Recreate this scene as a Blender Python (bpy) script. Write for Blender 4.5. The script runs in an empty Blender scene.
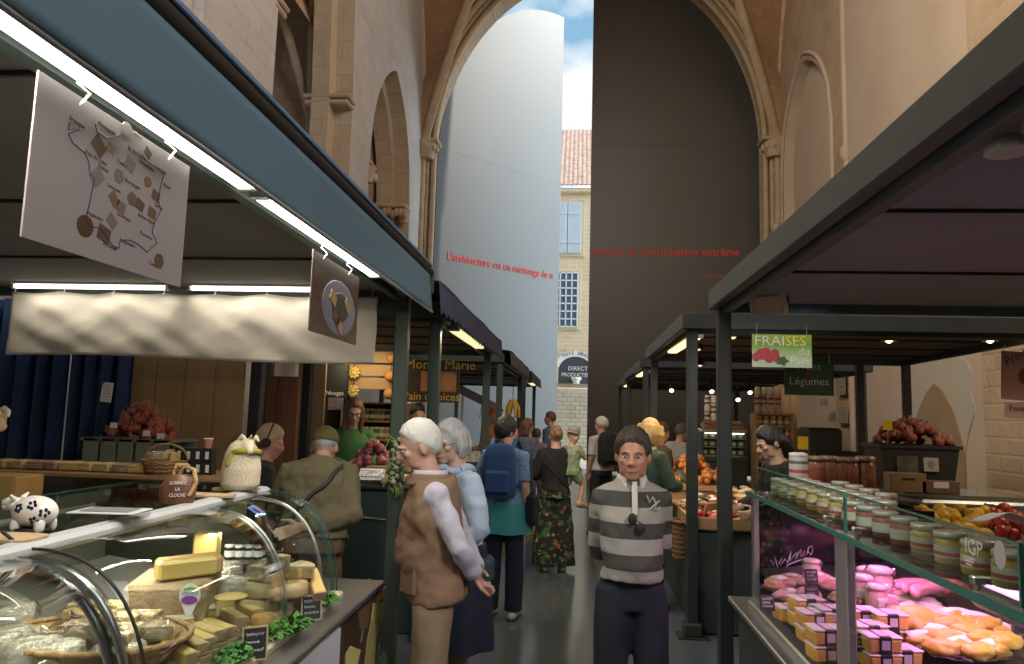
import bpy, bmesh, math, random
from math import sin, cos, pi, radians, sqrt
from mathutils import Vector as V, Matrix as Mx, Euler, noise
random.seed(7)
rnd = random.uniform
SC = bpy.context.scene
COL = SC.collection

# ------------------------------------------------------------------ camera model
F = 720.0
CAM = V((0, 0, 1.70))
_a = V((63, -82, -F)).normalized()
_u = V((0.0175, 1, 0))
_u = (_u - _a * _u.dot(_a)).normalized()
_x = _a.cross(_u)
RW = Mx((_x, _a, _u))            # cam -> world rows are world axes in camera space
def ray(px, py):
    return RW @ V((px - 512, 332 - py, -F))
def P(px, py, y):
    r = ray(px, py); return CAM + r * (y / r.y)
def G(px, py, z):
    r = ray(px, py); return CAM + r * ((z - CAM.z) / r.z)
def X(px, py, x):
    r = ray(px, py); return CAM + r * (x / r.x)

# ------------------------------------------------------------------ materials
MATS = {}
def mat(name, col, rough=.6, metal=0., noise=None, bump=None, spec=.5, emit=None, alpha=None, sheen=0, vec='Object', stretch=(1, 1, 1), sss=0, coat=0):
    """noise=(scale, colour2, contrast 0..1)   bump=(scale, strength)"""
    if name in MATS: return MATS[name]
    m = bpy.data.materials.new(name); m.use_nodes = True
    nt = m.node_tree; N = nt.nodes; L = nt.links
    b = N['Principled BSDF']
    b.inputs['Base Color'].default_value = (*col, 1)
    b.inputs['Roughness'].default_value = rough
    b.inputs['Metallic'].default_value = metal
    b.inputs['Specular IOR Level'].default_value = spec
    b.inputs['Sheen Weight'].default_value = sheen
    b.inputs['Coat Weight'].default_value = coat
    if sss:
        b.inputs['Subsurface Weight'].default_value = sss
        b.inputs['Subsurface Radius'].default_value = (.01, .004, .002)
    if emit:
        b.inputs['Emission Color'].default_value = (*emit[0], 1)
        b.inputs['Emission Strength'].default_value = emit[1]
    if noise or bump:
        tc = N.new('ShaderNodeTexCoord'); mp = N.new('ShaderNodeMapping')
        mp.inputs['Scale'].default_value = stretch
        L.new(tc.outputs[vec], mp.inputs['Vector'])
    if noise:
        n = N.new('ShaderNodeTexNoise'); n.inputs['Scale'].default_value = noise[0]; n.inputs['Detail'].default_value = 5
        L.new(mp.outputs['Vector'], n.inputs['Vector'])
        r = N.new('ShaderNodeValToRGB'); c = noise[2] if len(noise) > 2 else .5
        r.color_ramp.elements[0].position = .5 - .28 * (1 - c) - .02; r.color_ramp.elements[1].position = .5 + .28 * (1 - c) + .02
        r.color_ramp.elements[0].color = (*col, 1); r.color_ramp.elements[1].color = (*noise[1], 1)
        L.new(n.outputs['Fac'], r.inputs['Fac']); L.new(r.outputs['Color'], b.inputs['Base Color'])
    if bump:
        n2 = N.new('ShaderNodeTexNoise'); n2.inputs['Scale'].default_value = bump[0]; n2.inputs['Detail'].default_value = 6
        L.new(mp.outputs['Vector'], n2.inputs['Vector'])
        bp = N.new('ShaderNodeBump'); bp.inputs['Strength'].default_value = bump[1]; bp.inputs['Distance'].default_value = .02
        L.new(n2.outputs['Fac'], bp.inputs['Height']); L.new(bp.outputs['Normal'], b.inputs['Normal'])
    MATS[name] = m
    return m

def glass_mat(name, tint=(1, 1, 1), refl=.9, rough=.0, ior=1.45):
    if name in MATS: return MATS[name]
    m = bpy.data.materials.new(name); m.use_nodes = True
    nt = m.node_tree; N = nt.nodes; L = nt.links
    N.remove(N['Principled BSDF'])
    o = N['Material Output']
    t = N.new('ShaderNodeBsdfTransparent'); t.inputs['Color'].default_value = (*tint, 1)
    g = N.new('ShaderNodeBsdfGlossy'); g.inputs['Roughness'].default_value = rough; g.inputs['Color'].default_value = (refl, refl, refl, 1)
    f = N.new('ShaderNodeFresnel'); f.inputs['IOR'].default_value = ior
    mx = N.new('ShaderNodeMixShader')
    ge = N.new('ShaderNodeNewGeometry'); iv = N.new('ShaderNodeMath'); iv.operation = 'SUBTRACT'; iv.inputs[0].default_value = 1; L.new(ge.outputs['Backfacing'], iv.inputs[1])
    ml = N.new('ShaderNodeMath'); ml.operation = 'MULTIPLY'; L.new(f.outputs[0], ml.inputs[0]); L.new(iv.outputs[0], ml.inputs[1])
    L.new(ml.outputs[0], mx.inputs[0]); L.new(t.outputs[0], mx.inputs[1]); L.new(g.outputs[0], mx.inputs[2])
    L.new(mx.outputs[0], o.inputs['Surface'])
    MATS[name] = m
    return m

def film_mat(name, tint=(.95, .95, .95), white=.12):
    """wrinkled clear wrapping film"""
    if name in MATS: return MATS[name]
    m = glass_mat(name, tint, .9, .12, 1.6)
    nt = m.node_tree; N = nt.nodes; L = nt.links
    n = N.new('ShaderNodeTexNoise'); n.inputs['Scale'].default_value = 38; n.inputs['Detail'].default_value = 3
    tc = N.new('ShaderNodeTexCoord'); L.new(tc.outputs['Object'], n.inputs['Vector'])
    bp = N.new('ShaderNodeBump'); bp.inputs['Strength'].default_value = .9; bp.inputs['Distance'].default_value = .03
    L.new(n.outputs['Fac'], bp.inputs['Height'])
    for k in N:
        if k.type in ('BSDF_GLOSSY', 'FRESNEL'): L.new(bp.outputs['Normal'], k.inputs['Normal'])
    return m

def ramp_mat(name, coordfn, stops, rough=.7, const=True, bump=None):
    """colour ramp driven by a coordinate builder"""
    if name in MATS: return MATS[name]
    m = mat(name, stops[0][1], rough, bump=bump)
    nt = m.node_tree; N = nt.nodes; L = nt.links
    fac = coordfn(N, L)
    r = N.new('ShaderNodeValToRGB')
    if const: r.color_ramp.interpolation = 'CONSTANT'
    e = r.color_ramp.elements
    e[0].position = stops[0][0]; e[0].color = (*stops[0][1], 1)
    e[1].position = stops[1][0]; e[1].color = (*stops[1][1], 1)
    for p, c in stops[2:]:
        k = e.new(p); k.color = (*c, 1)
    L.new(fac, r.inputs['Fac']); L.new(r.outputs['Color'], N['Principled BSDF'].inputs['Base Color'])
    return m

def brick_mat(name, c1, c2, mortar, scale, bw=.9, bh=.35, axes='XZ', rough=.9, msize=.012, blotch=None):
    if name in MATS: return MATS[name]
    m = mat(name, c1, rough)
    nt = m.node_tree; N = nt.nodes; L = nt.links; b = N['Principled BSDF']
    tc = N.new('ShaderNodeTexCoord'); sp = N.new('ShaderNodeSeparateXYZ'); cb = N.new('ShaderNodeCombineXYZ')
    L.new(tc.outputs['Object'], sp.inputs[0])
    L.new(sp.outputs['XYZ'.index(axes[0])], cb.inputs[0]); L.new(sp.outputs['XYZ'.index(axes[1])], cb.inputs[1])
    k = N.new('ShaderNodeTexBrick')
    k.inputs['Color1'].default_value = (*c1, 1); k.inputs['Color2'].default_value = (*c2, 1); k.inputs['Mortar'].default_value = (*mortar, 1)
    k.inputs['Scale'].default_value = scale; k.inputs['Brick Width'].default_value = bw; k.inputs['Row Height'].default_value = bh
    k.inputs['Mortar Size'].default_value = msize; k.inputs['Mortar Smooth'].default_value = .4
    L.new(cb.outputs[0], k.inputs['Vector'])
    n = N.new('ShaderNodeTexNoise'); n.inputs['Scale'].default_value = .9; n.inputs['Detail'].default_value = 8; n.inputs['Roughness'].default_value = .65
    L.new(tc.outputs['Object'], n.inputs['Vector'])
    r = N.new('ShaderNodeValToRGB'); r.color_ramp.elements[0].position = .35; r.color_ramp.elements[1].position = .68
    L.new(n.outputs['Fac'], r.inputs['Fac'])
    mx = N.new('ShaderNodeMix'); mx.data_type = 'RGBA'; mx.blend_type = 'MIX'
    bl = blotch or tuple(.75 * v for v in c1)
    mul = N.new('ShaderNodeMath'); mul.operation = 'MULTIPLY'; mul.inputs[1].default_value = .75
    L.new(r.outputs['Color'], mul.inputs[0]); L.new(mul.outputs[0], mx.inputs['Factor'])
    L.new(k.outputs['Color'], mx.inputs['A']); mx.inputs['B'].default_value = (*bl, 1)
    L.new(mx.outputs['Result'], b.inputs['Base Color'])
    n2 = N.new('ShaderNodeTexNoise'); n2.inputs['Scale'].default_value = 9; n2.inputs['Detail'].default_value = 8
    L.new(tc.outputs['Object'], n2.inputs['Vector'])
    ad = N.new('ShaderNodeMath'); ad.operation = 'MULTIPLY_ADD'; ad.inputs[1].default_value = -.6
    L.new(k.outputs['Fac'], ad.inputs[0]); L.new(n2.outputs['Fac'], ad.inputs[2])
    bp = N.new('ShaderNodeBump'); bp.inputs['Strength'].default_value = .5; bp.inputs['Distance'].default_value = .03
    L.new(ad.outputs[0], bp.inputs['Height']); L.new(bp.outputs['Normal'], b.inputs['Normal'])
    return m

# ------------------------------------------------------------------ mesh builder
def T(loc=(0, 0, 0), rz=0, rx=0, ry=0, s=1):
    m = Mx.Translation(V(loc)) @ Euler((rx, ry, rz), 'XYZ').to_matrix().to_4x4()
    if s != 1: m = m @ (Mx.Diagonal((*((s, s, s) if not hasattr(s, '__len__') else s), 1)))
    return m

class MB:
    def __init__(s): s.v = []; s.f = []; s.m = []; s.sm = []; s.M = Mx.Identity(4); s.mi = 0; s.smooth = False
    def at(s, M): s.M = M; return s
    def add(s, vs, fs, smooth=None, mi=None):
        b = len(s.v); s.v.extend([s.M @ V(p) for p in vs])
        sm = s.smooth if smooth is None else smooth
        k = s.mi if mi is None else mi
        for f in fs:
            s.f.append([b + i for i in f]); s.m.append(k); s.sm.append(sm)
    def box(s, c, d, rz=0, rx=0, ry=0, bev=0., mi=None, taper=None):
        hx, hy, hz = d[0] / 2, d[1] / 2, d[2] / 2
        R = Euler((rx, ry, rz)).to_matrix(); c = V(c)
        tp = taper or 1
        b = min(bev, hx * .95, hy * .95, hz * .95)
        if b <= 0:
            vs = [c + R @ V((sx * hx * (tp if sz > 0 else 1), sy * hy * (tp if sz > 0 else 1), sz * hz)) for sz in (-1, 1) for sy in (-1, 1) for sx in (-1, 1)]
            fs = [(0, 2, 3, 1), (4, 5, 7, 6), (0, 1, 5, 4), (2, 6, 7, 3), (0, 4, 6, 2), (1, 3, 7, 5)]
            s.add(vs, fs, mi=mi); return
        vs = []; idx = {}
        for sx in (-1, 1):
            for sy in (-1, 1):
                for sz in (-1, 1):
                    for ax in range(3):
                        p = [sx * (hx - b), sy * (hy - b), sz * (hz - b)]
                        p[ax] = (sx * hx, sy * hy, sz * hz)[ax]
                        if sz > 0: p[0] *= tp; p[1] *= tp
                        idx[sx, sy, sz, ax] = len(vs); vs.append(c + R @ V(p))
        fs = []
        S = [(-1, -1), (1, -1), (1, 1), (-1, 1)]
        for sg in (-1, 1):
            for ax in range(3):
                q = []
                for a, bb in S:
                    k = [0, 0, 0]; k[ax] = sg; k[(ax + 1) % 3] = a; k[(ax + 2) % 3] = bb
                    q.append(idx[(*k, ax)])
                fs.append(q if sg > 0 else q[::-1])
        for ax in range(3):
            o1, o2 = (ax + 1) % 3, (ax + 2) % 3
            for a in (-1, 1):
                for bb in (-1, 1):
                    k0 = [0, 0, 0]; k0[ax] = -1; k0[o1] = a; k0[o2] = bb
                    k1 = list(k0); k1[ax] = 1
                    q = [idx[(*k0, o1)], idx[(*k1, o1)], idx[(*k1, o2)], idx[(*k0, o2)]]
                    fs.append(q if a * bb < 0 else q[::-1])
        for sx in (-1, 1):
            for sy in (-1, 1):
                for sz in (-1, 1):
                    q = [idx[sx, sy, sz, 0], idx[sx, sy, sz, 1], idx[sx, sy, sz, 2]]
                    fs.append(q if sx * sy * sz > 0 else q[::-1])
        s.add(vs, fs, mi=mi)
    def loft(s, rings, cap=True, smooth=True, mi=None, closed=True):
        n = len(rings[0]); vs = [p for r in rings for p in r]; fs = []
        for i in range(len(rings) - 1):
            for j in range(n if closed else n - 1):
                k = (j + 1) % n
                fs.append((i * n + j, i * n + k, (i + 1) * n + k, (i + 1) * n + j))
        s.add(vs, fs, smooth, mi)
        if cap and closed:
            s.add(rings[0], [list(range(n))[::-1]], False, mi); s.add(rings[-1], [list(range(n))], False, mi)
    def tube(s, pts, r, n=10, cap=True, mi=None, ref=None, smooth=True, dome=False):
        pts = [V(p) for p in pts]; L = len(pts)
        R = r if hasattr(r, '__len__') else [r] * L
        R = [(k, k) if not hasattr(k, '__len__') else k for k in R]
        if dome and L >= 2:
            d0 = (pts[0] - pts[1]).normalized(); d1 = (pts[-1] - pts[-2]).normalized()
            a, b = R[0], R[-1]
            pts = [pts[0] + d0 * max(a) * .8, pts[0] + d0 * max(a) * .5] + pts + [pts[-1] + d1 * max(b) * .5, pts[-1] + d1 * max(b) * .8]
            R = [(a[0] * .35, a[1] * .35), (a[0] * .8, a[1] * .8)] + R + [(b[0] * .8, b[1] * .8), (b[0] * .35, b[1] * .35)]; L += 4
        rings = []; up = V(ref) if ref else None
        for i in range(L):
            t = (pts[min(i + 1, L - 1)] - pts[max(i - 1, 0)])
            t = t.normalized() if t.length > 1e-9 else V((0, 0, 1))
            if up is None:
                up = V((0, 0, 1)) if abs(t.z) < .9 else V((0, 1, 0))
            a = (up - t * up.dot(t))
            a = a.normalized() if a.length > 1e-6 else t.orthogonal().normalized()
            b = t.cross(a)
            if not ref: up = a
            rings.append([pts[i] + a * (R[i][0] * cos(2 * pi * j / n)) + b * (R[i][1] * sin(2 * pi * j / n)) for j in range(n)])
        s.loft(rings, cap, smooth, mi)
    def cyl(s, p0, p1, r, n=14, mi=None, r2=None, smooth=True): s.tube([p0, p1], [r, r if r2 is None else r2], n, True, mi, smooth=smooth)
    def lathe(s, prof, n=16, c=(0, 0, 0), mi=None, smooth=True, cap=True):
        c = V(c)
        s.loft([[c + V((r * cos(2 * pi * j / n), r * sin(2 * pi * j / n), z)) for j in range(n)] for r, z in prof], cap, smooth, mi)
    def ell(s, c, r, rz=0, rx=0, ry=0, nu=14, nv=9, mi=None, fn=None):
        c = V(c); R = Euler((rx, ry, rz)).to_matrix()
        if not hasattr(r, '__len__'): r = (r, r, r)
        vs = []; fs = []
        def pt(d):
            k = fn(d) if fn else 1
            return c + R @ V((d[0] * r[0] * k, d[1] * r[1] * k, d[2] * r[2] * k))
        vs.append(pt(V((0, 0, -1))))
        for i in range(1, nv):
            th = -pi / 2 + pi * i / nv
            for j in range(nu):
                ph = 2 * pi * j / nu
                vs.append(pt(V((cos(th) * cos(ph), cos(th) * sin(ph), sin(th)))))
        vs.append(pt(V((0, 0, 1))))
        for j in range(nu):
            k = (j + 1) % nu
            fs.append((0, 1 + k, 1 + j))
            fs.append((len(vs) - 1, 1 + (nv - 2) * nu + j, 1 + (nv - 2) * nu + k))
            for i in range(nv - 2):
                a = 1 + i * nu
                fs.append((a + j, a + k, a + nu + k, a + nu + j))
        s.add(vs, fs, True, mi)
    def prism(s, poly, h, mi=None, mi_side=None, smooth=False, z0=0.):
        """polygon in local xy extruded along z"""
        n = len(poly)
        lo = [(p[0], p[1], z0) for p in poly]; hi = [(p[0], p[1], z0 + h) for p in poly]
        s.add(lo, [list(range(n))[::-1]], False, mi); s.add(hi, [list(range(n))], False, mi)
        s.add(lo + hi, [(i, (i + 1) % n, n + (i + 1) % n, n + i) for i in range(n)], smooth, mi if mi_side is None else mi_side)
    def sheet(s, fn, nu, nv, th=.003, mi=None, smooth=True):
        """a cloth or sheet with thickness: fn(u,v)->point"""
        g = [[V(fn(i / nu, j / nv)) for j in range(nv + 1)] for i in range(nu + 1)]
        top = []; bot = []
        for i in range(nu + 1):
            for j in range(nv + 1):
                du = g[min(i + 1, nu)][j] - g[max(i - 1, 0)][j]; dv = g[i][min(j + 1, nv)] - g[i][max(j - 1, 0)]
                nn = du.cross(dv); nn = nn.normalized() if nn.length > 1e-12 else V((0, 0, 1))
                top.append(g[i][j] + nn * th / 2); bot.append(g[i][j] - nn * th / 2)
        w = nv + 1; N = len(top); fs = []
        for i in range(nu):
            for j in range(nv):
                a = i * w + j
                fs.append((a, a + w, a + w + 1, a + 1)); fs.append((N + a, N + a + 1, N + a + w + 1, N + a + w))
        for i in range(nu):
            a = i * w; fs.append((a, N + a, N + a + w, a + w)); b = a + nv; fs.append((b, b + w, N + b + w, N + b))
        for j in range(nv):
            fs.append((j, j + 1, N + j + 1, N + j)); b = nu * w + j; fs.append((b, N + b, N + b + 1, b + 1))
        s.add(top + bot, fs, smooth, mi)
    def mesh(s, name, mats):
        me = bpy.data.meshes.new(name)
        me.from_pydata([tuple(p) for p in s.v], [], s.f)
        for m in (mats if isinstance(mats, (list, tuple)) else [mats]): me.materials.append(m)
        me.polygons.foreach_set('material_index', s.m); me.polygons.foreach_set('use_smooth', s.sm)
        me.update(); return me
    def build(s, name, mats, parent=None):
        return link(name, s.mesh(name, mats), parent)
    def remesh(s, name, mats, voxel, parent=None, smooth=4, fold=0., ffreq=9., seed=0, stretch=(1, 1, 1)):
        me = s.mesh('tmp', mats); o = bpy.data.objects.new('tmp', me); COL.objects.link(o)
        r = o.modifiers.new('r', 'REMESH'); r.mode = 'VOXEL'; r.voxel_size = voxel; r.use_smooth_shade = True
        if smooth:
            k = o.modifiers.new('s', 'SMOOTH'); k.factor = .5; k.iterations = smooth
        dg = bpy.context.evaluated_depsgraph_get(); dg.update()
        nm = bpy.data.meshes.new_from_object(o.evaluated_get(dg)); nm.name = name
        bpy.data.objects.remove(o); bpy.data.meshes.remove(me)
        if fold:
            nor = [v.normal.copy() for v in nm.vertices]; off = V((seed * 3.1, seed * 1.7, seed))
            for v, nn in zip(nm.vertices, nor):
                q = V((v.co.x * stretch[0], v.co.y * stretch[1], v.co.z * stretch[2])) * ffreq + off
                a = noise.noise(q); b = noise.noise(q * 2.3 + V((5, 1, 2)))
                v.co += nn * (fold * (a * .8 + b * .5 - .15 * abs(a)))
        nm.materials.clear()
        for m in (mats if isinstance(mats, (list, tuple)) else [mats]): nm.materials.append(m)
        nm.polygons.foreach_set('use_smooth', [True] * len(nm.polygons)); nm.update()
        return link(name, nm, parent)

def link(name, data, parent=None):
    o = bpy.data.objects.new(name, data); COL.objects.link(o)
    if parent is not None: o.parent = parent
    return o
def tag(o, label=None, cat=None, group=None, kind=None):
    if label: o['label'] = label
    if cat: o['category'] = cat
    if group: o['group'] = group
    if kind: o['kind'] = kind
    return o
def thing(name, label, cat, loc=(0, 0, 0), rz=0, group=None):
    o = bpy.data.objects.new(name, None); COL.objects.link(o); o.empty_display_size = .1
    o.location = loc; o.rotation_euler = (0, 0, rz)
    return tag(o, label, cat, group)
def struct(name, mb, mats, parent=None):
    o = mb.build(name, mats, parent)
    if parent is None: o['kind'] = 'structure'
    return o
KIDS = {}
def dup(root, loc=None, rz=None, label=None, group=None, scale=None, rot=None):
    r = root.copy(); COL.objects.link(r)
    if loc is not None: r.location = loc
    if rot is not None: r.rotation_euler = rot
    elif rz is not None: r.rotation_euler = (root.rotation_euler[0], root.rotation_euler[1], rz)
    if scale: r.scale = (scale,) * 3 if not hasattr(scale, '__len__') else scale
    if label: r['label'] = label
    if group: r['group'] = group
    for ch in list(root.children):
        c = ch.copy(); COL.objects.link(c); c.parent = r
        for g in list(ch.children):
            d = g.copy(); COL.objects.link(d); d.parent = c
    return r
def text(name, s, size, m, parent, M, ext=.002, align='LEFT', sx=1.):
    """flat raised lettering as a mesh; M places its xy plane"""
    c = bpy.data.curves.new(name, 'FONT'); c.body = s; c.size = size; c.extrude = ext; c.align_x = align; c.resolution_u = 2
    o = bpy.data.objects.new('tmp', c); COL.objects.link(o)
    dg = bpy.context.evaluated_depsgraph_get(); dg.update()
    me = bpy.data.meshes.new_from_object(o.evaluated_get(dg)); bpy.data.objects.remove(o); bpy.data.curves.remove(c)
    me.transform(M @ Mx.Diagonal((sx, 1, 1, 1))); me.name = name; me.materials.clear(); me.materials.append(m)
    return link(name, me, parent)
FRONT = Mx.Rotation(pi / 2, 4, 'X')      # text reading upright, facing -Y
def wall_M(loc, facing):
    """text plane at loc; facing = z-rotation turning -Y facing"""
    return Mx.Translation(V(loc)) @ Mx.Rotation(facing, 4, 'Z') @ FRONT
def area(name, loc, size, power, col, direction, size_y=None, spread=None):
    l = bpy.data.lights.new(name, 'AREA'); l.energy = power; l.color = col; l.size = size
    if size_y: l.shape = 'RECTANGLE'; l.size_y = size_y
    if spread: l.spread = spread
    o = bpy.data.objects.new(name, l); COL.objects.link(o); o.location = loc
    o.rotation_euler = V(direction).to_track_quat('-Z', 'Y').to_euler()
    return o
def smoothstep(a, b, x):
    t = max(0., min(1., (x - a) / (b - a))); return t * t * (3 - 2 * t)
# ------------------------------------------------------------------ the church, the doors, the street outside
M_LIME = brick_mat('limestone_pale', (.50, .44, .39), (.44, .38, .33), (.34, .29, .25), 1.0, .75, .34, 'YZ', msize=.008, blotch=(.56, .51, .47))
M_LIMEX = brick_mat('limestone_warm', (.47, .34, .21), (.40, .28, .17), (.28, .20, .12), 1.0, .7, .33, 'XZ', msize=.01, blotch=(.36, .24, .14))
M_RUBBLE = brick_mat('rubble_stone', (.42, .31, .20), (.33, .24, .155), (.40, .30, .20), 1.0, .42, .22, 'YZ', msize=.02, blotch=(.46, .35, .24))
M_CARVED = mat('carved_limestone', (.55, .43, .28), .85, noise=(3, (.42, .30, .18), .3), bump=(14, .4))
M_REVEAL = brick_mat('reveal_stone', (.52, .42, .29), (.46, .36, .24), (.34, .26, .17), 1.0, .5, .36, 'XZ', msize=.008, blotch=(.44, .33, .21))
M_VAULT = brick_mat('vault_stone', (.50, .32, .18), (.43, .27, .15), (.33, .2, .12), 1.0, .6, .25, 'XZ', msize=.01, blotch=(.40, .25, .14))
M_PLASTER = mat('old_plaster', (.50, .41, .32), .95, noise=(.8, (.42, .33, .25), .1), bump=(5, .35))
M_PLPALE = mat('pale_plaster', (.56, .46, .35), .95, noise=(1.2, (.48, .38, .28), .1), bump=(6, .3))
M_PATCH = mat('grey_lime_patch', (.40, .38, .34), .95, noise=(2.5, (.44, .38, .29), .5), bump=(9, .4))
M_OCHRE = mat('ochre_infill', (.30, .22, .13), .95, noise=(2, (.24, .17, .09), .2), bump=(10, .4))
XL, XR, YE = -4.75, 5.75, 21.0

def arch_z(t, zs, rise, pointed=.0):
    """height over a pointed arch, t in 0..1 across the opening"""
    u = abs(2 * t - 1)
    if pointed:
        R = .5 + pointed; dx = u * .5 + pointed
        return zs + rise * (sqrt(max(0, R * R - dx * dx)) / sqrt(R * R - pointed * pointed))
    return zs + rise * sqrt(max(0, 1 - u * u))

def arcade(mb, x0, x1, y0, y1, ztop, ops, mi=0, mi_rev=1, n=20):
    """wall in the yz plane from x0 (nave face) to x1 with pointed openings (ya, yb, z0, zs, rise)"""
    cur = y0
    def blk(ya, yb, za, zb):
        mb.add([(x0, ya, za), (x0, yb, za), (x0, yb, zb), (x0, ya, zb)], [(0, 1, 2, 3) if x1 < x0 else (3, 2, 1, 0)], False, mi)
        mb.add([(x1, ya, za), (x1, yb, za), (x1, yb, zb), (x1, ya, zb)], [(3, 2, 1, 0) if x1 < x0 else (0, 1, 2, 3)], False, mi)
    for ya, yb, z0, zs, rise in sorted(ops):
        blk(cur, ya, 0, ztop)
        if z0 > 0: blk(ya, yb, 0, z0); mb.add([(x0, ya, z0), (x0, yb, z0), (x1, yb, z0), (x1, ya, z0)], [(0, 1, 2, 3)], False, mi_rev)
        for i in range(n):
            t0, t1 = i / n, (i + 1) / n
            a, b = ya + (yb - ya) * t0, ya + (yb - ya) * t1
            za, zb = arch_z(t0, zs, rise, .25), arch_z(t1, zs, rise, .25)
            for x in (x0, x1):
                mb.add([(x, a, za), (x, b, zb), (x, b, ztop), (x, a, ztop)], [(0, 1, 2, 3)], False, mi)
            mb.add([(x0, a, za), (x0, b, zb), (x1, b, zb), (x1, a, za)], [(0, 3, 2, 1)], False, mi_rev)
        for y in (ya, yb):
            mb.add([(x0, y, z0), (x0, y, zs), (x1, y, zs), (x1, y, z0)], [(0, 1, 2, 3)], False, mi_rev)
        cur = yb
    blk(cur, y1, 0, ztop)
    mb.add([(x0, y0, 0), (x1, y0, 0), (x1, y0, ztop), (x0, y0, ztop)], [(0, 1, 2, 3)], False, mi)

# --- floor
fl = mat('polished_floor', (.085, .115, .145), .16, noise=(.7, (.12, .15, .18), .1), bump=(2.5, .03), spec=.95)
mb = MB(); mb.box((.5, 5.5, -.1), (13, 35, .2)); struct('floor', mb, fl)

# --- left nave wall
mb = MB()
arcade(mb, XL, XL - 1.0, -12, YE + .2, 18.6, [(2.6, 6.4, 0, 8.1, 5.4), (10.3, 14.1, 0, 8.1, 5.4), (15.45, 19.45, 3.0, 7.2, 3.2)])
wl = struct('wall_left', mb, [M_LIME, M_REVEAL])
# recessed second orders, string courses and carved capitals
mb = MB()
def order(x0, x1, ya, yb, z0, zs, rise, w, n=22):
    """an inner arch ring of width w"""
    o = []; i_ = []
    pts_o = [(ya, z0)] + [(ya + (yb - ya) * k / n, arch_z(k / n, zs, rise, .25)) for k in range(n + 1)] + [(yb, z0)]
    pts_i = [(ya + w, z0)] + [(ya + w + (yb - ya - 2 * w) * k / n, arch_z(k / n, zs, rise - w, .25)) for k in range(n + 1)] + [(yb - w, z0)]
    for k in range(len(pts_o) - 1):
        q = [pts_o[k], pts_o[k + 1], pts_i[k + 1], pts_i[k]]
        for x in (x0, x1): mb.add([(x, a, b) for a, b in q], [(0, 1, 2, 3)], False)
        mb.add([(x0, *pts_i[k]), (x0, *pts_i[k + 1]), (x1, *pts_i[k + 1]), (x1, *pts_i[k])], [(0, 1, 2, 3)], False)
order(XL - .38, XL - .75, 10.3, 14.1, 0, 8.1, 5.4, .38)
order(XL - .40, XL - .85, 15.45, 19.45, 3.0, 7.2, 3.2, .34)
struct('trim_1', mb, M_REVEAL)
mb = MB()
for (y, w) in ((13.95, .5), (10.4, .5)):
    mb.box((XL - .45, y, 8.05), (1.0, w, .09), bev=.03); mb.box((XL - .45, y, 7.93), (.94, w - .06, .1), bev=.03)
for (y, sg) in ((19.2, 1), (15.7, -1)):
    mb.box((XL - .45, y, 7.27), (.98, .62, .12), bev=.04)
    for k in range(9):
        mb.ell((XL - .02 - .11 * k, y - .22 * sg + rnd(-.03, .03), 7.08 + rnd(-.05, .05)), (.09, .1, .12), rnd(0, 3), nu=8, nv=6)
    mb.tube([(XL - .1, y, 6.85), (XL - .1, y, 7.2)], [.1, .2], 10)
struct('trim_2', mb, M_CARVED)
# back of the blind arch and chapel behind the open arch
mb = MB(); mb.box((XL - 1.02, 17.45, 6.7), (.1, 4.6, 9)); struct('wall_niche', mb, M_LIMEX)
mb = MB(); mb.box((-9.2, 9, 7), (.2, 22, 14)); mb.box((-7.2, 15.2, 7), (4, .2, 14)); struct('wall_chapel', mb, M_LIMEX)
mb = MB()
c = V((-7.2, 12.2, 11.9))
for (x, y) in ((-5.8, 10.3), (-5.8, 14.8), (-9.0, 10.3), (-9.0, 14.8), (-9.05, 12.6), (-7.4, 15.0)):
    pts = []
    for k in range(9):
        t = k / 8; pts.append((x + (c.x - x) * t, y + (c.y - y) * t, 7.6 + (c.z - 7.6) * sin(t * pi / 2)))
    mb.tube(pts, .1, 8)
struct('trim_3', mb, M_CARVED)
mb = MB()
for k in range(12):
    t0, t1 = k / 12, (k + 1) / 12
    z = lambda t: 9.6 + 3 * sin(pi * t)
    x = lambda t: -9.2 + 3.6 * t
    mb.add([(x(t0), 2, z(t0)), (x(t1), 2, z(t1)), (x(t1), 15.2, z(t1)), (x(t0), 15.2, z(t0))], [(0, 1, 2, 3)], True)
struct('ceiling_chapel', mb, M_VAULT)
# engaged shafts on the pier between the two open arches
mb = MB()
for y, r in ((7.95, .12), (7.6, .16)):
    mb.cyl((XL + .02, y, 0), (XL + .02, y, 17), r, 14)
    mb.tube([(XL + .02, y, 13.2), (XL + .02, y, 13.6)], [r, r * 1.7], 14)
mb.box((XL + .02, 6.85, 8), (.2, 1.0, 16), bev=.03)
struct('trim_4', mb, M_LIME)

# --- right nave wall
mb = MB()
arcade(mb, XR, XR + .8, -12, YE + .2, 18.6, [(16.6, 20.3, 0, 8.6, 2.4)])
struct('wall_right', mb, [M_RUBBLE, M_PLPALE])
mb = MB(); mb.box((XR + .32, 18.45, 6), (.1, 4.2, 12)); struct('wall_infill', mb, M_PLPALE)
mb = MB()          # raised hood over the walled-up arch, corner shaft with ring
pts = [(XR, 16.45, 3.0)] + [(XR, 16.45 + (20.45 - 16.45) * k / 24, arch_z(k / 24, 8.6, 2.6, .25)) for k in range(25)] + [(XR, 20.45, 3.0)]
mb.tube(pts, .06, 8)
mb.cyl((XR - .02, 15.5, 0), (XR - .02, 15.5, 18), .09, 12)
mb.tube([(XR - .02, 15.5, 7.25), (XR - .02, 15.5, 7.35), (XR - .02, 15.5, 7.55)], [.1, .15, .17], 12)
struct('trim_5', mb, M_PLASTER)
mb = MB(); mb.box((XR - .02, 12.9, 9.3), (.1, 4.9, 18.6)); struct('wall_plaster', mb, M_PLASTER)
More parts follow.
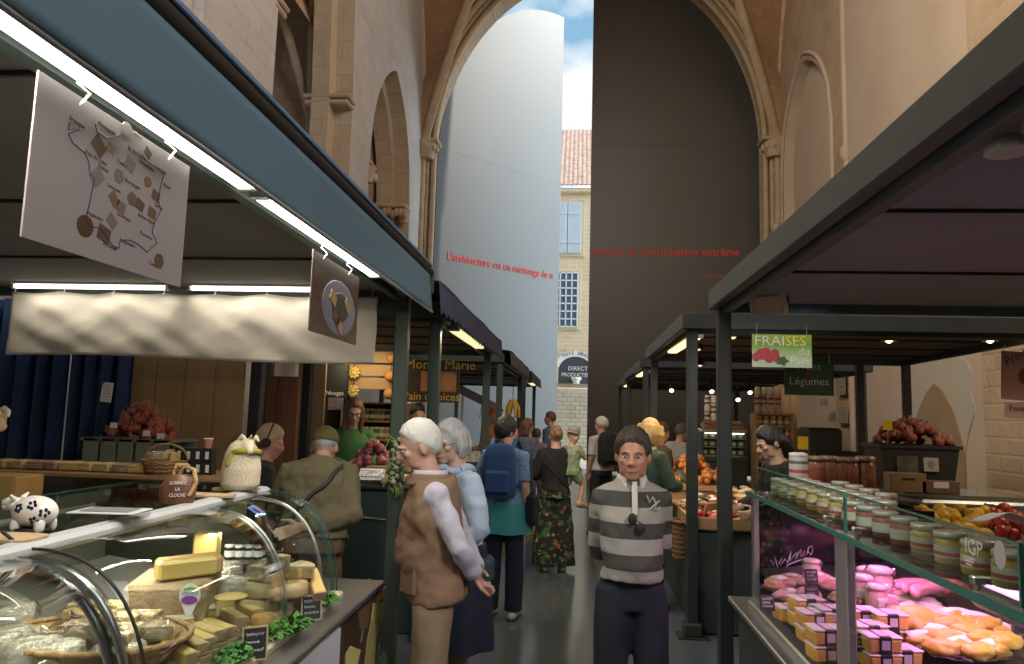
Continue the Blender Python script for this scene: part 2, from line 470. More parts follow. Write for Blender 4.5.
mb = MB(); mb.box((XR - .05, 7.2, 9.3), (.3, 6.4, 18.6)); struct('wall_pier', mb, M_RUBBLE)
# flaking plaster low on the wall behind the stall: grey skim, blocked pointed doorway
mb = MB()
def slab(pts, x, th):
    n = len(pts)
    c0 = [(x, p[0], p[1]) for p in pts]; c1 = [(x - th, p[0], p[1]) for p in pts]
    mb.add(c0, [list(range(n))], False); mb.add(c1, [list(range(n))[::-1]], False)
    mb.add(c0 + c1, [(i, (i + 1) % n, n + (i + 1) % n, n + i) for i in range(n)], False)
pp = []
for k in range(40):
    a = 2 * pi * k / 40; r = 1 + .22 * noise.noise(V((cos(a) * 1.7, sin(a) * 1.7, 3)))
    pp.append((12.0 + 1.15 * r * cos(a), 2.0 + .95 * r * sin(a)))
slab(pp, XR - .07, .02)
struct('trim_6', mb, M_PATCH)
mb = MB()
slab([(11.15, 0), (12.75, 0), (12.75, 1.45), (12.5, 1.9), (12.2, 2.2), (11.95, 2.33), (11.7, 2.22), (11.4, 1.9), (11.15, 1.4)], XR - .08, .03)
struct('trim_7', mb, M_OCHRE)

# --- end wall with the great arch
AX0, AX1, ASZ, ARISE = -4.45, 5.45, 9.70, 6.05
def amid(): return (AX0 + AX1) / 2
mb = MB(); n = 40
for y in (YE, YE + .9):
    mb.add([(-9, y, 0), (AX0, y, 0), (AX0, y, 18.6), (-9, y, 18.6)], [(0, 1, 2, 3)])
    mb.add([(AX1, y, 0), (9, y, 0), (9, y, 18.6), (AX1, y, 18.6)], [(0, 1, 2, 3)])
for i in range(n):
    t0, t1 = i / n, (i + 1) / n
    a, b = AX0 + (AX1 - AX0) * (1 - cos(pi * t0)) / 2, AX0 + (AX1 - AX0) * (1 - cos(pi * t1)) / 2
    za = ASZ + ARISE * sqrt(max(0, 1 - ((a - amid()) / (AX1 - AX0) * 2) ** 2)); zb = ASZ + ARISE * sqrt(max(0, 1 - ((b - amid()) / (AX1 - AX0) * 2) ** 2))
    for y in (YE, YE + .9): mb.add([(a, y, za), (b, y, zb), (b, y, 18.6), (a, y, 18.6)], [(0, 1, 2, 3)])
    mb.add([(a, YE, za), (b, YE, zb), (b, YE + .9, zb), (a, YE + .9, za)], [(0, 3, 2, 1)])
for x in (AX0, AX1): mb.add([(x, YE, 0), (x, YE + .9, 0), (x, YE + .9, ASZ), (x, YE, ASZ)], [(0, 1, 2, 3)])
struct('wall_end', mb, M_LIMEX)
mb = MB()      # moulded orders and jamb shafts
for off, r, dy in ((.0, .085, -.02), (.17, .06, -.1), (.30, .1, -.2), (.46, .06, -.3), (.58, .085, -.42)):
    hw = (AX1 - AX0) / 2 + off - .02
    pts = []
    for k in range(49):
        a = pi * k / 48; pts.append((amid() - hw * cos(a), YE + dy, ASZ + (ARISE + off) * sin(a)))
    mb.tube(pts, r, 8)
    for sg in (-1, 1): mb.cyl((amid() + sg * hw, YE + dy, 0), (amid() + sg * hw, YE + dy, ASZ), r, 10)
struct('trim_8', mb, M_CARVED)
mb = MB()
for sg in (-1, 1):
    x = amid() + sg * ((AX1 - AX0) / 2 + .22)
    mb.tube([(x, YE - .2, ASZ - .45), (x, YE - .2, ASZ - .1), (x, YE - .2, ASZ)], [(.26, .26), (.4, .36), (.42, .38)], 12)
    mb.box((x, YE - .2, ASZ + .05), (.9, .7, .12), bev=.03)
    for k in range(10):
        a = 2 * pi * k / 10; mb.ell((x + .34 * cos(a), YE - .2 + .3 * sin(a), ASZ - .14), (.09, .09, .12), nu=7, nv=5)
mb.tube([(5.62, YE - .35, 7.0), (5.62, YE - .35, 7.14), (5.62, YE - .35, 7.25)], [.12, .19, .12], 10)
struct('trim_9', mb, M_CARVED)
# vault: webs between the end arch and diagonal ribs, rib tubes, high ceiling
mb = MB(); ribs = MB()
apex = V((.5, 15.2, 17.3)); n = 18
for sg, cx in ((-1, XL), (1, XR)):
    s0 = V((cx, YE - .25, ASZ))
    D = [s0 + V(((apex.x - s0.x) * t, (apex.y - s0.y) * t, (apex.z - s0.z) * sin(t * pi / 2) ** .9)) for t in [k / n for k in range(n + 1)]]
    E = []
    for k in range(n + 1):
        t = k / n * pi / 2; E.append(V((amid() + sg * ((AX1 - AX0) / 2 + .6) * cos(t), YE - .45, ASZ + (ARISE + .6) * sin(t))))
    W = [V((cx, YE - .25 - (YE - 10) * .5 * (1 - cos(k / n * pi / 2)) * 1.0, ASZ + 7.2 * sin(k / n * pi / 2))) for k in range(n + 1)]
    mb.loft([E, [(E[k] + D[k]) / 2 + V((0, 0, .25 * sin(pi * k / n))) for k in range(n + 1)], D], False, True, closed=False)
    mb.loft([W, [(W[k] + D[k]) / 2 + V((0, 0, .25 * sin(pi * k / n))) for k in range(n + 1)], D], False, True, closed=False)
    ribs.tube(D, .13, 8); ribs.tube([p + V((-.12 * sg, -.05, .12)) for p in D], .08, 8); ribs.tube(W, .09, 8)
struct('ceiling_vault', mb, M_VAULT); struct('trim_10', ribs, M_CARVED)
mb = MB(); mb.box((.5, 4.6, 18.8), (20, 35, .4)); struct('ceiling', mb, M_VAULT)
mb = MB(); mb.box((.5, -12.2, 9.3), (20, .4, 18.6)); mb.box((-9.3, 4.6, 9.3), (.2, 34, 18.6)); struct('wall_back', mb, M_LIMEX)

# --- the two tall door leaves
M_STEEL = mat('door_sheet_steel', (.150, .152, .148), .46, 1.0, noise=(.35, (.142, .144, .14), 0), bump=(1.1, .04))
M_RED = mat('red_lettering', (.95, .07, .055), .7)
LW = 4.95
def leaf_poly():
    pts = [(0, .06), (LW, .06)]
    for k in range(25):
        a = pi / 2 * k / 24; pts.append((LW - LW * sin(a), ASZ + ARISE * cos(a)))
    return pts
def leaf(name, hinge, ang, mirror):
    o = bpy.data.objects.new(name, None); COL.objects.link(o); o['kind'] = 'structure'
    return o
mb = MB()
pts = leaf_poly()
ha = radians(44)
Ml = Mx.Translation(V((AX0 + .02, YE + .55, 0))) @ Mx.Rotation(ha, 4, 'Z') @ FRONT
top = 16.25
pl = [(0, .06), (5.25, .06)] + [(5.25 - 5.25 * sin(pi / 2 * k / 30), 9.5 + (top - 9.5) * cos(pi / 2 * k / 30)) for k in range(31)]
mb.M = Ml; mb.prism(pl, .12, z0=-.12)
d1 = struct('door_1', mb, M_STEEL)
mb = MB(); mb.M = Ml
for z in (3.3, 9.9): mb.box((2.62, z, .001), (5.2, .008, .003))
mb.build('panel_joint', mat('door_joint', (.143, .145, .14), .4, 1.), d1)
text('lettering', "L'architecture est un métissage de n", .37, M_RED, d1, Ml @ Mx.Translation(V((.48, 6.40, .012))), .004, sx=.83)
mb = MB()
pr = [(0, .06), (5.02, .06)] + [(5.02 * cos(pi / 2 * k / 30), ASZ + 6.1 * sin(pi / 2 * k / 30)) for k in range(31)]
Mr = Mx.Translation(V((.36, YE + .5, 0))) @ FRONT
mb.M = Mr; mb.prism(pr, .12, z0=-.12)
d2 = struct('door_2', mb, M_STEEL)
mb = MB(); mb.M = Mr
for z in (3.3, 6.6, 9.9): mb.box((2.5, z, .004), (5.0, .012, .006))
mb.build('panel_joint', mat('door_joint', (.143, .145, .14), .4, 1.), d2)
text('lettering', "ostalgie et d'anticipation extrême", .33, M_RED, d2, Mr @ Mx.Translation(V((.03, 6.50, .012))), .004, sx=.99)
text('lettering', "Jean Nouvel", .13, M_RED, d2, Mr @ Mx.Translation(V((3.45, 5.84, .012))), .004)

# --- the street outside
mb = MB(); mb.box((0, 60, -.12), (140, 77, .2)); struct('ground', mb, brick_mat('street_paving', (.52, .47, .40), (.46, .42, .36), (.35, .32, .28), 1, .5, .3, 'XY'))
M_FAC = brick_mat('facade_rubble', (.78, .60, .38), (.64, .48, .29), (.80, .66, .48), 1.0, .42, .2, 'XZ', msize=.025, blotch=(.76, .62, .42))
BY = 34.0
bld = thing('stone_house', 'honey-coloured stone house with a brown tiled roof seen through the gap between the tall doors', 'house', (0, BY, 0))
z_e = P(575, 189, BY).z; z_r = P(575, 130, BY + 5).z
def bl(px, py): q = P(px, py, BY); return q.x, q.z
mb = MB(); mb.box((2, .3, z_e / 2), (16, .6, z_e)); mb.box((2, -.1, z_e - .12), (16, .25, .22), bev=.05); mb.build('facade', M_FAC, bld)
mb = MB()
def tile(u, v):
    return (-6.4 + 16.8 * u, -.35 + 5.6 * v, z_e + .02 + (z_r - z_e) * v + .05 * abs(sin(u * 16.8 * 14)) + .05 * (1 - (v * 22) % 1))
mb.sheet(tile, 560, 66, .04)
mb.build('roof', mat('roof_tile', (.36, .20, .14), .9, noise=(5, (.52, .38, .29), .4)), bld)
M_STON = mat('dressed_stone', (.72, .60, .42), .9, noise=(4, (.6, .48, .3), .2))
M_SHUT = mat('white_shutter_paint', (.62, .68, .74), .7, noise=(9, (.5, .56, .63), .3), stretch=(12, 1, 1))
x0, zt = bl(554, 203); x1, zb = bl(581, 254)
mb = MB(); mb.box(((x0 + x1) / 2, -.02, (zt + zb) / 2), (x1 - x0 + .3, .1, zt - zb + .3), bev=.02)
w1 = mb.build('window_surround', M_STON, bld)
mb = MB(); w = (x1 - x0) / 2 - .03
for k in (0, 1):
    mb.box((x0 + .015 + w * (k + .5) + k * .03, -.1, (zt + zb) / 2), (w, .06, zt - zb), bev=.01)
    for j in range(5): mb.box((x0 + .015 + w * (k + .1 + .2 * j) + k * .03, -.135, (zt + zb) / 2), (w * .17, .02, zt - zb - .1), bev=.004)
    for zz in (.22, .78): mb.box((x0 + w * (k + .5) + k * .03, -.15, zb + (zt - zb) * zz), (w * .96, .03, .12), bev=.005)
mb.build('shutter', M_SHUT, w1)
x0, zt = bl(549, 273); x1, zb = bl(577, 327)
mb = MB(); mb.box(((x0 + x1) / 2, -.02, (zt + zb) / 2), (x1 - x0 + .34, .1, zt - zb + .34), bev=.02)
w2 = mb.build('window_surround', M_STON, bld)
mb = MB(); mb.box(((x0 + x1) / 2, -.08, (zt + zb) / 2), (x1 - x0, .02, zt - zb)); mb.build('pane', mat('dark_window_glass', (.10, .15, .22), .12, spec=.8), w2)
mb = MB()
for k in range(6): mb.box((x0 + (x1 - x0) * k / 5, -.11, (zt + zb) / 2), (.06, .05, zt - zb + .06))
for k in range(8): mb.box(((x0 + x1) / 2, -.11, zb + (zt - zb) * k / 7), (x1 - x0, .05, .06))
mb.build('glazing_bars', mat('white_paint', (.8, .82, .82), .5), w2)
# arched shop front with its lettering
sx, sz = bl(575, 384); s = F / BY
ash = thing('arched_shop_sign', 'dark arched shop board lettered direct producteur under a white curved fascia', 'shop sign', (sx, BY - .28, sz))
aw = .78
mb = MB(); mb.M = FRONT
mb.prism([(-aw, 0), (aw, 0), (aw, .7)] + [(aw * cos(a), .7 + .62 * sin(a)) for a in [pi * k / 16 for k in range(1, 16)]] + [(-aw, .7)], .06)
mb.build('board', mat('charcoal_board', (.06, .065, .075), .6), ash)
mb = MB(); mb.M = FRONT
mb.prism([((aw + .22) * cos(a), .66 + .88 * sin(a)) for a in [pi * (k + .8) / 17.6 for k in range(17)]] + [((aw - .02) * cos(a), .66 + .60 * sin(a)) for a in [pi * (k + .8) / 17.6 for k in range(17)]][::-1], .08, z0=.02)
mb.build('fascia', mat('white_sign_paint', (.85, .84, .8), .6), ash)
M_WL = mat('white_lettering', (.85, .85, .83), .6); M_DL = mat('dark_lettering', (.05, .05, .12), .6)
text('lettering', 'DIRECT', .27, M_WL, ash, wall_M((.12, -.075, .62), 0), .004, 'CENTER'); text('lettering', 'PRODUCTEUR', .25, M_WL, ash, wall_M((.1, -.075, .33), 0), .004, 'CENTER', .9)
for k, ch in enumerate('FOIE GRAS'):
    a = pi * (.70 - .052 * k); 
    text('lettering', ch, .21, M_DL, ash, wall_M(((aw + .09) * cos(a), -.115, .66 + .70 * sin(a)), 0) @ Mx.Rotation((a - pi / 2) * .8, 4, 'Z'), .004, 'CENTER')
mb = MB(); mb.M = T((.05, -.12, -.02)); mb.lathe([(.12, 0), (.17, .05), (.13, .1), (.22, .2), (.25, .3), (.2, .31)], 14); mb.build('painted_pot', mat('cream_pot', (.8, .8, .7), .6), ash)
for sg in (-1, 1):
    mb = MB(); mb.box((sg * (aw + .1), -.03, .4), (.16, .16, .8), bev=.02); mb.build('pilaster', M_STON, ash)
# low rubble wall in front of it
yw = 30.5; zt = P(572, 388, yw).z
mb = MB(); mb.box((1.0, yw, zt / 2), (9, .5, zt), bev=.04)
tag(mb.build('rubble_garden_wall', brick_mat('pale_rubble', (.66, .58, .44), (.54, .46, .33), (.42, .36, .27), 1, .36, .17, 'XZ', msize=.03, blotch=(.7, .64, .5))), 'low pale rubble stone wall in front of the honey-coloured house', 'wall')

# --- sky and sun
w = bpy.data.worlds.new('sky'); SC.world = w; w.use_nodes = True
N = w.node_tree.nodes; L = w.node_tree.links; bg = N['Background']
tc = N.new('ShaderNodeTexCoord'); nz = N.new('ShaderNodeTexNoise'); nz.inputs['Scale'].default_value = 3.4; nz.inputs['Detail'].default_value = 7; nz.inputs['Roughness'].default_value = .55
mp = N.new('ShaderNodeMapping'); mp.inputs['Scale'].default_value = (1, 1, 1.7); mp.inputs['Location'].default_value = (1.15, .4, .52)
L.new(tc.outputs['Generated'], mp.inputs[0]); L.new(mp.outputs[0], nz.inputs['Vector'])
r = N.new('ShaderNodeValToRGB'); r.color_ramp.elements[0].position = .42; r.color_ramp.elements[0].color = (.25, .47, .68, 1)
r.color_ramp.elements[1].position = .56; r.color_ramp.elements[1].color = (.92, .95, .97, 1)
L.new(nz.outputs['Fac'], r.inputs['Fac']); L.new(r.outputs['Color'], bg.inputs['Color'])
# sky brightening added around the sun, to show in the pale door
SUND = V((.85, -.05, .62)).normalized()
dt = N.new('ShaderNodeVectorMath'); dt.operation = 'DOT_PRODUCT'; dt.inputs[1].default_value = SUND
nm_ = N.new('ShaderNodeVectorMath'); nm_.operation = 'NORMALIZE'; L.new(tc.outputs['Generated'], nm_.inputs[0]); L.new(nm_.outputs[0], dt.inputs[0])
mr = N.new('ShaderNodeMapRange'); mr.interpolation_type = 'SMOOTHSTEP'; mr.inputs['From Min'].default_value = .3; mr.inputs['From Max'].default_value = .85
mr.inputs['To Min'].default_value = 1.12; mr.inputs['To Max'].default_value = 5.2
L.new(dt.outputs['Value'], mr.inputs['Value']); L.new(mr.outputs[0], bg.inputs['Strength'])
sun = bpy.data.lights.new('sun', 'SUN'); sun.energy = 1.9; sun.angle = .01; sun.color = (1, .95, .86)
so = bpy.data.objects.new('sun', sun); COL.objects.link(so)
so.rotation_euler = V((-.85, -.02, -.62)).to_track_quat('-Z', 'Y').to_euler()

# --- unseen area lights added to stand in for the nave's daylight
cool = (.86, .93, 1.0)
area('daylight_fill_south', (5.4, -1.5, 9.5), 7, 760, cool, (-1, .35, -.2), 6, radians(115))
area('daylight_fill_bay', (5.4, 9.5, 12.5), 4, 320, (1, .95, .9), (-1, .3, -.1), 4, radians(120))
area('daylight_fill_north', (-4.4, 2.0, 12), 6, 1500, (1, .86, .70), (1, .5, -.25), 6, radians(115))

# --- camera
cd = bpy.data.cameras.new('camera'); cam = bpy.data.objects.new('camera', cd); COL.objects.link(cam)
cd.sensor_width = 36; cd.lens = 36 * F / 1024; cd.clip_start = .02; cd.clip_end = 500
cam.matrix_world = Mx.Translation(CAM) @ RW.to_4x4()
SC.camera = cam
vs = SC.view_settings; SC.display_settings.display_device = 'sRGB'
vs.view_transform = 'Standard'; vs.look = 'None'; vs.exposure = 0; vs.gamma = 1; vs.use_curve_mapping = False
SC.cycles.use_denoising = True; SC.cycles.max_bounces = 7; SC.cycles.transparent_max_bounces = 24; SC.cycles.caustics_reflective = False; SC.cycles.caustics_refractive = False
SC.cycles.sample_clamp_indirect = 4
# ------------------------------------------------------------------ the market stalls
M_DKM = mat('stall_dark_steel', (.030, .038, .040), .45, spec=.5, noise=(6, (.04, .05, .05), .2))
M_GRN = mat('stall_green_steel', (.045, .065, .055), .45, spec=.5, noise=(6, (.055, .075, .065), .2))
M_BLUELIT = mat('stall_steel_blue_lit', (.055, .12, .155), .45, noise=(6, (.045, .075, .085), .2))  # dark stall steel with its blue highlight put into the colour
M_FASC = mat('stall_grey_fascia', (.11, .12, .115), .5, noise=(3, (.09, .10, .095), .2))
M_CEIL = mat('stall_roof_felt', (.24, .28, .30), .8, noise=(2.5, (.30, .34, .36), .1), bump=(40, .2))
M_CEILD = mat('stall_roof_dark', (.07, .06, .05), .85, noise=(2.5, (.09, .08, .07), .1))
M_CEILB = mat('stall_roof_beige', (.20, .18, .14), .8, noise=(2, (.17, .15, .12), .1))
M_BLUE = mat('awning_slate_canvas', (.105, .195, .25), .8, noise=(1.5, (.095, .175, .23), .1), bump=(3, .15))
M_NAVY = mat('awning_navy_canvas', (.045, .06, .12), .85, noise=(3, (.06, .075, .14), .1), bump=(8, .2))
M_GREYA = mat('awning_grey_canvas', (.10, .105, .12), .85, noise=(3, (.13, .13, .15), .1), bump=(8, .2))
M_BLK = mat('matte_black', (.012, .012, .013), .6)
M_CHR = mat('brushed_steel', (.62, .62, .62), .28, 1.0)
M_WOOD = mat('plain_wood', (.42, .27, .14), .7, noise=(3, (.33, .20, .10), .2), stretch=(1, 1, 9))
M_TUBE = mat('lit_tube', (1, 1, 1), .5, emit=((1, .96, .86), 9))
M_TUB2 = mat('lit_thin_tube', (1, 1, 1), .5, emit=((1, .95, .84), 3))
M_AMB = mat('lit_amber_bar', (1, .8, .5), .5, emit=((1, .72, .32), 2.2))
M_CRM = mat('lit_cream_bar', (1, .9, .6), .5, emit=((1, .85, .45), 1.1))
ZC = 2.54

def post(mb, x, y, z0, z1, w=.085): mb.box((x, y, (z0 + z1) / 2), (w, w, z1 - z0), bev=.008)
def stall(name, label, c, posts, m, fascia_m, roof_m, base=True):
    """c: four canopy corners near-aisle, far-aisle, far-back, near-back (xy); posts list of xy"""
    ox, oy = c[0]
    t = thing(name, label, 'market stall', (ox, oy, 0), 0, 'steel framed market stalls')
    L_ = [V((x - ox, y - oy, 0)) for x, y in c]
    for x, y in posts:
        mb = MB(); post(mb, x - ox, y - oy, 0, ZC - .12)
        if base: mb.box((x - ox, y - oy, .06), (.14, .14, .1), bev=.01); mb.box((x - ox, y - oy, .006), (.24, .2, .012))
        mb.build('post', m, t)
    for k in range(4):
        a, b = L_[k], L_[(k + 1) % 4]; d = b - a; ang = math.atan2(d.y, d.x)
        mb = MB(); mid = (a + b) / 2
        mb.box((mid.x, mid.y, ZC - .065), (d.length + .05, .06, .13), rz=ang, bev=.006)
        nrm = V((-d.y, d.x, 0)).normalized(); q = mid + nrm * (.07 if True else 0)
        mb.box((q.x, q.y, ZC - .125), (d.length - .1, .05, .07), rz=ang, bev=.004)
        mb.build('beam', fascia_m if k == 0 else m if k != 3 else M_BLUELIT if fascia_m is M_FASC else m, t)
    mb = MB()
    ctr = sum(L_, V()) / 4
    pl = [p + (ctr - p) * .03 for p in L_]
    a, b = [(p.x, p.y, ZC - .10) for p in pl], [(p.x, p.y, ZC - .03) for p in pl]
    mb.add(a + b, [(0, 1, 2, 3), (7, 6, 5, 4), (0, 4, 5, 1), (1, 5, 6, 2), (2, 6, 7, 3), (3, 7, 4, 0)])
    rf = mb.build('roof', roof_m, t)
    mb = MB()
    for k in (1, 2, 3):
        p = pl[0] + (pl[1] - pl[0]) * k / 4; q = pl[3] + (pl[2] - pl[3]) * k / 4; d = q - p
        mb.box(((p.x + q.x) / 2, (p.y + q.y) / 2, ZC - .106), (d.length, .012, .014), rz=math.atan2(d.y, d.x))
    mb.build('roof_seam', M_BLK, rf)
    return t
# right row (near corner x, y ...), each counter-clockwise seen from above starting at the aisle
R1 = stall('market_stall', 'dark steel stall canopy over the pink-lit meat case, nearest of its row', [(.90, 4.8), (.90, .3), (4.2, .3), (4.2, 4.8)][::1], [(.955, 4.76), (4.1, 4.76)], M_DKM, M_FASC, M_CEIL)
R2 = stall('market_stall', 'dark steel stall with the strawberry sign hanging from its front beam', [(.90, 9.1), (.88, 5.9), (3.75, 5.9), (4.0, 9.1)], [(.94, 5.95), (.97, 9.05), (3.42, 9.05), (3.96, 9.05)], M_DKM, M_FASC, M_CEILD)
R3 = stall('market_stall', 'dark steel stall behind the strawberry stall, third along the dark door side', [(1.0, 14.5), (.97, 10.7), (4.2, 10.7), (4.2, 14.5)], [(1.03, 10.75), (1.06, 14.45), (4.1, 10.75), (4.1, 14.45)], M_DKM, M_FASC, M_CEILD)
R4 = stall('market_stall', 'dark steel stall standing right before the dark door, last of its row', [(1.10, 19.0), (1.07, 15.5), (4.2, 15.5), (4.2, 19.0)], [(1.13, 15.55), (1.16, 18.95), (4.1, 15.55), (4.1, 18.95)], M_DKM, M_FASC, M_CEILD)
# left row
L1 = stall('market_stall', 'cheese stall with a wide slate blue awning valance', [(-1.05, .4), (-1.05, 4.5), (-4.0, 4.5), (-4.0, .4)], [(-1.10, 4.46), (-3.95, 4.46)], M_GRN, M_GRN, M_CEILB)
L2 = stall('market_stall', 'bread and preserves stall under a navy scalloped awning', [(-1.05, 5.45), (-1.05, 8.85), (-3.9, 8.85), (-3.9, 5.45)], [(-1.09, 5.5), (-1.09, 8.8), (-3.85, 5.5), (-3.85, 8.8)], M_GRN, M_GRN, M_CEILB)
L3 = stall('market_stall', 'stall with a grey scalloped awning beyond the navy one', [(-1.05, 10.3), (-1.05, 14.2), (-3.9, 14.2), (-3.9, 10.3)], [(-1.09, 10.35), (-1.09, 14.15), (-3.85, 14.15)], M_GRN, M_GRN, M_CEILB)
L4 = stall('market_stall', 'last stall of the awning row, before the pale door', [(-1.05, 15.2), (-1.05, 19.2), (-3.9, 19.2), (-3.9, 15.2)], [(-1.09, 15.25), (-1.09, 19.15), (-3.85, 19.15)], M_GRN, M_GRN, M_CEILB)

# awnings
def valance(par, y0, y1, x, zt, zb, m, scallop=0., mk='valance'):
    ox, oy = par.location.x, par.location.y
    mb = MB(); n = 120 if scallop else 60
    def fn(u, v):
        y = y0 + (y1 - y0) * u; b = zb
        if scallop: b = zb + scallop * abs(sin(u * (y1 - y0) / .17 * pi))
        return (x - ox + .012 * sin(u * 9) * v + .02 * v, y - oy, zt + (b - zt) * v)
    mb.sheet(fn, n, 8, .005); o = mb.build(mk, m, par)
    return o
def awn_hem(par, y0, y1, x, z, m):
    mb = MB(); mb.tube([(x - par.location.x + .024, y0 - par.location.y, z), (x - par.location.x + .024, y1 - par.location.y, z)], .008, 6)
    mb.build('hem', m, par)
v = valance(L1, .5, 4.42, -.93, 2.55, 2.315, M_BLUE); 
awn_hem(L1, .5, 4.42, -.93, 2.312, mat('pale_piping', (.35, .36, .36), .7))
mb = MB(); o = L1.location
mb.tube([(-.95 - o.x, .45 - o.y, 2.575), (-.95 - o.x, 4.47 - o.y, 2.575)], .035, 12)
mb.build('roller', M_BLK, L1)
mb = MB(); mb.box((-.93 - o.x, 2.45 - o.y, 2.615), (.02, 4.0, .02), bev=.004); mb.build('edge_strip', mat('blue_strip', (.12, .25, .42), .4), L1)
mb = MB()      # awning end bracket and folding arm
mb.box((-.98 - o.x, 4.5 - o.y, 2.52), (.12, .06, .16), bev=.01); mb.tube([(-1.1 - o.x, 4.45 - o.y, 2.40), (-.98 - o.x, 3.6 - o.y, 2.42)], .02, 8); mb.tube([(-3.6 - o.x, 4.45 - o.y, 2.36), (-1.1 - o.x, 4.45 - o.y, 2.36)], .035, 10)
mb.build('bracket', M_GRN, L1)
def awn_roof(par, y0, y1, x0, x1, z0, z1, m):
    ox, oy = par.location.x, par.location.y; mb = MB()
    mb.sheet(lambda u, v: (x0 - ox + (x1 - x0) * v, y0 - oy + (y1 - y0) * u, z0 + (z1 - z0) * v + .01 * sin(u * 14)), 20, 6, .01)
    mb.build('awning', m, par)
for par, y0, y1, m in ((L2, 4.75, 8.9, M_NAVY), (L3, 10.2, 14.3, M_GREYA), (L4, 15.1, 19.2, M_GREYA)):
    valance(par, y0, y1, -.93, 2.56, 2.33, m, .035); awn_hem(par, y0, y1, -.955, 2.565, m); awn_roof(par, y0, y1, -.93, -2.4, 2.57, 2.75, m)
# light fittings along the aisle edge
def tube_light(label, a, b, m, r=.022, grp=None, power=0, col=(1, .9, .75)):
    a, b = V(a), V(b); mid = (a + b) / 2; d = b - a
    t = thing('tube_light', label, 'light', mid, math.atan2(d.y, d.x), grp)
    h = d.length / 2
    mb = MB(); mb.box((0, 0, .028), (2 * h, .06, .03), bev=.006); mb.build('housing', mat('white_housing', (.6, .6, .58), .5), t)
    mb = MB(); mb.box((0, 0, 0), (2 * h - .03, 2 * r, .03), bev=.012); mb.build('tube', m, t)
    for sg in (-1, 1):
        mb = MB(); mb.box((sg * (h - .008), 0, .005), (.02, 2 * r + .012, .045), bev=.006); mb.build('end_cap', M_CHR, t)
    if power:
        l = area('lamp_and_fill_glow', mid + V((0, 0, -.03)), d.length, power, col, (0, 0, -1), .05); l.rotation_euler = (0, 0, math.atan2(d.y, d.x))
    return t
g = 'white tube lights of the cheese stall'
tube_light('long white tube light above the cheese map poster', (-1.0, .75, 2.36), (-1.0, 2.05, 2.36), M_TUBE, .03, g, 15)
tube_light('white tube light above the picture of the cheese platter', (-1.0, 2.12, 2.36), (-1.0, 3.45, 2.36), M_TUBE, .03, g, 15)
tube_light('thin tube light along the top of the cream cloth, beside the blue drapes', (-3.6, 4.25, P(100, 287, 4.25).z), (-2.55, 4.25, P(100, 287, 4.25).z), M_TUB2, .012, g, 2.2)
tube_light('thin tube light along the top of the cream cloth, above its middle', (-2.42, 4.25, P(100, 287, 4.25).z), (-1.55, 4.25, P(100, 287, 4.25).z), M_TUB2, .012, g, 2.2)
g = 'amber light bars under the canopies'
tube_light('amber light bar under the fascia of the strawberry stall', (1.0, 6.05, 2.37), (1.0, 7.6, 2.37), M_AMB, .05, g, 20, (1, .75, .42))
tube_light('amber light bar under the third dark canopy', (1.07, 10.9, 2.37), (1.07, 12.4, 2.37), M_AMB, .05, g, 14, (1, .75, .42))
tube_light('amber light bar under the canopy nearest the dark door', (1.17, 15.7, 2.37), (1.17, 17.0, 2.37), M_AMB, .05, g, 6, (1, .7, .35))
tube_light('cream light bar under the navy scalloped awning', (-1.0, 5.75, 2.36), (-1.0, 7.4, 2.36), M_CRM, .05, g, 20, (1, .85, .6))
tube_light('cream light bar under the last grey awning', (-1.0, 15.7, 2.36), (-1.0, 17.2, 2.36), M_CRM, .05, g, 6, (1, .85, .6))

# hanging spot lamps
def bell_lamp(label, loc, s=1., lit=True, grp='bell spot lamps'):
    t = thing('spot_lamp', label, 'lamp', loc, 0, grp)
    mb = MB(); mb.lathe([(.012, .11), (.014, .075), (.03, .06), (.062, 0), (.064, -.004), (.056, -.004), (.026, .05)], 16); mb.build('lamp_shade', mat('brass_shade' if lit else 'grey_shade', (.6, .42, .12) if lit else (.12, .12, .12), .35, .7), t)
    mb = MB(); mb.ell((0, 0, .01), (.03, .03, .03)); mb.build('bulb', mat('lit_bulb' if lit else 'dim_bulb', (1, .9, .7), .4, emit=((1, .8, .5), 6 if lit else 1.2)), t)
    mb = MB(); mb.cyl((0, 0, .1), (0, 0, .2), .008, 8); mb.lathe([(.03, .19), (.035, .2), (.035, .215)], 12); mb.build('stem', M_DKM, t)
    t.scale = (s,) * 3
    return t
zl = 2.225
bell_lamp('brass bell lamp under the strawberry stall roof, above the big preserve jars', P(889, 341, 6.6), 1.0)
bell_lamp('brass bell lamp under the strawberry stall roof, by the reddish produce poster', P(990, 341, 6.5), 1.0)
bell_lamp('dim bell lamp beside the amber bar of the strawberry stall', P(698, 349, 7.4), 1., False)
bell_lamp('dim bell lamp between the two aisle posts, above the amber bar end', P(700, 365, 8.6), 1., False)
bell_lamp('dim bell lamp next to the strawberry sign', P(733, 337, 6.7), 1., False)
def small_spot(label, loc):
    t = thing('small_spot', label, 'lamp', loc, 0, 'small spots on the back rail')
    mb = MB(); mb.tube([(0, 0, .05), (0, -.02, .0), (0, -.05, -.05)], [.02, .03, .034], 10); mb.build('lamp_head', M_BLK, t)
    mb = MB(); mb.ell((0, -.055, -.058), (.026, .014, .026), rx=.7); mb.build('bulb', mat('white_spot_bulb', (1, 1, .9), .4, emit=((1, .92, .75), 5)), t)
    mb = MB(); mb.cyl((0, 0, .03), (0, 0, .12), .007, 8); mb.build('stem', M_BLK, t)
for px, py, s in ((671, 386, 'behind the aisle post'), (711, 387, 'above the wooden crates'), (749, 388, 'above the jar shelf'), (737, 395, 'brightest on the back rail, facing the aisle')):
    small_spot('small white spot ' + s, P(px, py, 9.0 if py < 395 else 8.7))
